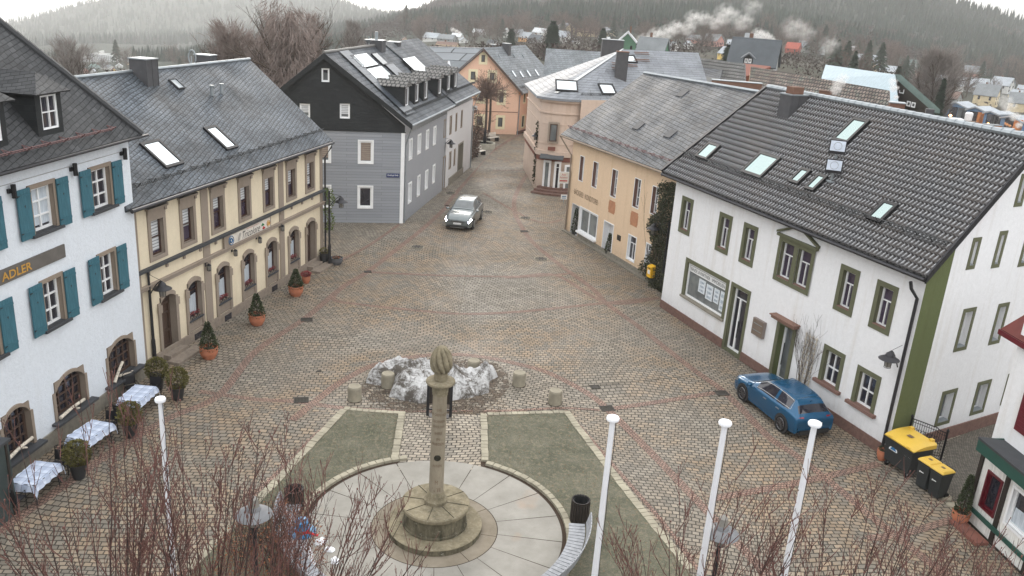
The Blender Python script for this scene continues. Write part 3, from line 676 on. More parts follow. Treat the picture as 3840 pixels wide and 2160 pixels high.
def dormer(par, rp, bl, width, height, hd, roof='slate_dark', cheek='gable_slate', pitch=.35, over=.15, gl='glass_dark', name='dormer', lab=None, wcols=2, wrows=(.5,), ww=.55, fm='white_paint'):
 """front face parallel to the eave, base at a point of the roof"""
 u, v = rp.px(*bl); p0 = rp.at(u, v); U = rp.U; N = V((rp.N.x, rp.N.y, 0)).normalized(); Zv = V((0, 0, 1))
 slope = math.atan2(rp.W.z, math.hypot(rp.W.x, rp.W.y)); back = height/math.tan(slope) + .05
 m = MB(); f = Plane(p0, U, N)
 wl, wr = (width-ww)/2, (width+ww)/2; hole = (wl, .18, wr, height-.12)
 wall_faces(m, f, [(0, -.05), (width, -.05), (width, height), (0, height)], [hole])
 for s in (0, width):
  m.poly([f.at(s, -.05, 0), f.at(s, height, 0), f.at(s, height, -back), f.at(s, -.05, -.02)], 0, [(0, 0), (0, height), (back, height), (0, 0)])
 o = m.build(name, M[cheek], par)
 if lab: o['label'] = lab
 window(o, f, hole, .0, depth=.06, sm='white_paint', fm=fm, gm=gl, cols=wcols, rows=wrows, fw=.05)
 r = MB(); hh = width*pitch; b2 = back + hh/math.tan(slope) + .1; c = width/2; th = .06
 A = f.at(-over, height-.03, over); B = f.at(width+over, height-.03, over); T = f.at(c, height+hh, over if roof.startswith('tile') else -hh*.6)
 A2 = f.at(-over, height-.03, -back); B2 = f.at(width+over, height-.03, -back); T2 = f.at(c, height+hh, -b2)
 r.slab([A, T, T2, A2][::-1] if False else [A2, A, T, T2], th, uv=True); r.slab([B, B2, T2, T], th)
 if not roof.startswith('tile'): r.slab([A, B, T], th)
 else: r.poly([A, B, T])
 r.build('roof', M[roof], o)
 return o
# ================================================================ LEFT SIDE
ic = G('R2', 740, 440); az = math.radians(6.75); dU = V((math.sin(az), math.cos(az), 0))
LI = 22.0; P = wall_plane(ic - dU*LI, ic); UR = LI
INN = thing('inn_building', 'white rough plastered inn with teal shutters, dark slate roof and ADLER lettering', 'inn', (ic.x-3, ic.y-8, 0))
holes = []
def inn_win(r, b_left=True, lab=None, blind=None):
 holes.append(r); w_mid[0] = (r[0]+r[2])/2
 w = window(INN, P, r, .13, .05, .17, 'sandstone_dark', cols=2, rows=(.34, .67), mull=.05, fw=.09, sill=('lead', .22, .09, .16), blind=blind)
 h = r[3]-r[1]
 hinge_shutter(w, P, r[0]-.13-.55, r[0]-.10, r[1]-.06, r[3]+.10); hinge_shutter(w, P, r[2]+.10, r[2]+.13+.55, r[1]-.06, r[3]+.10)
a1 = rect(P, ('A1', 290, 962), ('A1', 428, 535)); a2 = rect(P, ('A1', 783, 755), ('A1', 903, 372))
b1 = rect(P, ('A2', 392, 300), ('A1', 492, 1305)); b2 = rect(P, ('A2', 855, 36), ('A1', 948, 1090))
for k, (x, y) in enumerate(((a1, a2), (b1, b2))):
 sp = y[0]-x[0]; wdt = (x[2]-x[0]+y[2]-y[0])/2; v0, v1 = (x[1]+y[1])/2, (x[3]+y[3])/2
 for i in range(-3, 1): inn_win([y[0]+sp*i, v0, y[0]+sp*i+wdt, v1], blind=(.95, 'lace') if (k == 0 and i == -1) else None)
for bl, tr in ((('A2', 918, 762), ('A2', 1102, 322)), (('A2', 482, 1062), ('A2', 690, 592)), (('A2', 58, 1412), ('A2', 232, 893))):
 r = rect(P, bl, tr); holes.append(r)
 window(INN, P, r, .0, .035, .22, 'sandstone_dark', fm='door_brown', gm='glass_dark', cols=4, rows=(.26, .5, .74), mull=.05, fw=.1, sill=('lead', .3, .08, .28), arch=.38)
 m = MB(); c = (r[0]+r[2])/2; n = 12; hw = (r[2]-r[0])/2; R = (hw*hw+.38**2)/(.76)
 f = lambda u: r[3]-R+math.sqrt(max(R*R-(u-c)**2, 0))
 for k in range(n):
  q0, q1 = r[0]+2*hw*k/n, r[0]+2*hw*(k+1)/n; m.poly([P.at(q0, f(q0), .045), P.at(q1, f(q1), .045), P.at(q1, f(q1)+.12, .045), P.at(q0, f(q0)+.12, .045)])
  m.poly([P.at(q0, f(q0)+.12, .045), P.at(q1, f(q1)+.12, .045), P.at(q1, f(q1)+.12, 0), P.at(q0, f(q0)+.12, 0)])
 pbox(m, P, r[0]-.12, r[1], r[0], r[3]-.36, .001, .045); pbox(m, P, r[2], r[1], r[2]+.12, r[3]-.36, .001, .045)
 m.build('arch_surround', M['sandstone_dark'], INN)
EH = 9.3
m = MB(); wall_faces(m, P, [(0, -.1), (UR, -.1), (UR, EH), (0, EH)], holes)
m.poly([P.at(UR, -.1, 0), P.at(UR, -.1, -11), P.at(UR, EH, -11), P.at(UR, EH, 0)]); m.poly([P.at(0, -.1, 0), P.at(0, EH, 0), P.at(0, EH, -11), P.at(0, -.1, -11)])
m.build('wall', M['inn_plaster'], INN)
m = MB(); pbox(m, P, 0, -.1, UR+.01, .55, .003, .05); m.build('plinth', M['plinth_grey'], INN)
s1 = P.px('A1', 525, 1035); s0 = P.px('A1', 530, 1145); m = MB(); pbox(m, P, s1[0]-7.5, s0[1], s1[0], s1[1], .01, .06); sb = m.build('sign_board', M['sign_grey'], INN)
t1 = P.px('A1', 272, 1258, .07); t0 = P.px('A1', 22, 1385, .07); hh = s1[1]-s0[1]
text(sb, P, 'ADLER', t0[0], s0[1]+hh*.2, t1[0], hh*.6, 'gold', .075, bold=.02)
for x, y in ((108, 595), (622, 413), (1038, 282)):
 u, v = P.px('A1', x, y, .1); m = MB(); m.tube([P.at(u, v-.2, .13), P.at(u, v+.2, .13)], .075, 8); pbox(m, P, u-.14, v-.05, u-.04, v+.08, .01, .08); m.build('wall_spotlight', M['black_iron'], INN)
m = MB(); c0 = P.px('A1', 0, 600, .03); m.tube([P.at(0, EH-.42, .02), P.at(UR-.1, EH-.42, .02)], .012, 4); m.build('wall_cable', M['mortar'], INN)
sl = math.radians(50); ov = .45
EI = P.px('A1', 1150, 155, ov)[1]+.1; E0 = P.at(0, EI, ov); E1 = P.at(P.px('A1', 1188, 140, ov)[0], EI, ov)
top = E0 + V((-P.N.x*math.cos(sl), -P.N.y*math.cos(sl), math.sin(sl)))*6
rp = roof_plane(E0, E1, top)
hu, hv = rp.px('R1', 0, 112); run = 9.0
HP = rp.at(hu, hv); Wd = (HP-E1); TOP = E1 + Wd*1.35
LT = rp.at(0, (TOP-rp.o).dot(rp.W))
m = MB(); m.slab([E0, E1, TOP, LT], .12)
back = P.at(UR+.35, EI, -11.5); m.slab([E1, back, TOP + P.N*(-6)*.0 + V((0, 0, 0)), TOP], .1) if False else m.slab([E1, back, TOP], .1)
m.build('roof', M['slate_inn'], INN)
ridge(INN, E1+V((0, 0, .02)), TOP, 'slate_inn', .13)
m = MB(); m.tube([P.at(-.1, EI-.05, ov+.06), P.at(UR+.45, EI-.05, ov+.06)], .05, 8); m.build('gutter', M['dark_metal'], INN)
u0 = rp.px('A1', -300, 420)[0]; u1, v1 = rp.px('A1', 930, 95); snow_guard(INN, rp, u0, u1, v1+.02, 'snow_rail_red', .2, .95, True)
dormer(INN, rp, ('R1', 196, 690), 1.2, 1.32, 0, 'slate_inn', 'gable_slate', .45, .22, wcols=2, wrows=(.5,), ww=.72)
dormer(INN, rp, ('R1', -110, 765), 1.2, 1.32, 0, 'slate_inn', 'gable_slate', .45, .22, wcols=2, wrows=(.5,), ww=.72)
yc = G('Z3', 215, 1405); az = math.radians(12.1); dU = V((math.sin(az), math.cos(az), 0))
yl0 = V((ic.x, ic.y, 0)) + dU*.0; P = wall_plane(yc - dU*.75, yc + dU)
YEL = thing('restaurant_building', 'cream two storey restaurant with stone window surrounds and a frosted slate roof', 'restaurant', tuple(P.at(8, 0, -5)))
UR = P.px('Z3', 1375, 400)[0]; EH = 6.85; VS = -.3
holes = []
ups = [rect(P, ('Z3', *b), ('Z3', *t)) for b, t in (((228, 684), (302, 397)), ((427, 605), (483, 314)), ((632, 490), (690, 240)), ((817, 402), (870, 170)), ((982, 330), (1030, 110)), ((1143, 255), (1188, 47)), ((1267, 200), (1305, 12)))]
v0 = sorted(r[1] for r in ups)[3]; v1 = sorted(r[3] for r in ups)[3]; ww = sorted(r[2]-r[0] for r in ups)[3]
us = [r[0] for r in ups]; n = 7; sx = sum(range(n)); sy = sum(us); sxy = sum(i*u for i, u in enumerate(us)); sxx = sum(i*i for i in range(n))
k_ = (n*sxy - sx*sy)/(n*sxx - sx*sx); u_0 = (sy - k_*sx)/n
for i in range(7):
 u = us[i]*.6 + (u_0 + k_*i)*.4
 r = [u, v0, u+ww, v1]; holes.append(r)
 w = window(YEL, P, r, .17, .05, .17, 'sandstone', fm='frame_brown', gm='glass_violet', cols=1, rows=(.5,), fw=.07, blind=((.95, .62, .45, .5, .5, .62, .9)[i], 'blind_slats'))
 m = MB(); pbox(m, P, u-.17, v1+.17, u+ww+.17, v1+.45, .001, .06); pbox(m, P, u-.24, v1+.45, u+ww+.24, v1+.53, .001, .16)
 for s in (-.2, ww+.08): pbox(m, P, u+s, v1+.30, u+s+.12, v1+.45, .06, .12)
 m.build('window_head', M['sandstone'], w)
 f = MB(); f.poly([P.at(u-.26, v1+.535, .17), P.at(u+ww+.26, v1+.535, .17), P.at(u+ww+.26, v1+.56, 0), P.at(u-.26, v1+.56, 0)]); f.build('head_flashing', M['lead'], w)
gr = [(((470, 1116), (517, 828)), 0), (((668, 980), (702, 716)), 0), (((840, 878), (880, 630)), 0), (((1000, 785), (1030, 543)), 0), (((1152, 690), (1184, 462)), 0)]
G_ = [rect(P, ('Z3', *b), ('Z3', *t)) for (b, t), _ in gr]; gv0 = sorted(r[1] for r in G_)[2]; gv1 = sorted(r[3] for r in G_)[2]
dr = [rect(P, ('Z3', 296, 1338), ('Z3', 352, 922)), rect(P, ('Z3', 1268, 700), ('Z3', 1308, 397))]
sills = []
for i, r in enumerate(G_ + dr):
 door = i >= 5
 if door: r = [r[0], .25, r[0]+.98, gv1]
 else: r = [r[0], gv0, r[0]+.95, gv1]
 holes.append(r)
 if door:
  w = window(YEL, P, r, .0, .05, .3, 'sandstone', fm='door_brown', gm='door_brown', cols=2, rows=(.3, .62, .8), mull=.09, fw=.12, arch=.2, name='door', head='full')
 else:
  w = window(YEL, P, r, .0, .05, .2, 'sandstone', fm='frame_brown', gm='glass_dark', cols=1, rows=(.72,), fw=.08, arch=.2, curtain=.6)
  m = MB(); pbox(m, P, r[0]-.05, r[1]-.07, r[2]+.05, r[1], -.2, .1); m.build('sill', M['lead'], w)
  m = MB(); pbox(m, P, r[0], .45, r[2], r[1]-.07, .001, .02)
  for q in (.2, .5, .8):
   c = r[0]+.95*q; m.tube([P.at(c-.001, .85, .02), P.at(c+.001, .85, .02)], .01, 3)
   bb = []
   for kk in range(13):
    a = 2*math.pi*kk/12; bb.append(P.at(c+.09*math.cos(a), .95+.16*math.sin(a), .03))
   m.tube(bb, .02, 4)
  pbox(m, P, r[0], .5, r[2], .56, .02, .04); pbox(m, P, r[0], r[1]-.2, r[2], r[1]-.14, .02, .04)
  m.build('apron_panel', M['sandstone'], w); sills.append(r)
 m = MB(); c = (r[0]+r[2])/2; hw = .49; R = (hw*hw+.04)/.4
 f = lambda u: r[3]-R+math.sqrt(max(R*R-(u-c)**2, 0))
 for k in range(8):
  q0, q1 = r[0]+(r[2]-r[0])*k/8, r[0]+(r[2]-r[0])*(k+1)/8
  m.add([P.at(q0, f(q0), .08), P.at(q1, f(q1), .08), P.at(q1, f(q1)+.19, .08), P.at(q0, f(q0)+.19, .08), P.at(q1, f(q1)+.19, 0), P.at(q0, f(q0)+.19, 0), P.at(q1, f(q1), 0), P.at(q0, f(q0), 0)], [(0, 1, 2, 3), (3, 2, 4, 5), (0, 7, 6, 1)])
 for s0, s1 in ((r[0]-.17, r[0]), (r[2], r[2]+.17)):
  pbox(m, P, s0, .3, s1, r[3]-.2, .001, .07); pbox(m, P, s0-.05, r[3]-.62, s1+.05, r[3]-.3, .07, .10)
 m.build('arch_surround', M['sandstone'], w)
m = MB(); wall_faces(m, P, [(0, VS), (UR, VS), (UR, EH), (0, EH)], holes)
YD = 9.2
m.poly([P.at(UR, VS, 0), P.at(UR, VS, -YD), P.at(UR, EH, -YD), P.at(UR, 10.3, -YD/2), P.at(UR, EH, 0)]); m.poly([P.at(0, VS, 0), P.at(0, EH, 0), P.at(0, 10.3, -YD/2), P.at(0, EH, -YD), P.at(0, VS, -YD)])
m.build('wall', M['cream_plaster'], YEL)
m = MB(); pbox(m, P, 0, VS, UR+.02, .42, .002, .08); m.build('plinth', M['sandstone'], YEL)
m = MB()
for a, b in ((0, .5), (P.px('Z3', 543, 260)[0], P.px('Z3', 590, 240)[0]), (P.px('Z3', 1072, 80)[0], P.px('Z3', 1105, 70)[0]), (UR-.3, UR)): m = MB(); pbox(m, P, a, .42, b, EH, .001, .035); m.build('pilaster', M['sandstone'], YEL)
sv = P.px('Z3', 700, 490)[1]; sv2 = P.px('Z3', 620, 640)[1]
m = MB(); pbox(m, P, -.1, 4.02, UR+.1, 4.12, .001, .2); m.build('slate_ledge', M['lead'], YEL)
m = MB(); pbox(m, P, -.1, 3.26, UR+.1, 3.40, .001, .12); pbox(m, P, -.1, 3.40, UR+.1, 3.44, .001, .16)
k = .9
while k < UR-.4: pbox(m, P, k, 3.80, k+.13, 4.02, .001, .06); k += 1.18
m.build('cornice_band', M['sandstone'], YEL)
m = MB()
for x, y in ((527, 1275), (728, 1142), (1043, 922)):
 u, v = P.px('Z3', x, y); pbox(m, P, u-.28, .02, u+.28, .3, .081, .09)
m.build('cellar_vent', M['glass_dark'], YEL)
sa = P.px('Z3', 708, 580, .1); sb_ = P.px('Z3', 1022, 362, .1); m = MB(); pbox(m, P, sa[0], 3.42, sb_[0], 4.0, .06, .12); sg = m.build('sign_board', M['sandstone'], YEL)
m = MB(); pbox(m, P, sa[0]+.5, 3.49, sb_[0]-.1, 3.95, .12, .13); m.build('sign_panel', M['clay'], sg)
W = sb_[0]-sa[0]
text(sg, P, 'Il Tricolore', sa[0]+W*.26, 3.52, sa[0]+W*.74, .34, 'ink', .135, bold=.0, shear=.5)
text(sg, P, 'ristorante pizzeria', sa[0]+W*.45, 3.87, sa[0]+W*.72, .06, 'ink_red', .135)
m = MB()
for cx_, cm, rr_ in ((sa[0]+W*.13, 'ink_blue', .2), (sa[0]+W*.93, 'gold', .15)):
 m2 = MB(); m2.tube([P.at(cx_+rr_*math.cos(a), 3.7+rr_*math.sin(a), .135) for a in [i*math.pi/8 for i in range(17)]], .02, 4); m2.tube([P.at(cx_+rr_*.45*math.cos(a), 3.7+rr_*.45*math.sin(a), .135) for a in [i*math.pi/5 for i in range(11)]], .035, 4); m2.build('sign_emblem', M[cm], sg)
for q, cm, dv in ((.80, 'ink_green', .2), (.82, 'ink_red', .02)):
 m2 = MB(); u = sa[0]+W*q
 for k in range(3): m2.lathe([(.0, 0), (.05, .03), (.04, .07), (.0, .09)], P.at(u+.06*(k-1), 3.5+dv+.05*(k % 2), .14), 6)
 m2.build('sign_emblem', M[cm], sg)
for x, y in ((605, 735), (785, 635), (951, 548), (1105, 467)):
 u, v = P.px('Z3', x, y, .2); m = MB(); pbox(m, P, u-.05, v+.05, u+.05, v+.22, .001, .04); m.tube([P.at(u, v+.18, .03), P.at(u, v+.24, .12), P.at(u, v+.18, .2)], .015, 4)
 m.lathe([(.10, .12), (.11, .13), (.03, .2)], P.at(u, v, .2), 6); m.lathe([(.075, -.12), (.09, -.10), (.06, -.1)], P.at(u, v, .2), 6)
 for k in range(6): a = k*math.pi/3; m.tube([P.at(u, v, .2)+V((.085*math.cos(a), .085*math.sin(a), -.1)), P.at(u, v, .2)+V((.095*math.cos(a), .095*math.sin(a), .12))], .009, 3)
 l = m.build('wall_lantern', M['black_iron'], YEL); g = MB(); g.lathe([(.065, -.09), (.08, .12)], P.at(u, v, .2), 6); g.build('lantern_glass', M['glass_lamp'], l)
ov = .5; EI = (P.px('Z3', 150, 335, ov)[1]+P.px('R3', 395, 714, ov)[1])/2+.13; E0 = P.at(-.55, EI, ov); E1 = P.at(UR+.35, EI, ov)
rr2 = ray('B8', 1725, 522); q = P.at(0, 0, -YD/2); tt = (q-EYE).dot(P.N)/rr2.dot(P.N); RP = EYE + rr2*tt
RIDGE1 = P.at((RP-P.o).dot(P.U), RP.z, -YD/2); RIDGE0 = P.at(-1.0, RP.z, -YD/2)
rp = roof_plane(E0, E1, RIDGE0); B0 = P.at(-.5, EH-.2, -YD-ov); B1 = P.at(UR+.35, EH-.2, -YD-ov)
m = MB(); m.slab([E0, E1, RIDGE1, RIDGE0], .16); m.slab([B1, B0, RIDGE0, RIDGE1], .16); m.build('roof', M['slate_yellow'], YEL)
m = MB(); m.tube([RIDGE0+V((0, 0, .03)), RIDGE1+V((0, 0, .03))], .08, 6); m.build('ridge_cap', M['zinc'], YEL)
L1 = (rp.px('R3', 372, 652)[0]); u0_, v_ = rp.px('R1', 715, 960); snow_guard(YEL, rp, .5, (E1-E0).length-.2, .75, 'snow_rail', .22, .95, True)
skylight(YEL, rp, ('R1', 838, 830), ('R1', 800, 708)); skylight(YEL, rp, ('R1', 1143, 740), ('R1', 1087, 637)); skylight(YEL, rp, ('R1', 900, 441), ('R1', 885, 396), glass='zinc', fm='lead', fw=.04)
for x, y in ((1068, 482), (1117, 473)):
 u, v = rp.px('R1', x, y); b = rp.at(u, v); m = MB(); m.tube([b, b+V((0, 0, .45))], .09, 8); m.tube([b+V((0, 0, .42)), b+V((0, 0, .5))], .12, 8); m.build('vent_pipe', M['zinc'], YEL)
u, v = rp.px('R1', 775, 436); b = rp.at(u, v); tz = UP('R1', 755, 312, b).z
chimney(YEL, (b-P.N*.45), .8, .85, b.z-.8, tz+.1, -math.radians(12.1)+math.pi/2, mat='chimney_slate')
bb = P.at(P.px('B8', 1338, 550, -YD/2-1.6)[0], 0, -YD/2-1.6); chimney(YEL, bb, .7, .9, 8, UP('B8', 1340, 485, bb).z, -math.radians(12.1)+math.pi/2)
bb = P.at(P.px('B8', 1215, 560, -YD/2-.4)[0], 0, -YD/2-.4); zt = UP('B8', 1215, 440, bb).z; m = MB(); m.tube([V((bb.x, bb.y, RP.z-.4)), V((bb.x, bb.y, zt-.3))], .03, 6)
m.tube([V((bb.x, bb.y, zt-.35)) + V((.35*math.cos(a)*.5, .1, .35*math.sin(a))) for a in [i*math.pi/7 for i in range(15)]], .04, 5); m.build('satellite_dish', M['zinc'], YEL)
gutter(YEL, P.at(-.4, EI-.1, ov+.05), P.at(UR+.3, EI-.1, ov+.05), .08, [P.at(UR+.25, EI-.1, ov+.02), P.at(UR+.22, EI-.35, ov-.05), P.at(UR+.12, EH-.95, .12), P.at(UR+.12, 0, .12)])
for nm, du, dd, cols_ in (('west', dr[0], 0, 0), ('east', dr[1], 0, 0)):
 m = MB(); u = du[0]; pbox(m, P, u-.1, 0, u+1.1, .24, .08, .42)
 o = m.build('door_step', M['sandstone'], None, origin=P.at(u, 0, .3)); tag(o, 'stone doorstep with worn edges at the restaurant door beside the wall lamp' if nm == 'west' else 'stone steps at the restaurant door at the far corner by the tub', 'step')
 m = MB(); pbox(m, P, u-.35, 0, u+1.55, .12, .42, .95); m.build('lower_step', M['sandstone'], o)
YELP = P; YELD = dr; YELS = sills
# ================================================================ STREET BEYOND THE SQUARE
gc = G('Z4', 50, 1410); azg = math.radians(77); azs = math.radians(8.5)
uG = V((math.sin(azg), math.cos(azg), 0)); uS = V((math.sin(azs), math.cos(azs), 0))
LG = 10.6; PG = wall_plane(gc - uG*LG, gc)
GH = thing('grey_house', 'grey clad house with black slate gable, solar panels and three dormers', 'house', tuple(gc - uG*5 + uS*4))
ap_u, ap_v = PG.px('A3', 348, 150)
ap_u = LG/2 + .2; EV = 6.1
rects = [rect(PG, ('A3', *b), ('A3', *t)) for b, t in (((315, 331), (391, 213)), ((178, 606), (240, 487)), ((457, 614), (550, 487)), ((607, 957), (725, 781)), ((603, 1304), (721, 1134)))]
w_ = rects[3][2]-rects[3][0]; right_edge = PG.px('A3', 394, 900)[0]
rects.append([right_edge-w_, rects[3][1], right_edge, rects[3][3]]); right_edge = PG.px('A3', 396, 1250)[0]; rects.append([right_edge-w_, rects[4][1], right_edge, rects[4][3]])
rects[1][0] = rects[1][2] - (rects[2][2]-rects[2][0])
APZ = PG.px('A3', 350, 108)[1] - .05
holes = []
for i, r in enumerate(rects):
 q = [r[0]+.06, r[1]+.06, r[2]-.06, r[3]-.06]; holes.append(q)
 window(GH, PG, q, .09, .04, .10, 'white_paint', fm='white_paint', gm='glass_grey' if i != 4 else 'glass_dark', cols=1, rows=(), fw=.10,
           blind={0: (.45, 'glass_dark'), 1: (.8, 'blind_slats'), 2: (.85, 'blind_slats'), 3: (.98, 'blind_tan'), 5: (.9, 'blind_tan')}.get(i))
m = MB(); wall_faces(m, PG, [(0, 0), (LG, 0), (LG, EV), (0, EV)], [h for h in holes if h[3] < EV]); m.build('wall', M['clapboard'], GH)
m = MB(); wall_faces(m, PG, [(0, EV), (LG, EV), (LG, EV+.42), (ap_u, APZ-.02), (0, EV+.2)], [h for h in holes if h[1] > EV], d=.06); pbox(m, PG, 0, EV-.05, LG+.06, EV, .001, .06); m.build('slate_gable', M['gable_slate'], GH)
m = MB(); pbox(m, PG, LG-.22, 0, LG+.02, EV-.05, .001, .03); m.build('corner_trim', M['white_paint'], GH)
SL = (G('Z4', 285, 1190)-gc).length
PS = wall_plane(gc, gc + uS*SL)
holes = []
for b, t in (((997, 938), (1028, 757)), ((1063, 893), (1095, 722)), ((1128, 855), (1156, 689)), ((1185, 821), (1212, 663)), ((990, 1276), (1022, 1094)), ((1060, 1221), (1088, 1041)), ((1121, 1167), (1149, 1001)), ((1179, 1118), (1204, 959))):
 r = rect(PS, ('A3', *b), ('A3', *t)); q = [r[0]+.12, r[1]+.12, r[2]-.12, r[3]-.12]; holes.append(q)
 window(GH, PS, q, .12, .03, .14, 'white_paint', fm='white_paint', gm='glass_grey', cols=1, fw=.09)
SEV = 5.9
m = MB(); wall_faces(m, PS, [(0, 0), (SL, 0), (SL, SEV), (0, SEV)], holes); m.poly([PG.at(0, 0), PG.at(0, EV), PG.at(0, EV) + uS*SL, PG.at(0, 0) + uS*SL]); m.build('wall', M['grey_plaster'], GH)
APX = PG.at(ap_u, APZ, .35); E0 = PG.at(LG, 0, .35) + PS.N*.45; E0.z = (lambda p: p.px('A3', 1022, 662, .45)[1])(wall_plane(gc, gc + uS)) + .1
S2 = (G('Z4', 442, 1062)-gc).dot(uS) + .4
def gable_roof(par, s0, s1, lift, mat, back=True):
 d = V((uS.x, uS.y, 0)); A = E0 + d*s0 + V((0, 0, lift)); B = E0 + d*s1 + V((0, 0, lift)); T = APX + d*s0 + V((0, 0, lift+.12)); T1 = APX + d*s1 + V((0, 0, lift+.12))
 m = MB(); m.slab([A, B, T1, T], .16)
 W0 = PG.at(-.35, 5.9, .35) + d*s0 + V((0, 0, lift)); W1 = W0 + d*(s1-s0)
 m.slab([W1, W0, T, T1], .16); m.build('roof', M[mat], par); return roof_plane(A, B, T), (A, B, T, T1)
rg, (A, B, T, T1) = gable_roof(GH, 0, SL+.35, 0, 'slate_dark')
m = MB(); m.tube([T+V((0, 0, .05)), T1+V((0, 0, .05))], .1, 6); m.build('ridge_tiles', M['tile_grey'], GH)
for a, b in ((A, T), (PG.at(-.35, 5.9, .36), T)): m = MB(); d = (b-a); m.frame(a - V((0, 0, .34)), d.normalized(), PG.N, V((0, 0, 1)), d.length, .05, .36); m.build('bargeboard', M['gable_slate'], GH)
def panel(par, bl, tr, mat, nm='solar_panel', h=.12):
 u0, v0, u1, v1 = rect(rg, bl, tr, h); m = MB(); m.poly([rg.at(u0, v0, h), rg.at(u1, v0, h), rg.at(u1, v1, h), rg.at(u0, v1, h)], 0, [(0, 0), (u1-u0, 0), (u1-u0, v1-v0), (0, v1-v0)])
 for a in ((u0-.04, v0-.04, u0, v1+.04), (u1, v0-.04, u1+.04, v1+.04), (u0, v0-.04, u1, v0), (u0, v1, u1, v1+.04)): pbox(m, rg, *a, .02, h+.01, 1)
 return m.build(nm, [M[mat], M['dark_metal']], par)
uu = rg.px('A3', 500, 100)[0]; vt = rg.px('A3', 430, 100)[1]; vb = rg.px('A3', 1000, 582)[1]; ur = rg.px('A3', 1045, 568)[0]
n = 8
for k in range(n):
 v0, v1 = vb+(vt-vb)*k/n, vb+(vt-vb)*(k+.97)/n; m = MB(); u0_, u1_ = .35, max(ur, 1.4) if k < 3 else (1.75 if k < 6 else 2.0)
 m.poly([rg.at(u0_, v0, .12), rg.at(u1_, v0, .12), rg.at(u1_, v1, .12), rg.at(u0_, v1, .12)], 0, [(0, 0), (u1_-u0_, 0), (u1_-u0_, v1-v0), (0, v1-v0)]); m.build('solar_panel', M['solar'], GH)
panel(GH, ('A3', 645, 213), ('A3', 672, 101), 'skylight_mirror', 'solar_collector'); panel(GH, ('A3', 775, 327), ('A3', 788, 201), 'skylight_mirror', 'solar_collector')
panel(GH, ('A3', 925, 292), ('A3', 880, 180), 'solar'); panel(GH, ('A3', 800, 188), ('A3', 755, 100), 'glass_grey', 'roof_window')
for i, (x, y) in enumerate(((993, 538), (1072, 505), (1143, 480))):
 dormer(GH, rg, ('A3', x-30, y-2), 1.15, 1.45, 0, 'tile_grey', 'gable_slate', .32, .14, wcols=1, wrows=(), ww=.6)
snow_guard(GH, rg, .3, SL, .85, 'snow_rail', .24, .45)
gutter(GH, A-V((0, 0, .08)), B-V((0, 0, .08)), .08, [A+V((.0, .1, -.1)), PS.at(.1, 5.3, .08), PS.at(.12, 0, .08)], 'zinc')
c0 = T + (T1-T)*.86; cb = UP('A3', 735, 100, c0); chimney(GH, V((c0.x, c0.y, 0)), 1.1, 1.0, APZ-.7, UP('A3', 735, 2, c0).z, -azs)
m = MB(); m.tube([V((c0.x, c0.y, UP('A3', 735, 2, c0).z)), V((c0.x, c0.y, UP('R3', 590, 158, c0).z))], .12, 8); m.build('flue_pipe', M['zinc'], GH)
c1 = T + (T1-T)*.72; m = MB(); m.tube([c1+V((0, 0, 0)), c1+V((0, 0, .7))], .03, 5); m.lathe([(.02, .3), (.3, .42), (.33, .5)], c1, 12); m.build('satellite_dish', M['zinc'], GH)
u, v = PG.px('A3', 877, 1052, .04); u0_ = PG.px('A3', 826, 1052)[0]; u1_ = PG.px('A3', 927, 1055)[0]
m = MB(); pbox(m, PG, u0_, v-.13, u1_, v+.13, .01, .03); sgn = m.build('street_name_sign', M['sign_blue'], None, origin=PG.at(u0_, v, 0)); tag(sgn, 'blue street name plate on the corner of the grey house', 'sign')
text(sgn, PG, 'Brennwegder Straße', u0_+.08, v-.08, u1_-.08, .16, 'plate', .034) if False else text(sgn, PG, 'Ehrenberger Straße', u0_+.08, v-.07, u1_-.08, .15, 'plate', .034)
P2 = wall_plane(gc + uS*(SL+.01), gc + uS*S2); L2 = S2-SL
WH2 = thing('pale_house', 'pale rendered house with garage gateway, adjoining the grey slate house', 'house', tuple(P2.at(4, 0, -4)))
holes = []
for b, t, kw in (((1268, 762), (1288, 612), {}), ((1313, 738), (1335, 582), {}), ((1358, 712), (1376, 563), {}), ((1400, 685), (1418, 541), {}), ((1308, 1007), (1330, 860), {}), ((1345, 980), (1362, 840), {})):
 r = rect(P2, ('A3', *b), ('A3', *t)); q = [r[0]+.1, r[1]+.1, r[2]-.1, r[3]-.1]; holes.append(q); window(WH2, P2, q, .1, .03, .12, 'sandstone_dark', fm='white_paint', gm='glass_dark', cols=2, rows=(.65,), fw=.06)
r = rect(P2, ('A3', 1262, 1100), ('A3', 1283, 905)); holes.append([r[0], .15, r[2], r[3]]); window(WH2, P2, holes[-1], .1, .04, .2, 'sandstone', fm='door_brown', gm='door_brown', cols=1, rows=(.75,), name='door', arch=.15)
r = rect(P2, ('A3', 1378, 1000), ('A3', 1420, 795)); holes.append([r[0], 0, r[2], r[3]]); window(WH2, P2, holes[-1], .12, .04, .35, 'plinth_grey', fm='dark_boards', gm='dark_boards', cols=3, rows=(), name='gateway', fw=.08)
m = MB(); wall_faces(m, P2, [(0, 0), (L2, 0), (L2, 6.1), (0, 6.1)], holes)
e_ = PG.at(-.0, 0, 0) + uS*S2; m.poly([P2.at(L2, 0), P2.at(L2, 0, -LG), P2.at(L2, 6, -LG), P2.at(L2, APZ, -LG/2), P2.at(L2, 6.1)]); m.build('wall', M['pale_plaster'], WH2)
m = MB(); pbox(m, P2, 1.3, -.02, L2-2.9, .6, .002, .06); m.build('plinth', M['plinth_grey'], WH2)
r2, (A, B, T, T1) = gable_roof(WH2, SL+.37, S2+.4, .14, 'slate_dark')
rg_keep = rg; rg = r2
panel(WH2, ('A3', 1075, 264), ('A3', 1045, 126), 'skylight_mirror', 'solar_collector')
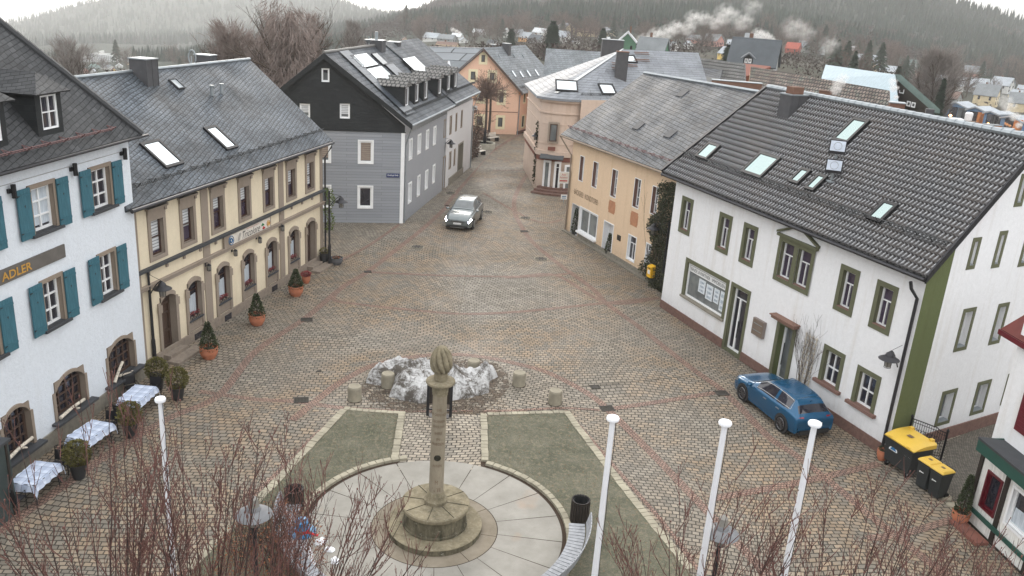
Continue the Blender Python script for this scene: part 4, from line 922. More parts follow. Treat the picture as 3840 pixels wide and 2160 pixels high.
for i, (x, y) in enumerate(((1248, 440), (1318, 408), (1372, 385))): dormer(WH2, r2, ('A3', x-26, y), 1.2, 1.35, 0, 'tile_grey', 'gable_slate', .32, .14, wcols=1, wrows=(), ww=.6)
rg = rg_keep
snow_guard(WH2, r2, .1, L2+.4, .85, 'snow_rail', .24, .45)
gutter(WH2, A-V((0, 0, .08)), B-V((0, 0, .08)), .08, [B+V((0, 0, -.1)), P2.at(L2-.05, 5.3, .08), P2.at(L2-.05, 0, .08)], 'zinc')
c0 = T + (T1-T)*.28; chimney(WH2, c0, .9, .8, APZ-.6, UP('A3', 945, 20, c0).z, -azs)
oc = G('Z4', 768, 850); azo = math.radians(75); azp = math.radians(23.25)
uO = V((math.sin(azo), math.cos(azo), 0)); uP = V((math.sin(azp), math.cos(azp), 0))
PO = wall_plane(oc - uO*8, oc); LO = PO.U.length*8
lo = PO.px('Z4', 395, 460)[0]; OG = thing('orange_house', 'orange gabled house with cream framed windows at the end of the street', 'house', tuple(PO.at(4, 0, -5)))
apu, apv = PO.px('Z4', 555, 308); LW = 8 - 2*(8-apu); EO = 4.95
left = apu - (8-apu) - .2
holes = []
for b, t in (((632, 817), (702, 730)), ((512, 655), (582, 561)), ((640, 664), (710, 569)), ((460, 520), (530, 439)), ((580, 525), (652, 446)), ((527, 408), (592, 334)), ((500, 808), (575, 722))):
 r = rect(PO, ('Z4', *b), ('Z4', *t)); q = [r[0]+.33, r[1]+.3, r[2]-.33, r[3]-.25]; holes.append(q); window(OG, PO, q, .27, .03, .12, 'yellow_trim', fm='frame_brown', gm='glass_grey', cols=1, fw=.06, sill=None)
m = MB(); wall_faces(m, PO, [(left, -.5), (8, -.5), (8, EO), (left, EO)], [h for h in holes if h[3] < EO]); wall_faces(m, PO, [(left, EO), (8, EO), (apu, apv-.1)], [h for h in holes if h[1] > EO])
for h in holes:
 if h[1] < EO < h[3]: pass
Pp = wall_plane(oc, oc + uP*9); sh = []
for b, t in (((810, 655), (831, 577)), ((860, 648), (877, 573)), ((895, 638), (912, 568)), ((797, 811), (824, 723)), ((852, 792), (871, 716)), ((928, 768), (943, 706))):
 r = rect(Pp, ('Z4', *b), ('Z4', *t)); q = [r[0]+.12, r[1]+.12, r[2]-.12, r[3]-.12]; sh.append(q); window(OG, Pp, q, .12, .03, .12, 'yellow_trim', fm='frame_brown', gm='glass_dark', cols=1, fw=.05)
r = rect(Pp, ('Z4', 888, 806), ('Z4', 906, 718)); sh.append([r[0], .1, r[2], r[3]]); window(OG, Pp, sh[-1], .08, .03, .15, 'yellow_trim', fm='door_brown', gm='door_brown', cols=1, name='door')
wall_faces(m, Pp, [(0, -.5), (14, -.5), (14, EO), (0, EO)], sh); m.poly([PO.at(left, -.5), PO.at(left, EO), PO.at(left, EO, -11), PO.at(left, -.5, -11)])
m.build('wall', M['orange_plaster'], OG)
m = MB(); pbox(m, Pp, 0, 0, 13.9, .35, .002, .04); m.build('plinth', M['plinth_brown'], OG)
m = MB(); pbox(m, PO, left, 2.45, 8, 2.52, .001, .02); m.build('string_course', M['plinth_brown'], OG)
nP = Pp.N; E0 = PO.at(8, EO-.2, .35) + nP*.35; E1 = E0 + uP*12; T = PO.at(apu, apv+.15, .35); d = ray('Z4', 950, 310)
dirR = V((uP.x, uP.y, 0)); T1 = T + dirR*11.5
m = MB(); m.slab([E0, E1, T1, T], .15); W0 = PO.at(left-.3, EO-.1, .35); m.slab([W0+dirR*12, W0, T, T1], .15); m.build('roof', M['slate_far'], OG)
for a in (E0, W0): m = MB(); dd = T-a; m.frame(a-V((0, 0, .3)), dd.normalized(), PO.N, V((0, 0, 1)), dd.length, .05, .28); m.build('bargeboard', M['door_brown'], OG)
ro = roof_plane(E0, E1, T)
for x, y in ((755, 465), (803, 468), (849, 463), (900, 458)): skylight(OG, ro, ('Z4', x+8, y+18), ('Z4', x-6, y-20), glass='skylight_mirror', fm='zinc', fw=.05)
for x, y in ((662, 352), (755, 352), (812, 353)): skylight(OG, ro, ('Z4', x+6, y+8), ('Z4', x-2, y-7), glass='skylight_glass', fm='zinc', fw=.04)
c0 = T + dirR*5.2 + nP*.4; chimney(OG, c0, .8, .7, c0.z-1.2, UP('Z4', 775, 280, c0).z, -azp)
c0 = T + dirR*2.4; m = MB(); m.lathe([(.02, .1), (.35, .22), (.4, .3)], c0, 12); m.tube([c0, c0+V((0, 0, .5))], .03, 5); m.build('satellite_dish', M['zinc'], OG)
snow_guard(OG, ro, .2, 11.5, .6, 'snow_rail', .2, .6); gutter(OG, E0-V((0, 0, .1)), E1-V((0, 0, .1)), .08, [E0-V((0, 0, .2)), Pp.at(.1, 4.4, .1), Pp.at(.1, 0, .1)], 'green_plaster' if False else 'zinc')
u, v = Pp.px('Z4', 902, 665, .3); m = MB(); pbox(m, Pp, u-1.0, v-.2, u+1.0, v+.2, .15, .2); sg = m.build('inn_sign_board', M['plate'], OG)
u, v = Pp.px('Z4', 910, 706, .3); m = MB(); m.poly([Pp.at(u-.7, v+.3, .02), Pp.at(u+.7, v+.3, .02), Pp.at(u+.7, v-.2, .8), Pp.at(u-.7, v-.2, .8)]); pbox(m, Pp, u-.7, v-.45, u+.7, v-.2, .78, .8); m.build('awning', M['awning'], OG)
r = rect(PO, ('Z4', 455, 697), ('Z4', 522, 669), .05); m = MB(); pbox(m, PO, *r, .03, .08); m.build('sign_board', M['plate'], OG)
def quad_house(name, label, cat, quads, roofmat, wallmat, zb, loc=None, group=None):
 """roof planes from four corners each (eave left, eave right, ridge right, ridge left); walls drop to zb"""
 o = thing(name, label, cat, tuple((quads[0][0]+quads[0][1])/2)[:2] + (zb,), 0, group)
 m = MB(); w = MB()
 for q in quads:
  m.slab(q, .18)
  a, b, c, d = [p - V((0, 0, .19)) for p in q]
  for s, e in ((a, b), (b, c), (d, a), (c, d)): w.add([s, e, V((e.x, e.y, zb)), V((s.x, s.y, zb))], [(0, 1, 2, 3)], 0, [[(0, s.z), ((e-s).length, e.z), ((e-s).length, zb), (0, zb)]])
 w.build('wall', M[wallmat], o); m.build('roof', M[roofmat], o); return o, quads
e0, e1 = AT('Z4', 250, 462, 104), AT('Z4', 408, 462, 100); q = [e0, e1, RG('Z4', 552, 303, e1), RG('Z4', 102, 292, e0)]
o, _ = quad_house('orange_house_wing', 'long slate roofed wing running left from the orange gabled house', 'house', [q], 'slate_far', 'orange_plaster', -1)
q = [AT('Z4', 240, 470, 97), AT('Z4', 345, 470, 96), AT('Z4', 342, 386, 99), AT('Z4', 225, 382, 100)]
o, _ = quad_house('dark_roofed_house', 'small dark tiled roof wedged behind the last dormer of the pale house', 'house', [q], 'tile_grey', 'pale_plaster', 0)
b = AT('Z4', 343, 455, 95.5); m = MB(); m.tube([b, AT('Z4', 343, 385, 95.5)], [.35, .1], 6); m.build('vent_cowl', M['snow_white'], o)
e0, e1 = AT('R5', 152, 412, 96), AT('R5', 470, 430, 92); q = [e0, e1, RG('R5', 475, 262, e1), RG('R5', 172, 243, e0)]
o, _ = quad_house('slate_roofed_house', 'house with wide plain slate roof between the orange house and the pink corner house', 'house', [q], 'slate_far', 'orange_plaster', 0)
o.location = o.location
rq = roof_plane(q[0], q[1], q[3]); snow_guard(o, rq, .3, 5, .5, 'snow_rail', .2, .8)
chimney(o, AT('R5', 502, 262, 92), 2.2, 1.2, 4, AT('R5', 500, 200, 92).z, 0, nm='chimney', seams=False)
# ================================================================ RIGHT SIDE
foot = [G('R5', 135, 988), G('R5', 165, 1005), G('R5', 290, 1030)]
az = math.radians(66); a0 = G('R5', 150, 978); uK = V((math.sin(az), math.cos(az), 0)); PK = wall_plane(a0, a0 + uK)
KR = 9.0
PK_H = thing('corner_shop_house', 'pink stone corner house with shop front, stair and big pale slate hip roof', 'shop building', tuple(PK.at(4, 0, -4)))
kh = PK.px('R5', 200, 490)[1]
def kp(s):      # s metres along the front; rounded at the left
 R = 2.6
 if s < 2.6:
  a = (1 - s/2.6)*math.radians(70); return PK.at(2.6 - R*math.sin(a)*1.0, 0, -R*(1-math.cos(a)))
 return PK.at(s, 0, 0)
S_ = [i*.26 for i in range(11)] + [KR]
side = kp(0) + V((-.12, 1, 0)).normalized()*9
pts = [side] + [kp(s) for s in S_]
def band(mb, z0, z1, off=0.0, mat=0, closed=False):
 P_ = []
 for i, p in enumerate(pts):
  a, b = pts[max(i-1, 0)], pts[min(i+1, len(pts)-1)]; t_ = (b-a).normalized(); n_ = V((t_.y, -t_.x, 0))
  if n_.dot(EYE-p) < 0 and i > 0: n_ = -n_
  if i == 0: n_ = V((-1, 0, 0))
  P_.append(p + n_*off)
 L_ = 0
 for a, b in zip(P_, P_[1:]):
  l = (b-a).length
  mb.poly([V((a.x, a.y, z0)), V((b.x, b.y, z0)), V((b.x, b.y, z1)), V((a.x, a.y, z1))], mat, [(L_, z0), (L_+l, z0), (L_+l, z1), (L_, z1)]); L_ += l
 if off:
  for z in (z0, z1):
   for (a, b), (c, d) in zip(zip(P_, P_[1:]), zip(pts, pts[1:])): mb.poly([V((a.x, a.y, z)), V((b.x, b.y, z)), V((d.x, d.y, z)), V((c.x, c.y, z))], mat)
m = MB(); band(m, 0, kh-.1); m.build('wall', M['pink_plaster'], PK_H)
m = MB(); band(m, kh-.45, kh-.1, .25); band(m, kh-1.35, kh-1.25, .1); band(m, 2.95, 3.35, .16); band(m, kh-2.2, kh-2.14, .03); band(m, 3.9, 3.96, .04); m.build('cornice_band', M['sandstone'] if False else M['pink_plaster'], PK_H)
m = MB(); band(m, 2.55, 2.95, .06); m.build('fascia', M['brick_red'], PK_H)
def fl(s):      # little plane tangent to the front at s
 a, b = kp(s-.01), kp(s+.01); return wall_plane(a, a + (b-a)*50)
r = rect(PK, ('R5', 180, 722), ('R5', 232, 612)); f = fl(max(1.5, r[0]+.7)); w = r[2]-r[0]
f = fl(1.7); vv = (f.px('R5', 180, 718)[1], f.px('R5', 232, 618)[1]); uu = (f.px('R5', 180, 700, .05)[0], f.px('R5', 232, 650, .05)[0])
window(PK_H, f, [uu[0]+.1, vv[0]+.15, uu[1]-.05, vv[1]-.1], .14, .03, .0, 'sandstone', fm='frame_brown', gm='glass_grey', cols=1, fw=.07, off=.08)
r = [uu[0]+.05, f.px('R5', 200, 757)[1], uu[1]-.1, f.px('R5', 200, 738)[1]]; m = MB(); pbox(m, f, *r, .08, .12); m.build('relief_plate', M['brick_red'], PK_H)
f1 = fl(1.0); f2 = fl(2.0); f3 = fl(3.2)
def shopw(f, b, t, nm, **kw):
 r = rect(f, b, t, .12); window(PK_H, f, [r[0]+.06, r[1]+.06, r[2]-.06, r[3]-.06], .08, .02, .0, 'white_paint', fm='white_paint', fw=.09, cols=1, off=.12, name=nm, **kw)
shopw(f1, ('R5', 150, 950), ('R5', 198, 810), 'shop_window', gm='glass_shop'); shopw(f2, ('R5', 202, 985), ('R5', 248, 815), 'shop_door', gm='glass_dark', rows=(.85,)); shopw(f3, ('R5', 252, 1000), ('R5', 300, 830), 'shop_window', gm='glass_shop')
m = MB()
for k, (h0, h1, e) in enumerate(((0, .16, 1.25), (.16, .32, .85), (.32, .48, .45))):
 for s in S_[:9] + [3.2]:
  pass
 P_ = [kp(s) for s in (0.4, 1.0, 1.6, 2.2, 2.6, 4.6)]; Q_ = [p + fl(s).N*e for p, s in zip(P_, (0.4, 1.0, 1.6, 2.2, 2.6, 4.6))]
 for i in range(5):
  a, b, c, d = P_[i], P_[i+1], Q_[i+1], Q_[i]
  m.add([V((p.x, p.y, z)) for z in (h0, h1) for p in (a, b, c, d)], [(4, 5, 6, 7), (3, 2, 6, 7), (0, 3, 7, 4), (1, 2, 6, 5)])
o = m.build('shop_steps', M['plinth_brown'], PK_H)
f = fl(1.4); u, v = f.px('R5', 200, 800, .7); m = MB(); m.tube([f.at(u-1.0, v, .65), f.at(u+.9, v, .65)], .07, 6); m.poly([f.at(u-1, v+.25, .05), f.at(u+.9, v+.25, .05), f.at(u+.9, v, .65), f.at(u-1, v, .65)]); m.build('awning', M['awning'], PK_H)
pe = [p + V((0, 0, kh)) for p in pts]; TOPL = RG('R5', 560, 248, V((kp(5).x, kp(5).y, kh)), .62)
m = MB(); ev = []
for i, p in enumerate(pts):
 a, b = pts[max(i-1, 0)], pts[min(i+1, len(pts)-1)]; t_ = (b-a).normalized(); n_ = V((t_.y, -t_.x, 0)); n_ = -n_ if (n_.dot(EYE-p) < 0 and i) else n_
 if i == 0: n_ = V((-1, 0, 0))
 ev.append(V((p.x, p.y, kh-.1)) + n_*.4)
for i in range(len(ev)-2):
 a, b = ev[i], ev[i+1]; m.add([a, b, TOPL], [(0, 1, 2)], 0, [[(i, 0), (i+(b-a).length, 0), (i, 6)]])
 m.add([a-V((0, 0, .18)), b-V((0, 0, .18)), b, a], [(0, 1, 2, 3)])
a, b = ev[-2], ev[-1]; ext = (b-a).normalized(); bR = a + ext*22; rk = roof_plane(a, bR, TOPL)
vt = (TOPL-rk.o).dot(rk.W); tl = TOPL; tr = rk.at(rk.px('R5', 940, 268)[0], vt); bR = rk.at(rk.px('R5', 968, 430)[0], 0)
m.slab([a, bR, tr, tl], .18);
m.build('roof', M['slate_corner'], PK_H)
m = MB(); m.poly([a, bR, V((bR.x, bR.y, 0)), V((a.x, a.y, 0))]); m.poly([bR, tr, V((tr.x, tr.y, 0)), V((bR.x, bR.y, 0))]); m.build('wall', M['pink_plaster'], PK_H)
m = MB(); ff = ev[4]; d_ = (TOPL-ff); s_ = V((0, 0, 1)).cross(d_).normalized()*.22; m.poly([ff+d_*.08+s_+V((0, 0, .05)), ff+d_*.08-s_+V((0, 0, .05)), TOPL+V((0, 0, .06))-s_*.4, TOPL+V((0, 0, .06))+s_*.4]); m.build('hip_flashing', M['zinc'], PK_H)
skylight(PK_H, rk, ('R5', 460, 466), ('R5', 502, 425)); skylight(PK_H, rk, ('R5', 580, 307), ('R5', 612, 281))
fr = roof_plane(ev[7], ev[9], TOPL); skylight(PK_H, fr, ('R5', 228, 447), ('R5', 322, 408))
u, v = rk.px('R5', 545, 396); b = rk.at(u, v); chimney(PK_H, b + V((0, .3, 0)), .95, .8, b.z-.3, UP('R5', 550, 262, b).z, 0, cap='chimney_brick')
for x0, x1, y in ((615, 688, 262), (615, 690, 297), (572, 630, 324), (502, 530, 315), (502, 530, 338)):
 a_, b_ = rk.px('R5', x0, y, .15), rk.px('R5', x1, y+3, .15); m = MB(); pbox(m, rk, a_[0], a_[1]-.03, b_[0], a_[1]+.03, .12, .16); pbox(m, rk, a_[0], a_[1]-.2, b_[0], a_[1]-.16, .12, .15); m.build('roof_step', M['chimney_brick'], PK_H)
snow_guard(PK_H, rk, .2, 6, .5, 'snow_rail', .22, .9, True)
bk = G('R5', 280, 1165); az = math.radians(-24.0); dB = V((math.sin(az), math.cos(az), 0))
PB = wall_plane(bk + dB*.3, bk - dB*12);
BKR = PB.px('R5', 822, 1000)[0]
BK = thing('bakery_building', 'ochre rendered former bakery with frosted grey slate roof and faded lettering', 'house', tuple(PB.at(5, 0, -4)))
EHB = 6.3; holes = []
for b, t in (((433, 293), (493, 86)), ((545, 348), (613, 138)), ((705, 430), (782, 205)), ((895, 520), (982, 285)), ((1048, 578), (1135, 352))):
 r = rect(PB, ('A5', *b), ('A5', *t)); q = [r[0]+.06, r[1]+.08, r[2]-.06, r[3]-.06]; holes.append(q); window(BK, PB, q, .05, .015, .26, 'white_paint', fm='white_paint', gm='glass_dark', cols=2, rows=(.33, .67), fw=.07, reveal='tile_red' if False else 'plinth_brown')
r = rect(PB, ('A5', 436, 722), ('A5', 604, 612)); r = rect(PB, ('A5', 437, 722), ('A5', 603, 600)); holes.append(r); window(BK, PB, r, .07, .03, .1, 'white_paint', fm='white_paint', gm='glass_shop', cols=2, rows=(), fw=.1, mull=.1, sill=('white_paint', .1, .1, .2), head='full')
r = rect(PB, ('A5', 364, 745), ('A5', 445, 520)); r[1] = .12; holes.append(r); window(BK, PB, r, .04, .02, .9, 'pale_plaster', fm='pale_plaster', gm='clay', cols=1, fw=.05, name='entrance')
r = rect(PB, ('A5', 636, 905), ('A5', 740, 682)); r[1] = .12; holes.append(r); window(BK, PB, r, .06, .03, .35, 'white_paint', fm='white_paint', gm='pale_plaster', cols=1, fw=.06, name='door')
for b, t in (((850, 958), (936, 792)), ((1002, 1035), (1062, 852))):
 r = rect(PB, ('A5', *b), ('A5', *t)); holes.append(r); window(BK, PB, r, .06, .02, .15, 'white_paint', fm='white_paint', gm='glass_dark', cols=2, rows=(.7,), fw=.06)
m = MB(); wall_faces(m, PB, [(0, -.2), (BKR, -.2), (BKR, EHB+.4), (0, EHB-.05)], holes); m.poly([PB.at(0, -.2), PB.at(0, EHB), PB.at(0, 9.6, -5), PB.at(0, EHB, -10), PB.at(0, -.2, -10)]); m.build('wall', M['bakery_plaster'], BK)
m = MB(); pbox(m, PB, r[0]-9.2 if False else 1.9, -.2, BKR, .32, .002, .07); pbox(m, PB, 0, -.2, BKR, .1, .07, .3); m.build('plinth', M['plinth_grey'], BK)
t0 = PB.px('A5', 392, 378); t1 = PB.px('A5', 612, 490); text(BK, PB, '· BÄCKEREI · KONDITOREI ·', t0[0], (t0[1]+t1[1])/2-.17, t1[0], .42, 'ink_brown', .012)
for b, t in (((690, 560), (758, 482)), ((877, 668), (955, 580))):
 r = rect(PB, ('A5', *b), ('A5', *t)); m = MB(); pbox(m, PB, r[0]+.05, r[1], r[2]-.05, r[3], .002, .012); pbox(m, PB, r[0], r[1]+.15, r[0]+.05, r[3]-.12, .002, .012); pbox(m, PB, r[2]-.05, r[1]+.12, r[2], r[3]-.15, .002, .012); m.build('bare_render_patch', M['rust_plate'], BK)
r = rect(PB, ('A5', 770, 800), ('A5', 803, 772)); m = MB(); pbox(m, PB, *r, .002, .04); m.build('plaque', M['timber_black'], BK)
EI = PB.px('R5', 300, 700, .45)[1]+.05; E0 = PB.at(-1.1, EI, .45); E1 = PB.at(BKR+.1, PB.px('R5', 755, 862, .45)[1]+.05, .45)
qz = PB.at(0, 0, -5.0); d = ray('R5', 665, 368); tt = (qz-EYE).dot(PB.N)/d.dot(PB.N); tz = (EYE+d*tt).z
RB0 = PB.at(((EYE+d*tt)-PB.o).dot(PB.U), tz, -5.0); RB1 = PB.at(BKR+.1, tz+.25, -5.0)
m = MB(); m.slab([E0, E1, RB1, RB0], .15); m.slab([PB.at(BKR, EHB, -10.3), PB.at(-.35, EHB, -10.3), RB0, RB1], .15); m.build('roof', M['slate_bakery'], BK)
rb = roof_plane(E0, E1, RB0)
m = MB(); m.tube([RB0+V((0, 0, .03)), RB1+V((0, 0, .03))], .1, 6); m.build('ridge_cap', M['zinc'], BK)
for x, y in ((858, 473), (637, 637), (797, 677)):
 u, v = rb.px('R5', x, y); m = MB(); pbox(m, rb, u-.33, v-.3, u+.33, v+.33, -.02, .08); m.build('roof_hatch', M['lead'], BK)
snow_guard(BK, rb, .2, (E1-E0).length-.2, .7, 'snow_rail_red', .2, 1.0)
gutter(BK, E0-V((0, 0, .1)), E1-V((0, 0, .1)), .07, [E0-V((0, 0, .15)), PB.at(.1, 5.2, .12), PB.at(.08, 0, .1)], 'sandstone_dark')
az = math.radians(-22.75); dW = V((math.sin(az), math.cos(az), 0)); wc = G('R8', 590, 850); LWH = 17.2
wc = wc + V((0, 0, 0)); PW = wall_plane(wc + dW*LWH, wc); US = LWH
PW.o = PW.o
uL = PW.px('R5', 822, 960)[0]
WHH = thing('white_house', 'long white house with olive green window surrounds and grey wavy tile roof', 'house', tuple(PW.at(9, 0, -5)))
EHW = 7.0; holes = []
def ow(b, t, sw=.19, **kw):
 r = rect(PW, b, t); q = [r[0]+sw, r[1]+sw, r[2]-sw, r[3]-sw]; holes.append(q); return window(WHH, PW, q, sw, .03, .17, 'olive_trim', fm='white_paint', gm=kw.pop('gm', 'glass_violet'), fw=.07, cols=2, mull=.04, **kw), q
def inner_sill(w, q, mat='plinth_brown'):
 m = MB(); pbox(m, PW, q[0], q[1]-.001, q[2], q[1]+.03, -.11, .04); m.build('sill', M[mat], w)
up = [rect(PW, ('R5', 838, 1163), ('R5', 915, 1003)), rect(PW, ('R5', 1022, 1255), ('R5', 1112, 1088)), rect(PW, ('R5', 1140, 1313), ('R5', 1242, 1146)), rect(PW, ('Z2', 1124, 480), ('Z2', 1316, 242)), rect(PW, ('Z2', 1362, 612), ('Z2', 1571, 370))]
v0 = sorted(r[1] for r in up)[2]; v1 = sorted(r[3] for r in up)[2]; wd = sorted(r[2]-r[0] for r in up)[2]
for r in up:
 c = (r[0]+r[2])/2; q = [c-wd/2+.19, v0+.19, c+wd/2-.19, v1-.19]; holes.append(q)
 w = window(WHH, PW, q, .19, .03, .19, 'olive_trim', fm='white_paint', gm='glass_violet', fw=.07, cols=2, rows=(.66,), mull=.04, curtain=None); inner_sill(w, q)
r = rect(PW, ('Z2', 724, 262), ('Z2', 1018, 92)); mid = (r[0]+r[2])/2
gv = []
for s in (0, 1):
 q = [r[0]+.2, v0+.19, mid-.13, v1-.12] if s == 0 else [mid+.13, v0+.19, r[2]-.2, v1-.12]; holes.append(q); gv.append(q)
 w = window(WHH, PW, q, .0, .05, .19, 'olive_trim', fm='white_paint', gm='glass_violet', fw=.07, cols=2, rows=(.66,), mull=.04); inner_sill(w, q)
m = MB(); wall_faces(m, PW, [(r[0], v0), (r[2], v0), (r[2], v1+.08), (r[0], v1+.08)], gv, d=.05)
pbox(m, PW, r[0]-.1, v1+.08, r[2]+.1, v1+.2, .001, .14);
c = mid; hw = (r[2]-r[0])/2+.15
for s in (-1, 1):
 a_ = PW.at(c+s*hw, v1+.2, .0); t_ = PW.at(c, v1+.72, .0); dd = t_-a_; m.frame(a_, dd.normalized(), PW.N, V((0, 0, 1)), dd.length, .14, .09)
pd = m.build('pediment_surround', M['olive_trim'], WHH)
m = MB(); m.poly([PW.at(c-hw+.1, v1+.2, .03), PW.at(c+hw-.1, v1+.2, .03), PW.at(c, v1+.7, .03)]); m.build('pediment_field', M['white_plaster'], pd)
r = rect(PW, ('Z2', 98, 378), ('Z2', 418, 290)); r[3] = PW.px('Z2', 130, 112)[1]; q = [r[0]+.22, r[1]+.12, r[2]-.1, r[3]-.2]; holes.append(q)
w = window(WHH, PW, q, .2, .03, .12, 'olive_trim', fm='white_paint', gm='glass_shop', fw=.1, cols=1, sill=('plinth_grey', .2, .1, .12))
m = MB(); pbox(m, PW, q[0]+.14, q[3]-.42, q[2]-.14, q[3]-.13, -.10, -.085); sg = m.build('shop_sign', M['plate'], w); text(sg, PW, 'BENDL & PARTNER · IMMOBILIEN', q[0]+.2, q[3]-.36, q[2]-.2, .17, 'ink', -.08)
wq = q[2]-q[0]
for (fx, fy, fw_, fh_) in ((.30, .34, .17, .52), (.50, .24, .17, .58), (.70, .28, .13, .55), (.86, .1, .10, .75)):
 m = MB(); hq = q[3]-q[1]-.45; u_ = q[0]+wq*fx; v_ = q[1]+.1+hq*fy; pbox(m, PW, u_, v_, u_+wq*fw_, v_+hq*fh_, -.112, -.10); o = m.build('notice_panel', M['paper'], w)
 m = MB()
 for i in range(3): pbox(m, PW, u_+wq*fw_*.2, v_+hq*fh_*(.1+.3*i), u_+wq*fw_*.8, v_+hq*fh_*(.25+.3*i), -.10, -.098)
 m.build('notice_print', M['w_note'], o)
q = rect(PW, ('Z2', 402, 655), ('Z2', 556, 368)); q[1] = .12; holes.append(q); w = window(WHH, PW, q, .17, .03, .2, 'olive_trim', fm='white_paint', gm='glass_dark', fw=.1, cols=1, rows=(.84,), name='shop_door')
m = MB(); pbox(m, PW, q[0]+.42, q[1]+.08, q[0]+.52, q[1]+(q[3]-q[1])*.84, -.19, -.13); m.build('door_mullion', M['white_paint'], w); m = MB(); m.tube([PW.at(q[0]+.6, q[1]+.7, -.1), PW.at(q[0]+.6, q[1]+1.5, -.1)], .018, 6); m.build('handle', M['dark_metal'], w)
q = rect(PW, ('Z2', 722, 868), ('Z2', 862, 618)); q[1] = .12; holes.append(q)
w = window(WHH, PW, q, .2, .04, .3, 'olive_trim', fm='white_paint', gm='glass_grey', fw=.12, cols=1, rows=(), name='house_door', reveal='green_plaster')
m = MB(); pbox(m, PW, q[0]-.35, q[3]+.2, q[2]+.3, q[3]+.32, .001, .30); pbox(m, PW, q[0]-.4, q[3]+.32, q[2]+.35, q[3]+.37, .001, .36); m.build('door_hood', M['red_sandstone'], w)
m = MB(); m.tube([PW.at(q[0]+.2, q[1]+.7, -.2), PW.at(q[0]+.2, q[1]+1.7, -.2)], .02, 6); m.build('handle', M['dark_metal'], w)
for b, t in ((('Z2', 1024, 945), ('Z2', 1218, 782)), (('Z2', 1246, 1092), ('Z2', 1462, 934))):
 r = rect(PW, b, t); q = [r[0]+.2, r[1]+.05, r[2]-.18, r[3]-.18]; holes.append(q); window(WHH, PW, q, .18, .03, .17, 'olive_trim', fm='white_paint', gm='glass_dark', fw=.09, cols=2, rows=(.5,), mull=.05, sill=('red_sandstone' if False else 'plinth_brown', .32, .12, .16), head='full')
m = MB(); wall_faces(m, PW, [(uL, -.1), (US, -.1), (US, EHW), (uL, EHW)], holes); m.build('wall', M['white_plaster'], WHH)
m = MB(); pb = [uL]
doors = sorted([(h[0]-.17, h[2]+.17) for h in holes if h[1] < .2]); cur = uL
for a_, b_ in doors + [(US+.03, US+.03)]: pbox(m, PW, cur, -.1, a_, .42, .002, .05); cur = b_
m.build('plinth', M['plinth_brown'], WHH)
az2 = math.radians(59.25); dS = V((math.sin(az2), math.cos(az2), 0)); LS = 16.0
PSD = wall_plane(wc, wc + dS*LS); nz = PSD
RH = 0
EOV = .5; EI = 7.05; E0 = PW.at(PW.px('R5', 757, 860, .5)[0], EI, EOV); E1 = PW.at(US+.35, EI, EOV)
DP = 4.2; qz = PW.at(0, 0, -DP); d = ray('R5', 1290, 440); tt = (qz-EYE).dot(PW.N)/d.dot(PW.N); zr = (EYE+d*tt).z
d = ray('R7', 640, 580); tt = (qz-EYE).dot(PW.N)/d.dot(PW.N); zr2 = (EYE+d*tt).z
ZR = (zr+zr2)/2
inw = V((-PW.N.x, -PW.N.y, 0)); sk = dS - inw*dS.dot(inw)      # gable skew
def gab(t_, z): return V((E1.x, E1.y, 0)) + (dS/dS.dot(inw))*t_ + V((0, 0, z))
RW1 = gab(DP+EOV, ZR); _d = ray('R5', 1288, 438); RW0 = EYE + _d*((qz-EYE).dot(PW.N)/_d.dot(PW.N)); ZR = RW0.z*.5 + ZR*.5; RW0.z = ZR; RW1 = gab(DP+EOV, ZR)
rw = roof_plane(E0, E1, RW0); es = (RW0-rw.o).dot(rw.U)
m = MB(); th = .07
slen = (RW0-E0).dot(rw.W); ulen = (E1-E0).length; eu = (RW1-rw.o).dot(rw.U)
rows = int(slen/.30); nu = int((max(ulen, eu))/.18*6)
vs = []; fs = []; uvs = []
for j in range(rows+1):
 for e in (0, 1):
  v = min(j*.30 + e*.295, slen); hh = (.055 if e == 0 else .012)
  umax = ulen + (eu-ulen)*v/slen; umin = es*v/slen
  for i in range(nu+1):
   u = umin + (umax-umin)*i/nu; vs.append(rw.at(u, v, hh + .036*math.cos(2*math.pi*u/.18))); uvs.append((u, v))
w_ = nu+1
for r_ in range(2*(rows+1)-1):
 for i in range(nu): a_ = r_*w_+i; fs.append((a_, a_+1, a_+w_+1, a_+w_))
m.add(vs, fs, 0, [[uvs[k] for k in f] for f in fs])
m.build('roof', M['tile_white_house'], WHH)
m = MB(); BK0 = RW0 + inw*(DP+EOV); BK0.z = EHW-.2; BK1 = gab(LS*dS.dot(inw)+EOV, EHW-.2); BK0 = E0 + inw*(LS*dS.dot(inw)+EOV); m.slab([BK1, BK0, RW0, RW1], .15)
m.slab([E0-V((0, 0, .03)), E1-V((0, 0, .03)), RW1-V((0, 0, .03)), RW0-V((0, 0, .03))], .12); m.build('roof_underside', M['tile_grey'], WHH)
ridge(WHH, RW0+V((0, 0, .06)), RW1+V((0, 0, .06)), 'clay' if False else 'tile_ridge', .13) if 'tile_ridge' in M else ridge(WHH, RW0+V((0, 0, .06)), RW1+V((0, 0, .06)), 'zinc', .13)
m = MB()
for a_, b_, n_ in ((E1, RW1, PSD.N), (E0, RW0, -rw.U)):
 dd = b_-a_; m.frame(a_-V((0, 0, .22)), dd.normalized(), n_, V((0, 0, 1)), dd.length, .06, .30)
m.frame(E0+V((0, 0, .02))-rw.U*.12, (RW0-E0).normalized(), rw.U, rw.N, (RW0-E0).length, .16, .12)
m.build('bargeboard', M['dark_metal'], WHH)
gz = lambda t_: EHW + (ZR-EHW)*min(t_, 2*LS_-t_)/LS_
LS_ = DP/dS.dot(inw)
sholes = []
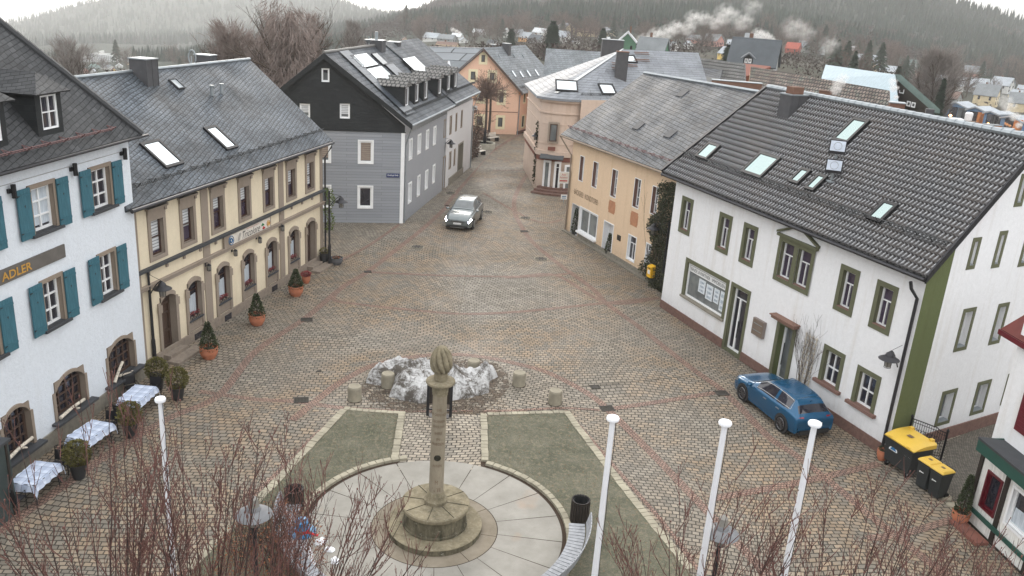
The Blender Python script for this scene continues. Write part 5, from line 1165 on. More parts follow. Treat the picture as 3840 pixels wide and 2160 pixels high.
for b, t in ((('R8', 928, 325), ('R8', 1052, 92)), (('R8', 1104, 290), ('R8', 1218, 68)), (('R8', 832, 702), ('R8', 957, 500)), (('R8', 1010, 645), ('R8', 1128, 455)), (('R8', 1164, 592), ('R8', 1270, 415)), (('R7', 1118, 1352), ('R7', 1210, 1157)), (('R7', 1232, 1043), ('R7', 1320, 870)), (('R7', 992, 1360), ('R7', 1078, 1190)), (('R7', 1252, 1345), ('R7', 1350, 1155)), (('R8', 1256, 258), ('R8', 1370, 50))):
 r = rect(PSD, b, t); q = [r[0]+.16, r[1]+.16, r[2]-.16, r[3]-.16]
 if q[2] > LS*.98 or any(not (q[2]+.1 < s[0] or q[0]-.1 > s[2] or q[3]+.1 < s[1] or q[1]-.1 > s[3]) for s in sholes): continue
 sholes.append(q); window(WHH, PSD, q, .15, .02, .24, 'olive_trim', fm='white_paint', gm='glass_grey', fw=.07, cols=2, rows=(), mull=.04, reveal='white_plaster', head='full')
 m = MB(); pbox(m, PSD, q[0], q[1], q[2], q[1]+.04, -.2, .03); m.build('sill', M['zinc'], WHH)
gw = [PSD.px('R8', 880, 0)[0], PSD.px('R8', 755, 640)[0]]; gwd = (gw[0]+gw[1])/2
m = MB(); wall_faces(m, PSD, [(gwd, -.1), (LS, -.1), (LS, EHW-.1), (LS_, ZR-.12), (gwd, EHW-.1+(ZR-EHW)*gwd/LS_)], sholes); m.build('wall', M['white_plaster'], WHH)
m = MB(); wall_faces(m, PSD, [(0, -.1), (gwd, -.1), (gwd, EHW-.1+(ZR-EHW)*gwd/LS_), (0, EHW-.1)], []); m.build('corner_panel', M['green_plaster'], WHH)
m = MB(); pbox(m, PSD, gwd, -.1, LS, .5, .002, .06); m.build('plinth', M['plinth_brown'], WHH)
for b, t in ((('R7', 337, 690), ('R7', 490, 612)), (('R5', 1165, 852), ('R7', 46, 797)), (('R5', 932, 776), ('R5', 1032, 735)), (('R7', 117, 900), ('R7', 198, 860)), (('R7', 197, 935), ('R7', 280, 890)), (('R7', 512, 1085), ('R7', 632, 1032))):
 skylight(WHH, rw, b, t, glass='skylight_glass', h=.16, fw=.12)
u, v = rw.px('R7', 68, 600); b = rw.at(u, v); chimney(WHH, b + inw*.5, .95, .8, b.z-.4, UP('R7', 76, 472, b+inw*.5).z, -az-math.pi/2+math.pi/2)
bb = b + inw*.5; m = MB(); m.box((bb.x, bb.y, UP('R7', 76, 470, bb).z), (.6, .5, .35), rz=-az); m.build('chimney_pot', M['chimney_brick'], WHH)
snow_guard(WHH, rw, .4, ulen-.3, 1.35, 'snow_rail', .26, .62, True)
gutter(WHH, E0-V((0, 0, .1)), E1-V((0, 0, .1)), .085, [PW.at(US-.2, EHW-.3, .5), PW.at(US-.2, EHW-.55, .4), PW.at(US-.12, EHW-.9, .12), PW.at(US-.12, 0, .12)], pipe_r=.06)
u, v = rw.px('R5', 1700, 640); c0 = RW0 + (RW1-RW0)*.13 + inw*.5; m = MB(); zt = UP('R7', 155, 458, c0).z; m.tube([V((c0.x, c0.y, ZR-.5)), V((c0.x, c0.y, zt-.3))], .03, 6)
m.tube([V((c0.x, c0.y, zt-.42)) + V((.42*math.cos(a)*.9, .0, .42*math.sin(a))) for a in [i*math.pi/8 for i in range(17)]], .03, 5); m.poly([V((c0.x, c0.y+.05, zt-.42)) + V((.4*math.cos(a)*.9, .0, .4*math.sin(a))) for a in [i*math.pi/8 for i in range(16)]]); m.build('satellite_dish', M['dark_metal'], WHH)
u, v = rw.px('R7', 318, 915); b = rw.at(u, v); FL = thing('roof_floodlight', 'pair of square floodlights one above the other on a pole on the white house roof', 'floodlight', tuple(b))
zt = UP('R7', 342, 735, b).z; z2 = UP('R7', 330, 832, b).z; m = MB(); m.tube([b, V((b.x, b.y, zt+.1))], .05, 8); m.box((b.x, b.y, b.z), (.35, .35, .05)); m.build('pole', M['zinc'], FL)
for z_ in (zt, z2):
 m = MB(); tow = V((-b.x, -b.y, 0)).normalized(); s_ = V((-tow.y, tow.x, 0)); o_ = V((b.x, b.y, z_)) + tow*.1
 m.frame(o_ - s_*.32 - V((0, 0, .28)), s_, V((0, 0, 1)), tow, .64, .56, .12); h_ = m.build('lamp_head', M['dark_metal'], FL)
 m = MB(); m.frame(o_ - s_*.28 - V((0, 0, .16)) + tow*.121, s_, V((0, 0, 1)), tow, .56, .40, .01); m.build('lens', M['lens_sky_white'], h_)  # pale lens colour stands in for the sky reflected in it
 m = MB(); m.tube([o_ + tow*.135 + s_*.15*math.cos(a) + V((0, 0, .04+.15*math.sin(a))) for a in [i*math.pi/8 for i in range(17)]], .01, 4); m.build('reflector_ring', M['zinc'], h_)
hc = G('B4', 345, 1035); az = math.radians(-6.75); dH = V((math.sin(az), math.cos(az), 0)); PH = wall_plane(hc, hc - dH*10)
HT = thing('half_timbered_house', 'white boarded half timbered house with black beams and red shutters at the alley', 'house', tuple(PH.at(4, 0, 3) if False else V((hc.x+3, hc.y-4, 0))))
HZ = 2.75; Hh = []
def hr(b, t): return rect(PH, ('B4', *b), ('B4', *t))
m = MB()
pz = PH.px('B4', 470, 590, .0)[1]
q1 = hr((448, 945), (610, 768)); q1b = PH.px('B4', 522, 1000); q1 = [q1[0], PH.px('B4', 448, 942)[1], q1[2], PH.px('B4', 535, 708)[1]]
q2 = [PH.px('B4', 632, 1060)[0], PH.px('B4', 632, 1060)[1], PH.px('B4', 632, 1060)[0]+1.0, PH.px('B4', 705, 850)[1]+.1]
q1 = [q1[0]+.04, q1[1]+.05, q1[0]+.62, q1[3]-.05]
wall_faces(m, PH, [(0, 0), (10, 0), (10, HZ), (0, HZ)], [q1, q2])
m.poly([PH.at(0, 0), PH.at(0, HZ), PH.at(0, HZ, -7), PH.at(0, 0, -7)])
m.build('wall', M['white_boards'], HT)
window(HT, PH, q1, .07, .05, .08, 'red_paint', fm='red_paint', gm='glass_dark', fw=.05, cols=1)
window(HT, PH, q2, .08, .04, .12, 'white_paint', fm='white_paint', gm='glass_dark', fw=.06, cols=1, curtain=.55)
vb = PH.px('B4', 385, 935)[1]; m = MB()
for u0_, u1_ in ((-.02, .12), (PH.px('B4', 540, 1150)[0]-.06, PH.px('B4', 540, 1150)[0]+.1), (q2[2]+.12, q2[2]+.3), (4.4, 4.55), (6, 6.15)): pbox(m, PH, u0_, 0, u1_, HZ, .002, .06)
pbox(m, PH, 0, HZ-.2, 10, HZ, .06, .08); pbox(m, PH, 0, 0, 10, .07, .06, .08); m.build('timber_beam', M['timber_black'], HT)
m = MB(); pbox(m, PH, .12, vb-.12, 10, vb+.02, .065, .12); m.build('green_rail', M['green_paint'], HT)
CO = .5; cu_, cv_ = PH.px('B4', 438, 452, CO); HZ2 = cv_; du_, dv_ = PH.px('B4', 545, 415, -.35); a_, b_ = PH.at(cu_, cv_, CO), PH.at(10, cv_, CO); c_, d_ = PH.at(10, dv_, -.35), PH.at(cu_, dv_, -.35)
m = MB(); m.slab([a_, b_, c_, d_], .06); m.build('porch_roof', M['lead'], HT)
m = MB(); pbox(m, PH, cu_, cv_-.45, 10, cv_-.05, CO-.08, CO-.02); m.frame(PH.at(cu_, cv_-.45, CO-.08), -PH.N, PH.W, PH.U, .8, .4, .05); m.build('green_fascia', M['green_paint'], HT); m = MB(); pbox(m, PH, cu_, cv_-.07, 10, cv_-.01, CO-.02, CO+.0); m.build('red_trim', M['red_paint'], HT)
wu = du_; m = MB(); zz = dv_-.3
m.frame(PH.at(wu, zz, -.35), PH.U, V((0, 0, 1)), -PH.N, 10, 4.4, 6); m.build('upper_wall', M['white_plaster'], HT)
s0 = PH.px('B4', 690, 395, -.3); m = MB(); pbox(m, PH, s0[0], s0[1], s0[0]+1.1, s0[1]+1.45, -.34, -.29)
for k in range(9): pbox(m, PH, s0[0]+.1, s0[1]+.1+k*.145, s0[0]+1.0, s0[1]+.2+k*.145, -.29, -.275)
m.build('red_shutter', M['red_paint'], HT)
ez = PH.px('R8', 1170, 205, -.2)
m = MB(); m.slab([PH.at(ez[0], ez[1], -.2), PH.at(ez[0]+9, ez[1], -.2), PH.at(ez[0]+9, ez[1]+2.2, -3.2), PH.at(ez[0], ez[1]+2.2, -3.2)], .15); m.build('roof', M['tile_red'], HT)
m = MB(); m.frame(PH.at(ez[0]-.02, ez[1]-.17, -.18), PH.U, V((0, 0, 1)), PH.N, 9, .16, .03); m.build('red_fascia', M['red_paint'], HT)
# ================================================================ THE SQUARE'S OBJECTS
cc = V((CX, CY, 0))
MON = thing('monument_column', 'weathered sandstone column with flame finial on a round stepped plinth', 'monument', tuple(cc))
def cz(x, y, z='A7'): return UP(z, x, y, cc).z
m = L()
N = 64
m.lathe([(1.38, 0), (1.38, .19), (1.2, .195)], n=N); m.build('step_riser', M['shaded_stone'], MON); m = L(); m.lathe([(1.37, .19), (1.385, .2), (1.385, .215), (1.36, .228), (.9, .23), (0, .23)], n=N); m.build('step', M['monument_stone'], MON)
m = L(); m.lathe([(.95, .2), (.95, .30), (.91, .31), (.91, .78), (.5, .785)], n=N); dr_ = m.build('drum', M['shaded_stone'], MON); m = L(); m.lathe([(.92, .77), (.985, .79), (1.0, .82), (1.0, .90), (.97, .935), (0, .945)], n=N); m.build('drum_slab', M['monument_stone'], MON)
plain('joint_dark', (.03, .028, .02), 1, .1)
m = L()
for k in range(8):
 a = A_ + .12 + k*math.pi/4; c, s = math.cos(a), math.sin(a); m.frame(V((c*.33, s*.33, .93)), V((c, s, 0)), V((-s, c, 0)), V((0, 0, 1)), .64, .008, .022)
 m.frame(V((c*.95, s*.95, .19)), V((c, s, 0)), V((-s, c, 0)), V((0, 0, 1)), .42, .008, .024)
for k in range(10): a = k*math.pi/5; c, s = math.cos(a), math.sin(a); m.frame(V((c*.885, s*.885, .36)), V((c, s, 0)), V((-s, c, 0)), V((0, 0, 1)), .02, .014, .32)
m.build('joints', M['joint_dark'], dr_)
zb = .95; zc = cz(1005, 598); za = cz(1005, 500); zt_ = cz(1010, 425); zn = cz(1013, 345); ztop = cz(1030, 45)
m = L(); m.lathe([(.335, zb), (.335, zb+.09), (.29, zb+.13), (.27, zb+.2), (.25, zb+.26), (.235, zb+.32), (.212, zb+.36)], n=40); m.build('column_base', M['monument_stone'], MON)
m = L(); m.lathe([(.212, zb+.34), (.206, zb+1.6), (.20, zc)], n=40); sh_ = m.build('shaft', M['column_stone'], MON)
m = L(); m.lathe([(.215, zc), (.215, zc+.05), (.225, zc+.09), (.23, zc+.26), (.25, za+.02), (.39, za+.08), (.41, za+.12), (.40, za+.16), (.22, zt_-.02), (.21, zt_-.02)], n=40); m.build('capital', M['monument_stone'], MON)
m = L(); m.lathe([(.19, zt_-.05), (.185, zn), (.16, zn+.02)], n=32); m.build('neck', M['monument_stone'], MON)
hb = ztop - zn
prof_ = [(.17, 0), (.24, .05), (.285, .14), (.308, .28), (.312, .42), (.295, .56), (.26, .70), (.20, .84), (.12, .95), (.02, 1.0)]
pp = []
for i in range(len(prof_)-1):
 for k in range(5):
  t = k/5; pp.append((prof_[i][0]*(1-t)+prof_[i+1][0]*t, zn + hb*(prof_[i][1]*(1-t)+prof_[i+1][1]*t)))
pp.append((.02, ztop))
def flame(r, z, t):
 q = (z-zn)/hb; w_ = abs(math.sin((t*9 + q*11 + .8*math.sin(q*6))/2)); return r*(.68 + .34*w_**.5)
m = L(); m.lathe(pp, n=144, fn=flame); m.build('flame_finial', M['monument_stone'], MON, smooth=True)
for o in MON.children:
 if o.name.startswith(('shaft', 'drum', 'step', 'column_base', 'capital', 'neck')):
  for p in o.data.polygons: p.use_smooth = True
  try: o.data.set_sharp_from_angle(angle=math.radians(35))
  except Exception: pass
def wrap(s, zc_, h, R=.207, mat='ink_brown'):
 ax_ = (V((0, 0, 0))-cc).normalized(); side_ = V((-ax_.y, ax_.x, 0))
 pl = Plane(V((0, 0, 0)), V((1, 0, 0)), V((0, -1, 0))); wd = len(s)*h*.62
 o = text(None, pl, s, -wd/2, zc_, wd/2, h, mat, 0, name='inscription')
 for v in o.data.vertices:
  a = v.co.x/R; z = v.co.z; v.co = ax_*math.cos(a)*(R+.003) - side_*math.sin(a)*(R+.003)*-1 + V((0, 0, z))
 o.parent = sh_
for s, y in (('DIE', 745), ('IN DEM HOF', 800), ('GEDENKEN', 875), ('ERHOLUNG', 935)): wrap(s, UP('A7', 1005, y+12, cc).z, .075, .205)
for s, y in (('IHRE', 232), ('IN', 275), ('FRIEDEN', 312), ('AHNEN', 472), ('M', 600), ('VII', 655)): wrap(s, UP('Z1', 1250, y, cc).z, .085 if y < 500 else .13, .209)
m = L(); p_ = UP('Z1', 1262, 405, cc); dd = (V((0, 0, 0))-cc).normalized(); m.lathe([(.10, 0), (.09, .02), (.02, .03)], n=16)
o = m.build('medallion', M['joint_dark'], sh_); o.data.transform(Matrix.Translation(V((dd.x*.2, dd.y*.2, p_.z))) @ dd.to_track_quat('Z', 'Y').to_matrix().to_4x4())
b0 = None
for i, (x, y, lab) in enumerate(((90, 665, 'round stone bollard farthest from the column on the inn side of the snow heap'), (468, 515, 'round stone bollard half sunk in the snow heap on the inn side'), (1955, 497, 'round stone bollard just right of the snow heap, beside its wet edge'),
  (2365, 705, 'round stone bollard nearest the flagpoles, standing clear on the cobbles'), (880, 400, 'round stone bollard behind the flame finial, buried in snow to its top'), (1440, 360, 'round stone bollard buried in the back of the snow heap'))):
 p = G('A7', x, y)
 if b0 is None:
  t_ = thing('stone_bollard', lab, 'bollard', tuple(p), 0, 'stone bollards round the arc'); m = L(); m.lathe([(.265, 0), (.262, .5), (.25, .57), (.235, .59), (0, .60)], n=28); m.build('shaft', M['concrete'], t_, smooth=True)
  m = L(); m.lathe([(.275, -.01), (.285, .012), (.28, .014)], n=24); m.build('foot_joint', M['soil'], t_); b0 = t_
 else:
  t_ = copy_tree(b0); t_.location = p; t_['label'] = lab
 t_.scale = (1, 1, (1.0, 1.0, .98, .98, .9, 1.0)[i])
SNW = [(215, 450), (240, 370), (420, 300), (560, 262), (760, 275), (900, 290), (1150, 300), (1260, 330), (1400, 380), (1560, 300), (1680, 330), (1720, 380), (1620, 430), (1615, 560), (1390, 620), (1200, 650), (900, 690), (640, 650), (480, 600), (520, 500), (330, 470)]
P_ = [G('A7', x, y+28) for x, y in SNW]
def dist_in(x, y):
 if not inside(x, y, P_): return 0
 d = 9
 for i in range(len(P_)):
  a, b = P_[i], P_[i-1]; e = b-a; t = max(0, min(1, ((x-a.x)*e.x+(y-a.y)*e.y)/(e.x**2+e.y**2))); d = min(d, math.hypot(a.x+e.x*t-x, a.y+e.y*t-y))
 return d
x0, x1 = min(p.x for p in P_)-.2, max(p.x for p in P_)+.2; y0, y1 = min(p.y for p in P_)-.2, max(p.y for p in P_)+.2
nx, ny = int((x1-x0)/.045), int((y1-y0)/.045); m = MB(); vs = []
for j in range(ny+1):
 for i in range(nx+1):
  x, y = x0+(x1-x0)*i/nx, y0+(y1-y0)*j/ny; d = dist_in(x, y); z = -.05
  if d > 0:
   n1 = noise.fractal(V((x*1.1, y*1.1, 3)), 1, 2, 5); n2 = noise.fractal(V((x*4.5, y*4.5, 9)), .8, 2, 4)
   z = min(.66, 1.05*d**.65) * (1 + .7*n1) + .05*n2; z = max(z, .03)
  vs.append(V((x, y, z)))
fs = [(j*(nx+1)+i, j*(nx+1)+i+1, (j+1)*(nx+1)+i+1, (j+1)*(nx+1)+i) for j in range(ny) for i in range(nx) if max(vs[j*(nx+1)+i].z, vs[j*(nx+1)+i+1].z, vs[(j+1)*(nx+1)+i+1].z, vs[(j+1)*(nx+1)+i].z) > 0]
m.add(vs, fs); o = m.build('snow_heap', M['dirty_snow'], None, smooth=True, origin=G('A7', 950, 560)); tag(o, 'melting heap of dirty grey snow piled behind the column', 'snow heap')
t = NT('grit'); p = t.pos(); n = t.noise(p, 5, 8, .75); t.set(t.b.inputs['Base Color'], t.mix(t.ramp(n, .35, .65), (.045, .035, .027), (.15, .115, .085))); t.b.inputs['Roughness'].default_value = .95
al = t.ramp(t.noise(p, 2.6, 7, .7), .46, .54); ms = t.n('ShaderNodeMixShader'); tr = t.n('ShaderNodeBsdfTransparent'); t.t.links.new(al, ms.inputs[0]); t.t.links.new(tr.outputs[0], ms.inputs[1]); t.t.links.new(t.b.outputs[0], ms.inputs[2]); t.t.links.new(ms.outputs[0], t.out.inputs[0]); M['grit'] = t.m
sheet('wet_grit', [G('A7', x, y) for x, y in ((180, 480), (150, 600), (380, 740), (700, 830), (1000, 870), (1500, 830), (1700, 700), (1850, 520), (1830, 380), (1720, 260), (1500, 200), (900, 200), (400, 260))], 'grit', .0165, kind='stuff')
m = MB()
for _ in range(900):
 x, y = rnd.uniform(200, 1800), rnd.uniform(560, 860); p = G('A7', x, y); s = rnd.uniform(.008, .025); m.box((p.x, p.y, .02), (s*1.5, s, s*.7), rz=rnd.random()*3)
tag(m.build('gravel', M['earth_heap'], None), kind='stuff')
p = G('A7', 1178, 870); NB = thing('notice_stand', 'black metal notice stand half hidden behind the column at the snow edge', 'notice stand', tuple(p))
h1 = UP('A7', 1178, 445, p).z; m = L(); m.box((0, 0, 0), (.10, .06, h1)); m.build('post', M['dark_metal'], NB); m = L(); m.box((-.85, 0, 0), (.10, .06, h1)); m.build('post', M['dark_metal'], NB)
m = L(); m.box((-.425, .0, .28), (.75, .05, .06)); m.box((-.425, 0, .02), (.75, .3, .04)); m.build('rail', M['dark_metal'], NB); m = L(); m.box((-.425, 0, .55), (.745, .04, h1-.6)); m.build('board', M['timber_black'], NB)
lb = None
for z, x, y, lab in (('Z1', 2318, 915, 'slatted dark litter bin at the end of the curved bench'), ('B2', 590, 545, 'slatted dark litter bin among the reddish shrub twigs on the lawn')):
 p = G(z, x, y)
 if lb is None:
  lb = t_ = thing('litter_bin', lab, 'litter bin', tuple(p), 0, 'slatted litter bins by the stone circle')
  m = L()
  for k in range(20):
   a = k*math.pi/10; m.box((.27*math.cos(a), .27*math.sin(a), .12), (.03, .062, .72), rz=a)
  m.build('slat_wall', M['timber_black'], t_)
  m = L(); m.lathe([(.235, .1), (.235, .80), (.215, .81), (.21, .12), (0, .11)], n=24); m.build('liner', M['plastic_black'], t_, smooth=True)
  m = L(); m.tube([V((.26*math.cos(a), .26*math.sin(a), .82)) for a in [i*math.pi/10 for i in range(21)]], .018, 6); m.build('rim', M['dark_metal'], t_); m = L(); m.tube([(0, 0, 0), (0, 0, .14)], .06, 8); m.lathe([(.16, 0), (.15, .02), (0, .025)], n=14); m.build('foot', M['dark_metal'], t_)
 else: t_ = copy_tree(lb); t_.location = p; t_['label'] = lab; t_.rotation_euler.z = .3
BN = thing('curved_bench', 'curved grey slatted bench with backrest at the edge of the stone circle', 'bench', (CX+4.1, CY-1.5, 0))
m = MB(); mb2 = MB(); a = math.radians(1)
seat = MB(); back = MB(); k = 0
while k < 46:
 a = math.radians(0 - k*2.05); c, s = math.cos(a), math.sin(a); ur, ut = V((c, s, 0)), V((-s, c, 0)); o_ = cc + ur*3.93
 seat.frame(o_ - ut*.062 + V((0, 0, .43)), ur, ut, V((0, 0, 1)), .47, .124, .035)
 bo = cc + ur*4.43; up_ = (V((0, 0, 1)) + ur*.28).normalized(); back.frame(bo - ut*.066 + V((0, 0, .5)), up_, ut, ur, .40, .132, .03)
 k += 1
seat.build('seat', M['bench_wood'], BN); back.build('backrest', M['bench_wood'], BN)
for q in (2, 14, 26, 38):
 a = math.radians(-q*2.05); c, s = math.cos(a), math.sin(a); ur, ut = V((c, s, 0)), V((-s, c, 0)); m = MB(); m.frame(cc+ur*4.0 - ut*.09, ur, ut, V((0, 0, 1)), .36, .18, .43); m.build('leg', M['concrete'], BN)
BN2 = thing('curved_bench', 'curved slatted bench beside the blue hat, behind the shrub twigs', 'bench', (CX-4.1, CY-1.5, 0));
for ch in list(BN.children):
 q = ch.copy(); C.objects.link(q); q.parent = BN2; q.location = (0, 0, 0)
BN2.rotation_euler.z = 0
BN2.scale = (-1, 1, 1)
p = G('B2', 700, 820, .95); SF = thing('snow_figure', 'slumped white snow figure wearing a blue top hat with red band', 'snowman', (p.x, p.y, 0))
HB = .95
m = L()
m.lathe([(.05, HB+.05), (.15, HB+.02), (.17, HB-.16), (.14, HB-.34), (.16, HB-.42), (.24, HB-.6), (.27, HB-.85), (.2, 0.0)][::-1], n=20, fn=lambda r, z, t: r*(1+.08*math.sin(3*t+z*5))); m.build('body', M['snow_white'], SF, smooth=True)
hat = L(); hat.lathe([(.36, HB), (.37, HB+.02), (.20, HB+.04)], n=28); hat.lathe([(.19, HB+.03), (.175, HB+.12), (.18, HB+.30), (.195, HB+.36), (.17, HB+.37), (0, HB+.38)], n=24); h_ = hat.build('hat', M['hat_blue'], SF, smooth=True)
m = L(); m.lathe([(.195, HB+.04), (.183, HB+.12)], n=24); m.frame(V((.15, -.1, HB+.03)), V((.9, -.3, 0)).normalized(), V((.3, .9, 0)).normalized(), V((0, 0, 1)), .32, .07, .03); m.build('hat_band', M['hat_red'], h_)
for i, (x, y, s, lb_) in enumerate(((960, 980, .3, 'largest white snow lump beside the snow figure'), (1090, 1090, .24, 'middle white snow lump at the slab edge among twigs'), (1170, 1250, .25, 'lowest snow lump below the others on the slabs'), (830, 1290, .24, 'small snow lump under the shrub stems'), (700, 1000, .2, 'snow lump directly under the blue hat'))):
 s *= .55; p = G('B2', x, y); m = MB(); m.lathe([(s, 0), (s*1.05, s*.3), (s*.75, s*.7), (s*.2, s*.85)], p, 14, fn=lambda r, z, t: r*(1+.18*math.sin(2*t+i*2)+.1*math.sin(5*t))); o = m.build('snow_lump', M['snow_white'], None, smooth=True, origin=p); tag(o, lb_, 'snow lump', 'snow lumps by the circle')
def flagpole(top, r, lab, thin=1.0):
 pt = AT(*top, r); base = V((pt.x, pt.y, 0)); t_ = thing('flagpole', lab, 'flagpole', tuple(base), 0, 'white flagpoles in the foreground'); H_ = pt.z
 m = L(); m.lathe([(.075*thin, 0), (.07*thin, H_*.5), (.055*thin, H_-.05)], n=16); m.build('pole', M['pole_white'], t_, smooth=True)
 m = L(); m.lathe([(.06*thin, H_-.05), (.12*thin, H_-.04), (.13*thin, H_), (.115*thin, H_+.03), (.06*thin, H_+.045), (0, H_+.05)], n=16); m.build('finial', M['snow_white'], t_, smooth=True)
 m = L(); m.tube([V((.07*thin, -.03, H_*k/14)) + V((.012*math.sin(k*2.1), 0, 0)) for k in range(15)], .006, 4); m.build('halyard', M['black_iron'], t_); return t_
flagpole(('R6', 508, 655), 15.0, 'white flagpole standing in front of the lawn, closest to the stone circle')
flagpole(('R6', 1073, 678), 15.2, 'white flagpole between the lawn and the parked blue car, by the right shrubs')
flagpole(('R8', 236, 682), 15.6, 'white flagpole whose cap overlaps the tail of the blue car')
flagpole(('R2', 806, 560), 15.4, 'white flagpole rising among bare twigs near the inn tables', .78)
def lantern(par, R=.36, local=True):
 m = L(); m.lathe([(R, 0), (R*.98, .015), (.16, .13), (.13, .22), (.10, .24), (.04, .30), (.0, .33)], n=24); sh = m.build('lamp_shade', M['dark_metal'], par, smooth=True)
 m = L()
 for k in range(6): a = k*math.pi/3; m.tube([(.15*math.cos(a), .15*math.sin(a), .03), (.115*math.cos(a), .115*math.sin(a), -.3)], .009, 4)
 for rr_, z in ((.15, 0), (.115, -.3)): m.tube([V((rr_*math.cos(a), rr_*math.sin(a), z)) for a in [i*math.pi/6 for i in range(13)]], .012, 4)
 m.build('lantern_cage', M['black_iron'], sh); m = L(); m.lathe([(.095, -.28), (.11, 0)], n=12); m.build('lamp_glass', M['glass_lamp'], sh); return sh
def bracket_lamp(name, base, z_top, head, lab, pole=True, base_r=.06):
 t_ = thing(name, lab, 'street lamp', tuple(base), 0, 'bracket street lamps with wide round shades'); d = V((head.x-base.x, head.y-base.y, 0)); l = d.length; u = d.normalized(); hz = head.z
 if pole:
  m = L(); m.lathe([(base_r*1.35, 0), (base_r*1.35, 1.1), (base_r, 1.2), (base_r*.8, z_top)], n=10); m.build('pole', M['dark_metal'], t_, smooth=True)
 m = L(); arc = [u*(l*math.sin(a)) + V((0, 0, hz-.35 + .62*math.sin(a)**.9*1.0 - .0 + .12*math.sin(2*a))) for a in [i*math.pi/2/8 for i in range(9)]]; m.tube(arc, .022, 6); m.tube([V((0, 0, z_top-.1)), u*l+V((0, 0, hz+.32))], .01, 4); m.build('bracket_arm', M['black_iron'], t_)
 s = lantern(t_); s.location = u*l + V((0, 0, hz)); return t_
def lamp_at(bz, tz, hz_, lab, pole=True, bo=None, out=None):
 b = bo if bo is not None else G(*bz); zt = UP(*tz, b).z
 h = AT(*hz_, math.hypot(b.x, b.y));
 if out is not None:     # head stands out along a direction
  n_ = V((out.y, -out.x, 0)); d = ray(*hz_); t = (b-EYE).dot(n_)/d.dot(n_); h = EYE + d*t
 return bracket_lamp('street_lamp', b, zt, h, lab, pole)
oY = V((math.cos(math.radians(12.1)), -math.sin(math.radians(12.1)), 0))
lamp_at(('Z3', 240, 1400), ('Z3', 170, 760), ('Z3', 287, 875), 'bracket street lamp at the joint of the inn and the cream restaurant', out=oY)
lamp_at(('A3', 378, 1449), ('A3', 378, 1170), ('A3', 475, 1258), 'bracket street lamp at the far corner of the restaurant before the grey cladding', bo=G('R3', 370, 1335), out=V((.95, -.3, 0)).normalized())
lamp_at(('A3', 1246, 1158), ('A3', 1260, 745), ('A3', 1328, 805), 'bracket street lamp on the joint of the grey and pale houses', out=V((.99, -.1, 0)).normalized())
bw = wc + PW.N*.14 + dW*.25; t_ = lamp_at(None, ('Z2', 1625, 700), ('Z2', 1510, 810), 'bracket lamp on the downpipe corner of the white house above the bins', pole=False, bo=V((bw.x, bw.y, 0)), out=PW.N)
p = PB.at(*PB.px('A5', 1183, 1290)); p.z = 0; p += PB.N*.35
lamp_at(None, ('A5', 1190, 640), ('A5', 1080, 710), 'bracket lamp in front of the ivy on the bakery wall', bo=p, out=(PB.N*.8 - PB.U*.6).normalized())
p = G('R5', 150, 950) + V((-.2, .3, 0)); lamp_at(None, ('R5', 150, 650), ('R5', 119, 685), 'small bracket lamp on the left edge of the pink corner house', pole=False, bo=p, out=V((-1, 0, 0)))
p = Pp.at(Pp.px('Z4', 842, 800)[0], 0, .2); lamp_at(None, ('Z4', 846, 640), ('Z4', 878, 662), 'bracket lamp on the street side of the orange house', bo=p, out=V((.9, -.4, 0)).normalized())
for z, x, y, lab in (('B3', 1190, 700, 'pole lamp with wide grey shade seen from above, between two flagpoles'), ('S', 952, 1930, 'pole lamp seen from above in the twigs beside the litter bin')):
 p = G(z, x, y, 3.9); t_ = thing('pole_lamp', lab, 'street lamp', (p.x, p.y, 0), 0, 'pole top lamps in the square'); m = L(); m.lathe([(.09, 0), (.09, 1.0), (.065, 1.1), (.05, 3.62)], n=12); m.build('pole', M['dark_metal'], t_, smooth=True)
 s = lantern(t_, .40); s.location = (0, 0, 3.9); s.data = s.data.copy(); s.data.materials[0] = M['zinc_dull']
 m = L(); m.lathe([(.12, 4.1), (.13, 4.12), (.10, 4.30), (.04, 4.36), (0, 4.4)], n=8); m.build('finial', M['glass_lamp'], t_)
def drain(z, x, y, lab, w=.55, d=.42, rz=0.0, h=.024):
 p = G(z, x, y); o = thing('drain_grate', lab, 'drain', (p.x, p.y, 0), rz, 'drain grates in the paving'); m = L()
 m.box((0, -d/2+.03, .012), (w, .05, .014)); m.box((0, d/2-.03, .012), (w, .05, .014)); m.box((-w/2+.025, 0, .012), (.05, d-.1, .014)); m.box((w/2-.025, 0, .012), (.05, d-.1, .014)); m.build('frame', M['drain'], o)
 m = L(); n = 8
 for k in range(n): m.box((-w/2+.09+(w-.18)*k/(n-1), 0, .012), (.03, d-.11, .011))
 m.build('grate_bars', M['drain'], o); m = L(); m.poly([(-w/2, -d/2, .0215-.008), (w/2, -d/2, .0135), (w/2, d/2, .0135), (-w/2, d/2, .0135)]); m.build('sump', M['joint_dark'], o); return o
def manhole(z, x, y, lab, r=.42):
 p = G(z, x, y); o = thing('manhole_cover', lab, 'manhole cover', (p.x, p.y, 0), 0, 'manhole covers in the paving'); m = L(); m.lathe([(r, .012), (r, .026), (r-.05, .027)], n=28); m.build('frame', M['concrete'], o); m = L(); m.lathe([(r-.05, .012), (r-.055, .03), (r*.5, .031), (0, .0315)], n=24); m.build('lid', M['drain'], o)
 m = L()
 for k in range(8): a = k*math.pi/4; m.box((r*.6*math.cos(a), r*.6*math.sin(a), .0315), (.1, .04, .004), rz=a)
 m.build('lid_rib', M['concrete'], o)
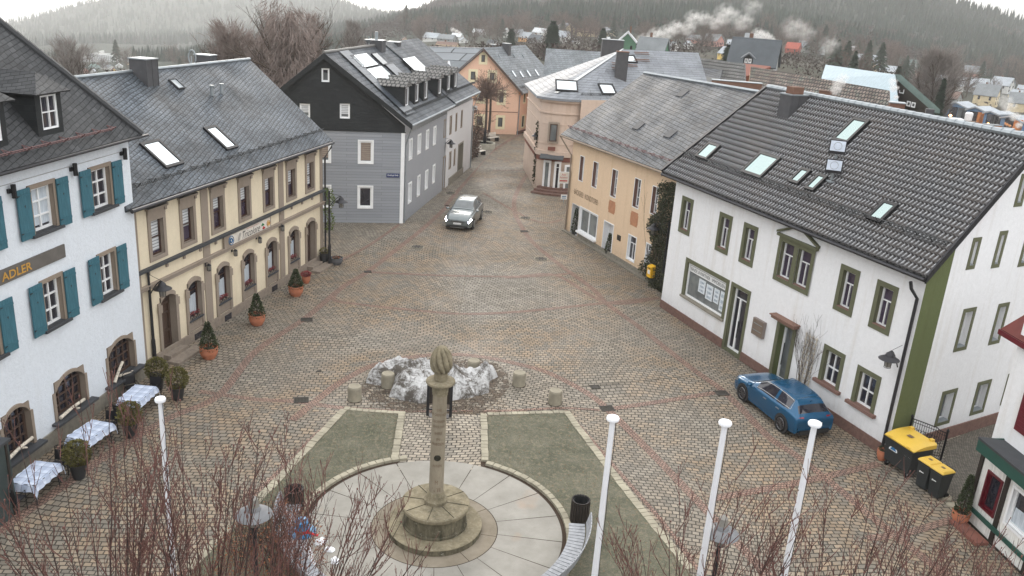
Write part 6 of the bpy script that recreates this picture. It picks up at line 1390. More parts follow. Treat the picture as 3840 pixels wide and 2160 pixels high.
for a in ((('R4', 228, 565), 'drain grate where the cross band meets the arc on the inn side'), (('R4', 255, 160), 'square drain cover on the band in front of the middle terracotta pot'), (('R3', 562, 1368), 'small drain beside the band in front of the first terracotta pot'), (('R6', 478, 607), 'drain grate just above the cap of the nearest flagpole'), (('R6', 1055, 530), 'drain grate on the band beside the blue car'), (('R6', 418, 498), 'narrow drain in the plain cobbles inside the arc'), (('R4', 318, 420), 'tiny drain in plain cobbles on the inn side of the arc'), (('A4', 280, 190), 'drain grate behind the oncoming car at the pavement'), (('R5', 62, 1165), 'drain grate on the curved band before the shop stairs')):
 s = .35 if 'tiny' in a[1] else (.75 if 'small' in a[1] or 'narrow' in a[1] else 1); o = drain(*a[0], a[1], .55*s, .45*s, .25)
for a in ((('R3', 812, 1243), 'manhole cover in the carriageway left of the seam, in front of the car'), (('R5', 146, 1303), 'manhole cover on the curved band nearest the bakery door'), (('A4', 1290, 690), 'manhole cover beside the oncoming car'), (('R5', 68, 1097), 'manhole cover close to the shop stairs'), (('R3', 978, 970), 'manhole plate on the pavement by the pale house lamp'), (('Z4', 865, 905), 'far manhole cover in the narrow street')): manhole(*a[0], a[1])
LEAF = {}
def leaf_cloud(mb, c, rx, rz, n, size, shape='cone', seed=1, mat=0):
 r_ = random.Random(seed)
 for _ in range(n):
  h = r_.random()
  if shape == 'cone': rad = rx*(1-h*.88)*math.sqrt(r_.uniform(.25, 1));
  else: rad = rx*math.sqrt(max(0, 1-(2*h-1)**2))*math.sqrt(r_.uniform(.3, 1))
  a = r_.random()*6.283; p = V(c) + V((rad*math.cos(a), rad*math.sin(a), h*rz)); s = size*r_.uniform(.6, 1.4)
  d = V((math.cos(a)+r_.uniform(-.8, .8), math.sin(a)+r_.uniform(-.8, .8), r_.uniform(-.2, 1.2))).normalized()*s; e = d.cross(V((r_.uniform(-1, 1), r_.uniform(-1, 1), r_.uniform(-1, 1)))).normalized()*s*.42
  mb.poly([p-e*.5, p+d*.5-e*.2+e, p+d, p+d*.4-e], mat)
def pot(par, r, h, mat, rim=True, belly=1.0):
 m = L(); m.lathe([(r*.62, 0), (r*.9*belly, h*.35), (r*1.0*belly, h*.62), (r*.93, h*.88), (r*1.02, h*.9), (r*1.02, h), (r*.9, h), (r*.88, h*.85), (0, h*.84)], n=24); o = m.build('pot', M[mat], par, smooth=True)
 m = L(); m.lathe([(r*.87, h*.82), (0, h*.88)], n=16); m.build('soil', M['soil'], par); return o
def potted(name, z, x, y, lab, cat, r=.3, h=.45, mat='terracotta', fol='conifer_leaf', fr=.32, fh=1.0, shape='cone', n=900, group=None, seed=1, size=.07, belly=1.0, spikes=0):
 p = G(z, x, y); t_ = thing(name, lab, cat, (p.x, p.y, 0), 0, group); pot(t_, r, h, mat, belly=belly)
 m = L(); leaf_cloud(m, (0, 0, h*.8), fr, fh, n, size, shape, seed); m.build('foliage', M[fol], t_)
 m = L(); m.tube([(0, 0, h*.7), (.02, 0, h*.8+fh*.8)], [.025, .008], 5)
 r2_ = random.Random(seed)
 for k in range(6): a = r2_.random()*6.28; m.tube([(0, 0, h*.85), (fr*.8*math.cos(a), fr*.8*math.sin(a), h*.85+fh*.35*r2_.random()+.1)], [.012, .004], 4)
 m.build('stem', M['bark'], t_); return t_
g_ = 'terracotta pots with small conifers before the restaurant'
potted('potted_conifer', 'Z3', 606, 1345, 'potted conifer in terracotta nearest the restaurant door with the lamp', 'potted plant', .37, .52, fr=.42, fh=1.15, group=g_, seed=3, n=1500)
potted('potted_conifer', 'Z3', 932, 1118, 'middle potted conifer in terracotta before the restaurant', 'potted plant', .37, .52, fr=.42, fh=1.05, group=g_, seed=4, n=1500)
potted('potted_conifer', 'Z3', 1196, 920, 'potted conifer in terracotta beside the far entrance steps', 'potted plant', .37, .52, fr=.42, fh=.95, group=g_, seed=5, n=1500)
potted('potted_heather', 'Z3', 1265, 835, 'small terracotta pot with dark red heather against the steps', 'potted plant', .22, .4, fol='heather', fr=.25, fh=.3, shape='ball', seed=6, n=400)
potted('potted_creeper', 'Z3', 1388, 700, 'black square tub with a creeper climbing the restaurant corner', 'potted plant', .26, .6, mat='plastic_black', fol='bush_olive', fr=.25, fh=.4, shape='ball', seed=7, n=200)
p = PLC = YELP.at(UR if False else YELP.px('Z3', 1385, 500)[0], 0, .35); cr_ = MB()
r_ = random.Random(5); pp_ = []
for k in range(24): pp_.append(V((p.x + .08*math.sin(k*.7), p.y + .06*math.cos(k), .5 + k*.15)))
cr_.tube(pp_, .015, 4); lf = MB()
for q in pp_[8:]: leaf_cloud(lf, q - V((0, 0, .1)), .22, .3, 40, .09, 'ball', int(q.z*100))
CRP = thing('climbing_plant', 'green leaved creeper growing up the restaurant corner beside the lamp', 'climbing plant', (p.x, p.y, 0)); cr_.build('stem', M['bark'], CRP); plain('creeper_green', (.10, .14, .03), .8, .4, 4); lf.build('foliage', M['creeper_green'], CRP)
potted('bowl_planter', 'Z3', 1470, 708, 'low grey bowl planter beside the far street lamp', 'planter', .36, .4, mat='fluffy_grey', fol='dry_leaf', fr=.2, fh=.12, shape='ball', seed=8, n=60)
g_ = 'bushes in black tubs before the inn'
for i, (z, x, y, lab) in enumerate((('A2', 1488, 885, 'olive bush in a black tub at the inn corner, nearest the restaurant'), ('A2', 1100, 1195, 'olive bush in a black tub between the two farther tables'), ('B1', 770, 495, 'olive bush in a black tub between the two nearer tables'), ('A2', 1320, 800, 'bushy plant against the wall behind the corner tub'))):
 p = G(z, x, y); potted('potted_bush', z, x, y, lab, 'potted plant', .27, .52, mat='plastic_black', fol='bush_olive', fr=.40, fh=.85, shape='ball', seed=20+i, n=1500, group=g_, size=.07, belly=.85)
potted('potted_cypress', 'A5', 400, 765, 'slim dark cypress in the bakery entrance recess', 'potted plant', .2, .3, fr=.3, fh=1.6, seed=31, n=900, mat='plastic_black')
potted('potted_cypress', 'A5', 690, 935, 'pointed dark cypress in front of the bakery door', 'potted plant', .2, .3, fr=.28, fh=1.15, seed=32, n=900, mat='plastic_black')
potted('potted_cypress', 'B4', 298, 1065, 'tall leaning cypress in a red pot by the half timbered house', 'potted plant', .27, .42, fr=.26, fh=1.35, seed=33, n=1300)
potted('potted_plant', 'A6', 122, 1055, 'red flower pot squeezed between the big bin and the green corner', 'potted plant', .2, .4, fr=.15, fh=.25, seed=34, n=60, shape='ball')
for i, r in enumerate(YELS):
 c = (r[0]+r[2])/2; b = YELP.at(c, r[1]+.01, -.06); t_ = thing('window_flower_box', 'red heather box on the sill of the restaurant window, number %s from the inn' % ('one', 'two', 'three', 'four', 'five')[i], 'flower box', tuple(b), math.atan2(YELP.U.y, YELP.U.x), 'heather boxes on the restaurant window sills')
 t_['label'] = ('red heather box in the restaurant window beside the near door', 'red heather box on the sill behind the nearest terracotta pot', 'red heather box in the middle window under the restaurant sign', 'red heather box on the sill behind the middle terracotta pot', 'red heather box in the window beside the far door')[i]
 m = L(); m.box((0, 0, 0), (.7, .13, .12)); m.build('box', M['plastic_black'], t_); m = L()
 for k in range(5): leaf_cloud(m, (-.28+.14*k, 0, .08), .09, .17, 45, .05, 'ball', i*10+k)
 m.build('foliage', M['heather'], t_)
PI_ = wall_plane(ic - V((math.sin(math.radians(6.75)), math.cos(math.radians(6.75)), 0))*22, ic)
for i, (a, b, c, d, lab) in enumerate(((('A2', 960, 745), ('A2', 1025, 570), ('A2', 1000, 690), ('A2', 1125, 645), 'forked birch branch on the sill of the arched window nearest the restaurant'), (('A2', 505, 1042), ('A2', 705, 885), ('A2', 640, 960), ('A2', 690, 960), 'long birch log on the sill of the middle arched window'), (('A2', 70, 1385), ('A2', 272, 1205), ('A2', 180, 1290), ('A2', 225, 1290), 'birch log on the sill of the arched window nearest the camera'))):
 q = [PI_.at(*PI_.px(*k, .12), .12) for k in (a, b, c, d)]; m = MB(); o_ = V((q[0].x, q[0].y, min(x.z for x in q)))
 m.tube([q[0], (q[0]+q[1])/2+V((0, 0, .04)), q[1]], [.06, .05, .055], 8); m.tube([q[2], q[3]], [.05, .035], 6); o = m.build('birch_log', M['birch'], None, origin=o_); tag(o, lab, 'log', 'birch logs on the inn window sills')
def ttable(c, rz, lab):
 t_ = thing('cafe_table', lab.replace('checked cloth on', 'metal cafe table under a checked cloth at'), 'table', tuple(c), rz, 'cafe tables before the inn')
 m = L(); m.box((0, 0, .70), (1.25, .8, .03)); m.build('tabletop', M['dark_metal'], t_)
 for sx in (-.54, .54):
  for sy in (-.33, .33): m = L(); m.tube([(sx, sy, 0), (sx*.96, sy*.94, .7)], .018, 6); m.build('leg', M['dark_metal'], t_)
 m = L(); nx, ny = 26, 18; W_, D_ = 1.75, 1.25; vs = []; us_ = []
 for j in range(ny+1):
  for i in range(nx+1):
   x, y = -W_/2+W_*i/nx, -D_/2+D_*j/ny; ox, oy = max(abs(x)-.635, 0), max(abs(y)-.41, 0); o = ox+oy if ox*oy > 0 else max(ox, oy)
   px_, py_ = math.copysign(min(abs(x), .635)+ox*.25, x), math.copysign(min(abs(y), .41)+oy*.25, y)
   z = .742 - o*.95 + (.012*math.sin(x*17+y*9)*(1 if o > 0 else .2));
   if o > 0: px_ += .02*math.sin(y*22+x*13); py_ += .02*math.sin(x*21)
   vs.append(V((px_, py_, z))); us_.append((x, y))
 fs = [(j*(nx+1)+i, j*(nx+1)+i+1, (j+1)*(nx+1)+i+1, (j+1)*(nx+1)+i) for j in range(ny) for i in range(nx)]; m.add(vs, fs, 0, [[us_[k] for k in f] for f in fs])
 o = m.build('tablecloth', M['checked'], None, smooth=True); o.location = c; o.rotation_euler.z = rz; tag(o, lab, 'tablecloth', 'checked cloths on the inn tables')
ch0 = None
def chair(c, rz, lab):
 global ch0
 if ch0 is None:
  ch0 = t_ = thing('metal_chair', lab, 'chair', tuple(c), rz, 'black metal chairs at the inn tables'); m = L(); m.box((0, 0, .44), (.44, .42, .02)); m.build('seat', M['dark_metal'], t_)
  for sx in (-.2, .2):
   m = L(); m.tube([(sx, .2, 0), (sx, .19, .44), (sx*1.05, .27, .92)], .014, 5); m.build('leg', M['black_iron'], t_); m = L(); m.tube([(sx, -.2, 0), (sx, -.19, .64), (sx, .12, .64)], .014, 5); m.build('leg', M['black_iron'], t_)
  m = L(); m.tube([(-.21, .27, .92), (-.1, .28, .97), (.1, .28, .97), (.21, .27, .92)], .014, 5); m.poly([(-.2, .215, .5), (.2, .215, .5), (.2, .262, .82), (-.2, .262, .82)])
  for k in range(4): m.tube([V((-.14+.09*k, .272, .87)) + V((.035*math.cos(a), 0, .035*math.sin(a))) for a in [i*math.pi/3 for i in range(7)]], .006, 3)
  m.build('backrest', M['dark_metal'], t_)
 else: t_ = copy_tree(ch0); t_.location = c; t_.rotation_euler.z = rz; t_['label'] = lab
azi = math.atan2(PI_.U.y, PI_.U.x)
for i, (z, x, y, nm) in enumerate((('A2', 1150, 835, 'the table nearest the restaurant'), ('A2', 755, 1145, 'the middle table'), ('B1', 345, 450, 'the table nearest the camera'))):
 p = G(z, x, y, .72); c = V((p.x, p.y, 0)); ttable(c, azi + (.05, -.08, .04)[i], 'checked cloth on ' + nm + ' before the inn')
 chair(c + PI_.U*.95, azi-math.pi/2, 'metal chair at the restaurant end of ' + nm); chair(c - PI_.U*.95, azi+math.pi/2, 'metal chair at the camera end of ' + nm)
 if i == 0: chair(c + PI_.U*.85 - PI_.N*.75, azi-.7, 'metal chair against the inn wall behind ' + nm)
a = G('B1', 0, 985); b = G('B1', 175, 825); zt = 2.3; d = (b-a).normalized(); nn = V((d.y, -d.x, 0)); nn = nn if nn.dot(EYE-a) > 0 else -nn
WB = thing('entrance_porch', 'dark grey green wooden entrance windbreak at the inn wall by the photo edge', 'porch', tuple(b)); m = MB(); m.frame(b - d*3.2 - nn*1.2, d, nn, V((0, 0, 1)), 3.2, 1.2, zt); plain('porch_paint', (.045, .06, .06), .6, .2, 1); m.build('panel', M['porch_paint'], WB)
m = MB(); m.frame(b - d*3.25 - nn*1.25 + V((0, 0, zt)), d, nn, V((0, 0, 1)), 3.3, 1.3, .08); m.build('cap', M['lead'], WB)
for k in range(4): m = MB(); m.frame(b - d*(.1+.8*k) + V((0, 0, 0)), -d, nn, V((0, 0, 1)), .08, .03, zt); m.build('batten', M['timber_black'], WB)
potted('potted_bush', 'B1', 40, 840, 'yellowish bush with ornaments before the dark windbreak', 'potted plant', .25, .4, mat='plastic_black', fol='bush_olive', fr=.3, fh=.6, shape='ball', seed=44, n=900)
u, v = PW.px('Z2', 570, 630, .15); u1, v1 = PW.px('Z2', 662, 565, .15); LBX = thing('letter_box', 'brown double letter box panel between the two doors of the white house', 'letter box', tuple(PW.at(u, v, .0))); m = MB(); pbox(m, PW, u, v, u1, v1, .003, .14); m.build('case', M['mail_grey'], LBX)
m = MB(); pbox(m, PW, u+.04, v+.05, u1-.04, v1-.05, .14, .15); m.build('front_panel', M['panel_brown'], LBX)
for q in (.3, .7): m = MB(); pbox(m, PW, u+.1, v+(v1-v)*q, u1-.1, v+(v1-v)*q+.03, .15, .165); m.build('letter_slot', M['zinc'], LBX)
r = [PW.px('Z2', 890, 900)[0], .35, 0, 0]; ct = PW.px('Z2', 965, 800)[0]
TR = thing('trellis', 'white wooden trellis on the white house wall with a bare climber', 'trellis', tuple(PW.at(ct, .3, .05))); m = MB(); hT = 2.6
for k in range(4): m.frame(PW.at(ct-.33+.2*k, .3, .03), PW.U, PW.W, PW.N, .035, hT, .02)
for k in range(13): m.frame(PW.at(ct-.36, .4+.2*k, .052), PW.U, PW.W, PW.N, .74, .03, .02)
m.build('lattice', M['birch'], TR)
r_ = random.Random(9); m = MB()
def twig(mb, p, d, l, r, depth, rr, plane=None, spread=.55, grav=0.0, sides=4, seg=3, shrink=.68, nb=(2, 3), rmin=.002):
 pts = [p]; q = V(p); dd = V(d)
 for k in range(seg):
  dd = (dd + V((rr.uniform(-1, 1), rr.uniform(-1, 1), rr.uniform(-1, 1)))*spread*.22 + V((0, 0, grav))).normalized(); q = q + dd*(l/seg); pts.append(q.copy())
 rads = [max(r*(1-.45*k/seg), rmin) for k in range(seg+1)]
 mb.tube(pts, rads, sides if depth > 0 else 3, cap=False)
 if depth > 0:
  for _ in range(rr.randint(*nb)):
   k = rr.randint(1, seg); nd = (dd + V((rr.uniform(-1, 1), rr.uniform(-1, 1), rr.uniform(-.5, 1)))*spread).normalized()
   if plane is not None: nd = (nd - plane*nd.dot(plane)*.9).normalized()
   twig(mb, pts[k], nd, l*shrink*rr.uniform(.7, 1.15), rads[k]*.62, depth-1, rr, plane, spread, grav, sides, seg, shrink, nb, rmin)
for k in range(9): twig(m, PW.at(ct+r_.uniform(-.25, .25), .0, .09), (PW.W + PW.U*r_.uniform(-.15, .15)).normalized(), 1.7, .016, 3, r_, PW.N, .5, .02, 4, 4, .7, (2, 3), .004)
CLM = thing('climbing_plant', 'bare woody climber growing over the white trellis', 'climbing plant', tuple(PW.at(ct, 0, .1))); m.build('stem', M['bark'], CLM)
p = G('Z2', 432, 715); m = L(); m.box((0, 0, .02), (.75, .42, .02)); m.build; o = m.build('doormat', M['rubber'], None); o.location = p; o.rotation_euler.z = math.atan2(PW.U.y, PW.U.x); tag(o, 'black doormat on the cobbles before the glass shop door', 'doormat')
p = PB.at(*PB.px('A5', 1135, 1060)); p2 = p + PB.N*.55; PBX = thing('post_box', 'yellow letter collection box mounted in front of the ivy', 'post box', (p2.x, p2.y, p2.z-.4), math.atan2(PB.U.y, PB.U.x))
m = L(); m.box((0, 0, 0), (.42, .28, .62)); m.add([V((-.21, -.14, .62)), V((.21, -.14, .62)), V((.21, .14, .70)), V((-.21, .14, .70)), V((.21, .14, .62)), V((-.21, .14, .62))], [(0, 1, 2, 3), (1, 4, 2), (0, 3, 5)]); m.build('case', M['post_yellow'], PBX); m = L(); m.box((0, -.15, .2), (.22, .02, .22)); m.build('notice_card', M['plate'], PBX); m = L(); m.box((0, -.15, .5), (.3, .02, .04)); m.build('letter_slot', M['rubber'], PBX)
m = L(); m.tube([(0, .18, -PBX.location.z), (0, .18, .5)], .035, 6); m.build('post', M['dark_metal'], PBX)
p = G('R5', 268, 1160); SP = thing('sign_post', 'metal post with small white workshop direction sign at the bakery corner', 'sign', tuple(p)); h_ = UP('R5', 288, 860, p).z; m = L(); m.tube([(0, 0, 0), (0, 0, h_)], .035, 8); m.build('post', M['zinc'], SP)
pl = wall_plane(p - V((1.25, .25, 0)), p); r = rect(pl, ('R5', 232, 922), ('R5', 288, 865)); m = MB(); pbox(m, pl, r[0], r[1], r[2], r[3], -.02, .02); s_ = m.build('sign_plate', M['plate'], SP); m = MB(); pbox(m, pl, r[0]+.04, r[1]+.04, r[2]-.04, r[3]-.04, .02, .024); m.build('sign_field', M['clay'], s_)
hh = r[3]-r[1]; ww_ = r[2]-r[0]; text(s_, pl, 'Auto', r[0]+ww_*.3, r[1]+hh*.68, r[0]+ww_*.7, hh*.18, 'ink_red', .03); text(s_, pl, 'Reparatur', r[0]+ww_*.12, r[1]+hh*.4, r[0]+ww_*.88, hh*.2, 'ink_red', .03); m = MB(); pbox(m, pl, r[0]+ww_*.12, r[1]+hh*.18, r[2]-ww_*.12, r[1]+hh*.28, .024, .03); m.build('sign_bar', M['ink_red'], s_)
p = G('R5', 262, 1020); pl = wall_plane(p - V((.9, .2, 0)), p); r = rect(pl, ('R5', 245, 1003), ('R5', 278, 980)); BS = thing('notice_board', 'small white notice board on a stand at the foot of the shop stairs', 'sign', tuple(p)); m = MB(); pbox(m, pl, *r, -.03, .0); m.build('board', M['plate'], BS); m = MB(); pbox(m, pl, (r[0]+r[2])/2-.03, 0, (r[0]+r[2])/2+.03, r[1], -.03, 0); m.build('post', M['zinc'], BS)
m = MB(); m2 = MB(); hh = (r[3]-r[1])
for k in range(2): pbox(m2, pl, r[0]+.08, r[1]+hh*(.2+.35*k), r[2]-.08, r[1]+hh*(.38+.35*k), .0, .004)
m2.build('print', M['ink_blue'], BS)
r_ = random.Random(12); lf = MB(); st = MB()
ivp = [(1140, 315), (1265, 300), (1280, 420), (1300, 560), (1330, 450), (1350, 470), (1340, 620), (1318, 800), (1320, 900), (1300, 1050), (1285, 1200), (1262, 1345), (1130, 1300), (1085, 1200), (1000, 1060), (1000, 1020), (1060, 900), (1060, 760), (1040, 700), (1060, 590), (1120, 560), (1140, 420)]
iv = [PB.px('A5', x, y, .15) for x, y in ivp]
ub, vb_ = [q[0] for q in iv], [q[1] for q in iv]; n = 0
while n < 11000:
 u, v = r_.uniform(min(ub), max(ub)), r_.uniform(-.0, max(vb_))
 if not inside(u, v, iv):
  if r_.random() > .03: continue
  u += r_.uniform(-.1, .1)
  if not any(inside(u+e, v+f, iv) for e, f in ((.25, 0), (-.25, 0), (0, .3), (0, -.3))): continue
 n += 1; hm = .18 + .22*(noise.noise(V((u*1.4, v*1.1, 0)))+.4) + (.25 if v < 1.2 else 0); dpt = r_.uniform(.3, 1)*max(hm, .08); p = PB.at(u, v, dpt); s = r_.uniform(.06, .12)
 a = V((r_.uniform(-1, 1), r_.uniform(-1, 1), r_.uniform(-1.2, .3))).normalized()*s; b = a.cross(PB.N + V((r_.uniform(-.6, .6), r_.uniform(-.6, .6), r_.uniform(-.6, .6)))).normalized()*s*.5; lf.poly([p-b, p+a*.6-b*.6, p+a, p+b*.8])
IVY = thing('ivy', 'dark ivy mass covering the joint of the bakery and white house', 'ivy', tuple(PB.at(sum(ub)/len(ub), 0, .1)))
lf.build('foliage', M['ivy_leaf'], IVY)
m = MB()
for k in range(14): twig(m, PB.at(r_.uniform(min(ub)+.6, max(ub)-1.0), 0, .12), (PB.W + PB.U*r_.uniform(-.2, .2)).normalized(), 2.2, .03, 3, r_, PB.N, .5, .02, 4, 4, .7, (2, 2), .005)
m.build('stem', M['bark'], IVY)
p = G('A6', 45, 880); t_ = thing('low_shrub', 'dark low shrub at the foot of the white wall by the bins', 'shrub', tuple(p)); m = MB()
for k in range(7): leaf_cloud(m, p + dW*(-.1+.33*k) + V((0, 0, -.05)), .28, .4, 130, .08, 'ball', 50+k)
m.build('foliage', M['ivy_leaf'], t_); m = MB();
for k in range(5): twig(m, p + dW*(.4*k), V((0, 0, 1)), .4, .012, 2, r_, None, .6)
m.build('stem', M['bark'], t_)
def wheel(par, c, r=.1, w=.05, ax=V((1, 0, 0)), mat='rubber', nm='wheel'):
 m = L(); m.tube([V(c)-ax*w/2, V(c)+ax*w/2], r, 16); return m.build(nm, M[mat], par)
def bin_2(base, rz, lab):
 t_ = thing('wheelie_bin', lab, 'bin', tuple(base), rz, 'small two wheeled bins with yellow lids'); m = L()
 def rg_(w, d, z): return [V((-w/2, -d/2, z)), V((w/2, -d/2, z)), V((w/2, d/2, z)), V((-w/2, d/2, z))]
 P_ = rg_(.40, .38, .04) + rg_(.48, .53, .92) + rg_(.52, .57, .93) + rg_(.52, .57, .99)
 F = [(3, 2, 1, 0)] + [(4*k+i, 4*k+(i+1) % 4, 4*k+4+(i+1) % 4, 4*k+4+i) for k in range(3) for i in range(4)]; m.add(P_, F); m.build('body', M['bin_black'], t_, bevel=.012)
 m = L(); P_ = rg_(.54, .58, .985) + rg_(.54, .58, 1.02) + rg_(.44, .46, 1.085); m.add(P_, [(3, 2, 1, 0), (8, 9, 10, 11)] + [(4*k+i, 4*k+(i+1) % 4, 4*k+4+(i+1) % 4, 4*k+4+i) for k in range(2) for i in range(4)]); ld = m.build('lid', M['bin_yellow'], t_, bevel=.015)
 m = L(); m.tube([(-.2, .31, 1.0), (-.2, .36, 1.03), (.2, .36, 1.03), (.2, .31, 1.0)], .016, 6); m.build('handle', M['bin_black'], t_)
 for s in (-.21, .21): wheel(t_, (s, .2, .1), .1, .05)
 m = L(); m.box((-.0, -.262, .62), (.13, .006, .025)); m.box((-.09, -.262, .6), (.03, .006, .06)); m.build('maker_mark', M['plate'], t_); m = L(); m.box((0, 0, 1.087), (.14, .1, .004)); m.build('lid_relief', M['ink_brown'], ld)
 return t_
azf = math.atan2(PW.U.y, PW.U.x)
p1 = G('A6', 410, 1290); p2 = G('A6', 512, 1365)
BU = PW.U
bin_2(G('A6', 368, 1262) + BU*.28 - PW.N*.30, azf, 'yellow lidded wheelie bin squeezed between the big container and its twin'); bin_2(G('A6', 465, 1330) + BU*.30 - PW.N*.30, azf, 'yellow lidded wheelie bin standing outermost towards the alley')
pL, pR = G('A6', 150, 1110), G('A6', 275, 1205); BG = thing('waste_container', 'big black four wheeled waste container with yellow lid by the green corner', 'waste container', tuple((pL+pR)/2 - PW.N*.5), azf)
W_ = 1.28; D_ = .98; m = L()
def rg2(w, d, z): return [V((-w/2, -d/2, z)), V((w/2, -d/2, z)), V((w/2, d/2, z)), V((-w/2, d/2, z))]
P_ = rg2(W_*.86, D_*.8, .2) + rg2(W_*.98, D_*.98, 1.08) + rg2(W_*1.03, D_*1.03, 1.09) + rg2(W_*1.03, D_*1.03, 1.16); m.add(P_, [(3, 2, 1, 0)] + [(4*k+i, 4*k+(i+1) % 4, 4*k+4+(i+1) % 4, 4*k+4+i) for k in range(3) for i in range(4)]); m.build('body', M['bin_black'], BG, bevel=.02)
m = L(); n = 8; vs = []
for k in range(n+1):
 y = -D_*.53 + D_*1.06*k/n; z = 1.17 + .17*math.sin(min(1, (k/n)*1.5)*math.pi/2)**.8
 for x in (-W_*.53, -W_*.48, W_*.48, W_*.53): vs.append(V((x, y, z - (0 if abs(x) < W_*.5 else .05))))
m.add(vs, [(4*k+i, 4*k+i+1, 4*k+5+i, 4*k+4+i) for k in range(n) for i in range(3)])
m.poly([vs[0], vs[1], vs[2], vs[3], V((W_*.53, -D_*.53, 1.14)), V((-W_*.53, -D_*.53, 1.14))][::-1])
for sx in (0, 3):
 side_ = [vs[4*k+sx] for k in range(n+1)]; m.poly(side_ + [V((side_[-1].x, side_[-1].y, 1.14)), V((side_[0].x, side_[0].y, 1.14))])
m.poly([vs[4*n], vs[4*n+1], vs[4*n+2], vs[4*n+3], V((W_*.53, D_*.53, 1.14)), V((-W_*.53, D_*.53, 1.14))])
ld = m.build('lid', M['bin_yellow'], BG, smooth=True)
for s in (-.45, .45): m = L(); m.box((s, D_*.5, 1.3), (.14, .14, .1)); m.build('lid_hinge', M['bin_yellow'], BG)
m = L(); m.box((-.42, -D_*.5, 1.16), (.14, .04, .05)); m.box((.42, -D_*.5, 1.16), (.14, .04, .05)); m.build('lid_grip', M['bin_yellow'], ld)
m = L(); m.box((0, -.02, 1.345), (.22, .16, .004)); m.build('lid_relief', M['ink_brown'], ld)
for sx in (-.45, .45):
 for sy in (-.32, .32): c_ = wheel(BG, (sx, sy, .1), .1, .05, V((1, 0, 0)), nm='caster'); m = L(); m.box((sx, sy, .1), (.09, .06, .14)); m.build('fork', M['zinc'], c_)
m = L(); pl = Plane(V((0, -D_*.462, .72)), V((1, 0, 0)), V((0, -1, .1)))
m.poly([pl.at(-.2+.19*math.cos(a), .0+.15*math.sin(a), .012) for a in [i*math.pi/12 for i in range(13)]]); m.build('round_sticker', M['plate'], BG)
m = L(); m.poly([pl.at(-.2+.14*math.cos(a), .02+.10*math.sin(a), .016) for a in [i*math.pi/12 for i in range(13)]]); m.build('sticker_print', M['ink_blue'], BG)
for x in (.28, .45): m = L(); m.frame(pl.at(x, .1, .008), pl.U, pl.W, pl.N, .09, .08, .004); m.build('sticker', M['plate'], BG)
ga, gb = G('R8', 700, 735), G('R8', 868, 862); gz_ = 1.35
gA = PSD.at(.9, 0, .1); gB = G('R8', 868, 865); gd = (gB-gA).normalized(); gl = (gB-gA).length
GT = thing('iron_gate', 'black wrought iron gate behind the waste container at the alley', 'gate', tuple(gA))
h0 = UP('A6', 365, 695, gA).z; h1 = UP('A6', 690, 825, gB).z
for q, hh in ((0, h0), (1, h1)): m = MB(); b_ = gA.lerp(gB, q); m.tube([b_, b_ + V((0, 0, hh))], .04, 8); m.lathe([(.05, hh), (.06, hh+.04), (.0, hh+.12)], b_, 8); m.build('post', M['black_iron'], GT)
m = MB(); topf = lambda q: h0*.97*(1-q) + (h0*.78 if q < .75 else h1*.93)*q if q < .75 else h0*.8 + (h1*.95-h0*.8)*math.sin((q-.75)/.25*math.pi/2)
tp = [gA.lerp(gB, k/24) + V((0, 0, topf(k/24))) for k in range(25)]; m.tube(tp, .02, 5); m.tube([p_ - V((0, 0, .12)) for p_ in tp], .012, 4)
m.tube([gA + V((0, 0, .15)), gB + V((0, 0, .15))], .015, 4)
for k in range(1, 16): b_ = gA.lerp(gB, k/16); m.tube([b_ + V((0, 0, .1)), b_ + V((0, 0, topf(k/16)))], .009, 4)
for k in range(9):
 c_ = gA.lerp(gB, (k+.8)/10.5); c_.z = topf((k+.8)/10.5) - .42; m.tube([c_ + gd*.085*math.cos(a) + V((0, 0, .085*math.sin(a))) for a in [i*math.pi/6 for i in range(13)]], .009, 4)
m.build('gate_leaf', M['black_iron'], GT)
m = MB()
for x, y in ((205, 890), (255, 950), (160, 840)):
 p = G('B4', x, y); m.lathe([(.2, 0), (.19, .05), (.12, .07), (0, .075)], p, 9, fn=lambda r, z, t: r*(1+.15*math.sin(3*t)))
tag(m.build('kerb_boulders', M['concrete'], None), kind='structure')
m = MB(); kerb_row(m, [G('B4', 270, 1060), G('B4', 460, 1235)], .45, .5, .10); o = m.build('stone_step', M['brick_red'], None, origin=G('B4', 350, 1150)); tag(o, 'low reddish brick doorstep along the half timbered house', 'step')
fc = G('Z4', 567, 935); FN = thing('fountain', 'round grey stone fountain basin at the edge of the street', 'fountain', tuple(fc)); R_ = (G('Z4', 630, 930)-G('Z4', 505, 930)).length/2; m = L()
hF = UP('Z4', 567, 905, fc).z + .1
m.lathe([(R_, 0), (R_, hF), (R_*.86, hF), (R_*.84, hF-.25), (0, hF-.25)], n=32); m.build('basin', M['kerb_stone'], FN, smooth=True); m = L(); m.lathe([(R_*.85, hF-.12), (0, hF-.12)], n=24); M['water'] = glassy('water', (.05, .06, .06), .05) or M['water']; m.build('water', M['water'], FN)
m = L(); m.lathe([(.35, 0), (.3, .4), (.16, .5), (.2, 1.0), (.12, 1.3), (.16, 1.6), (.06, 1.9), (0, 2.0)], n=12); m.build('pillar', M['dark_metal'], FN, smooth=True)
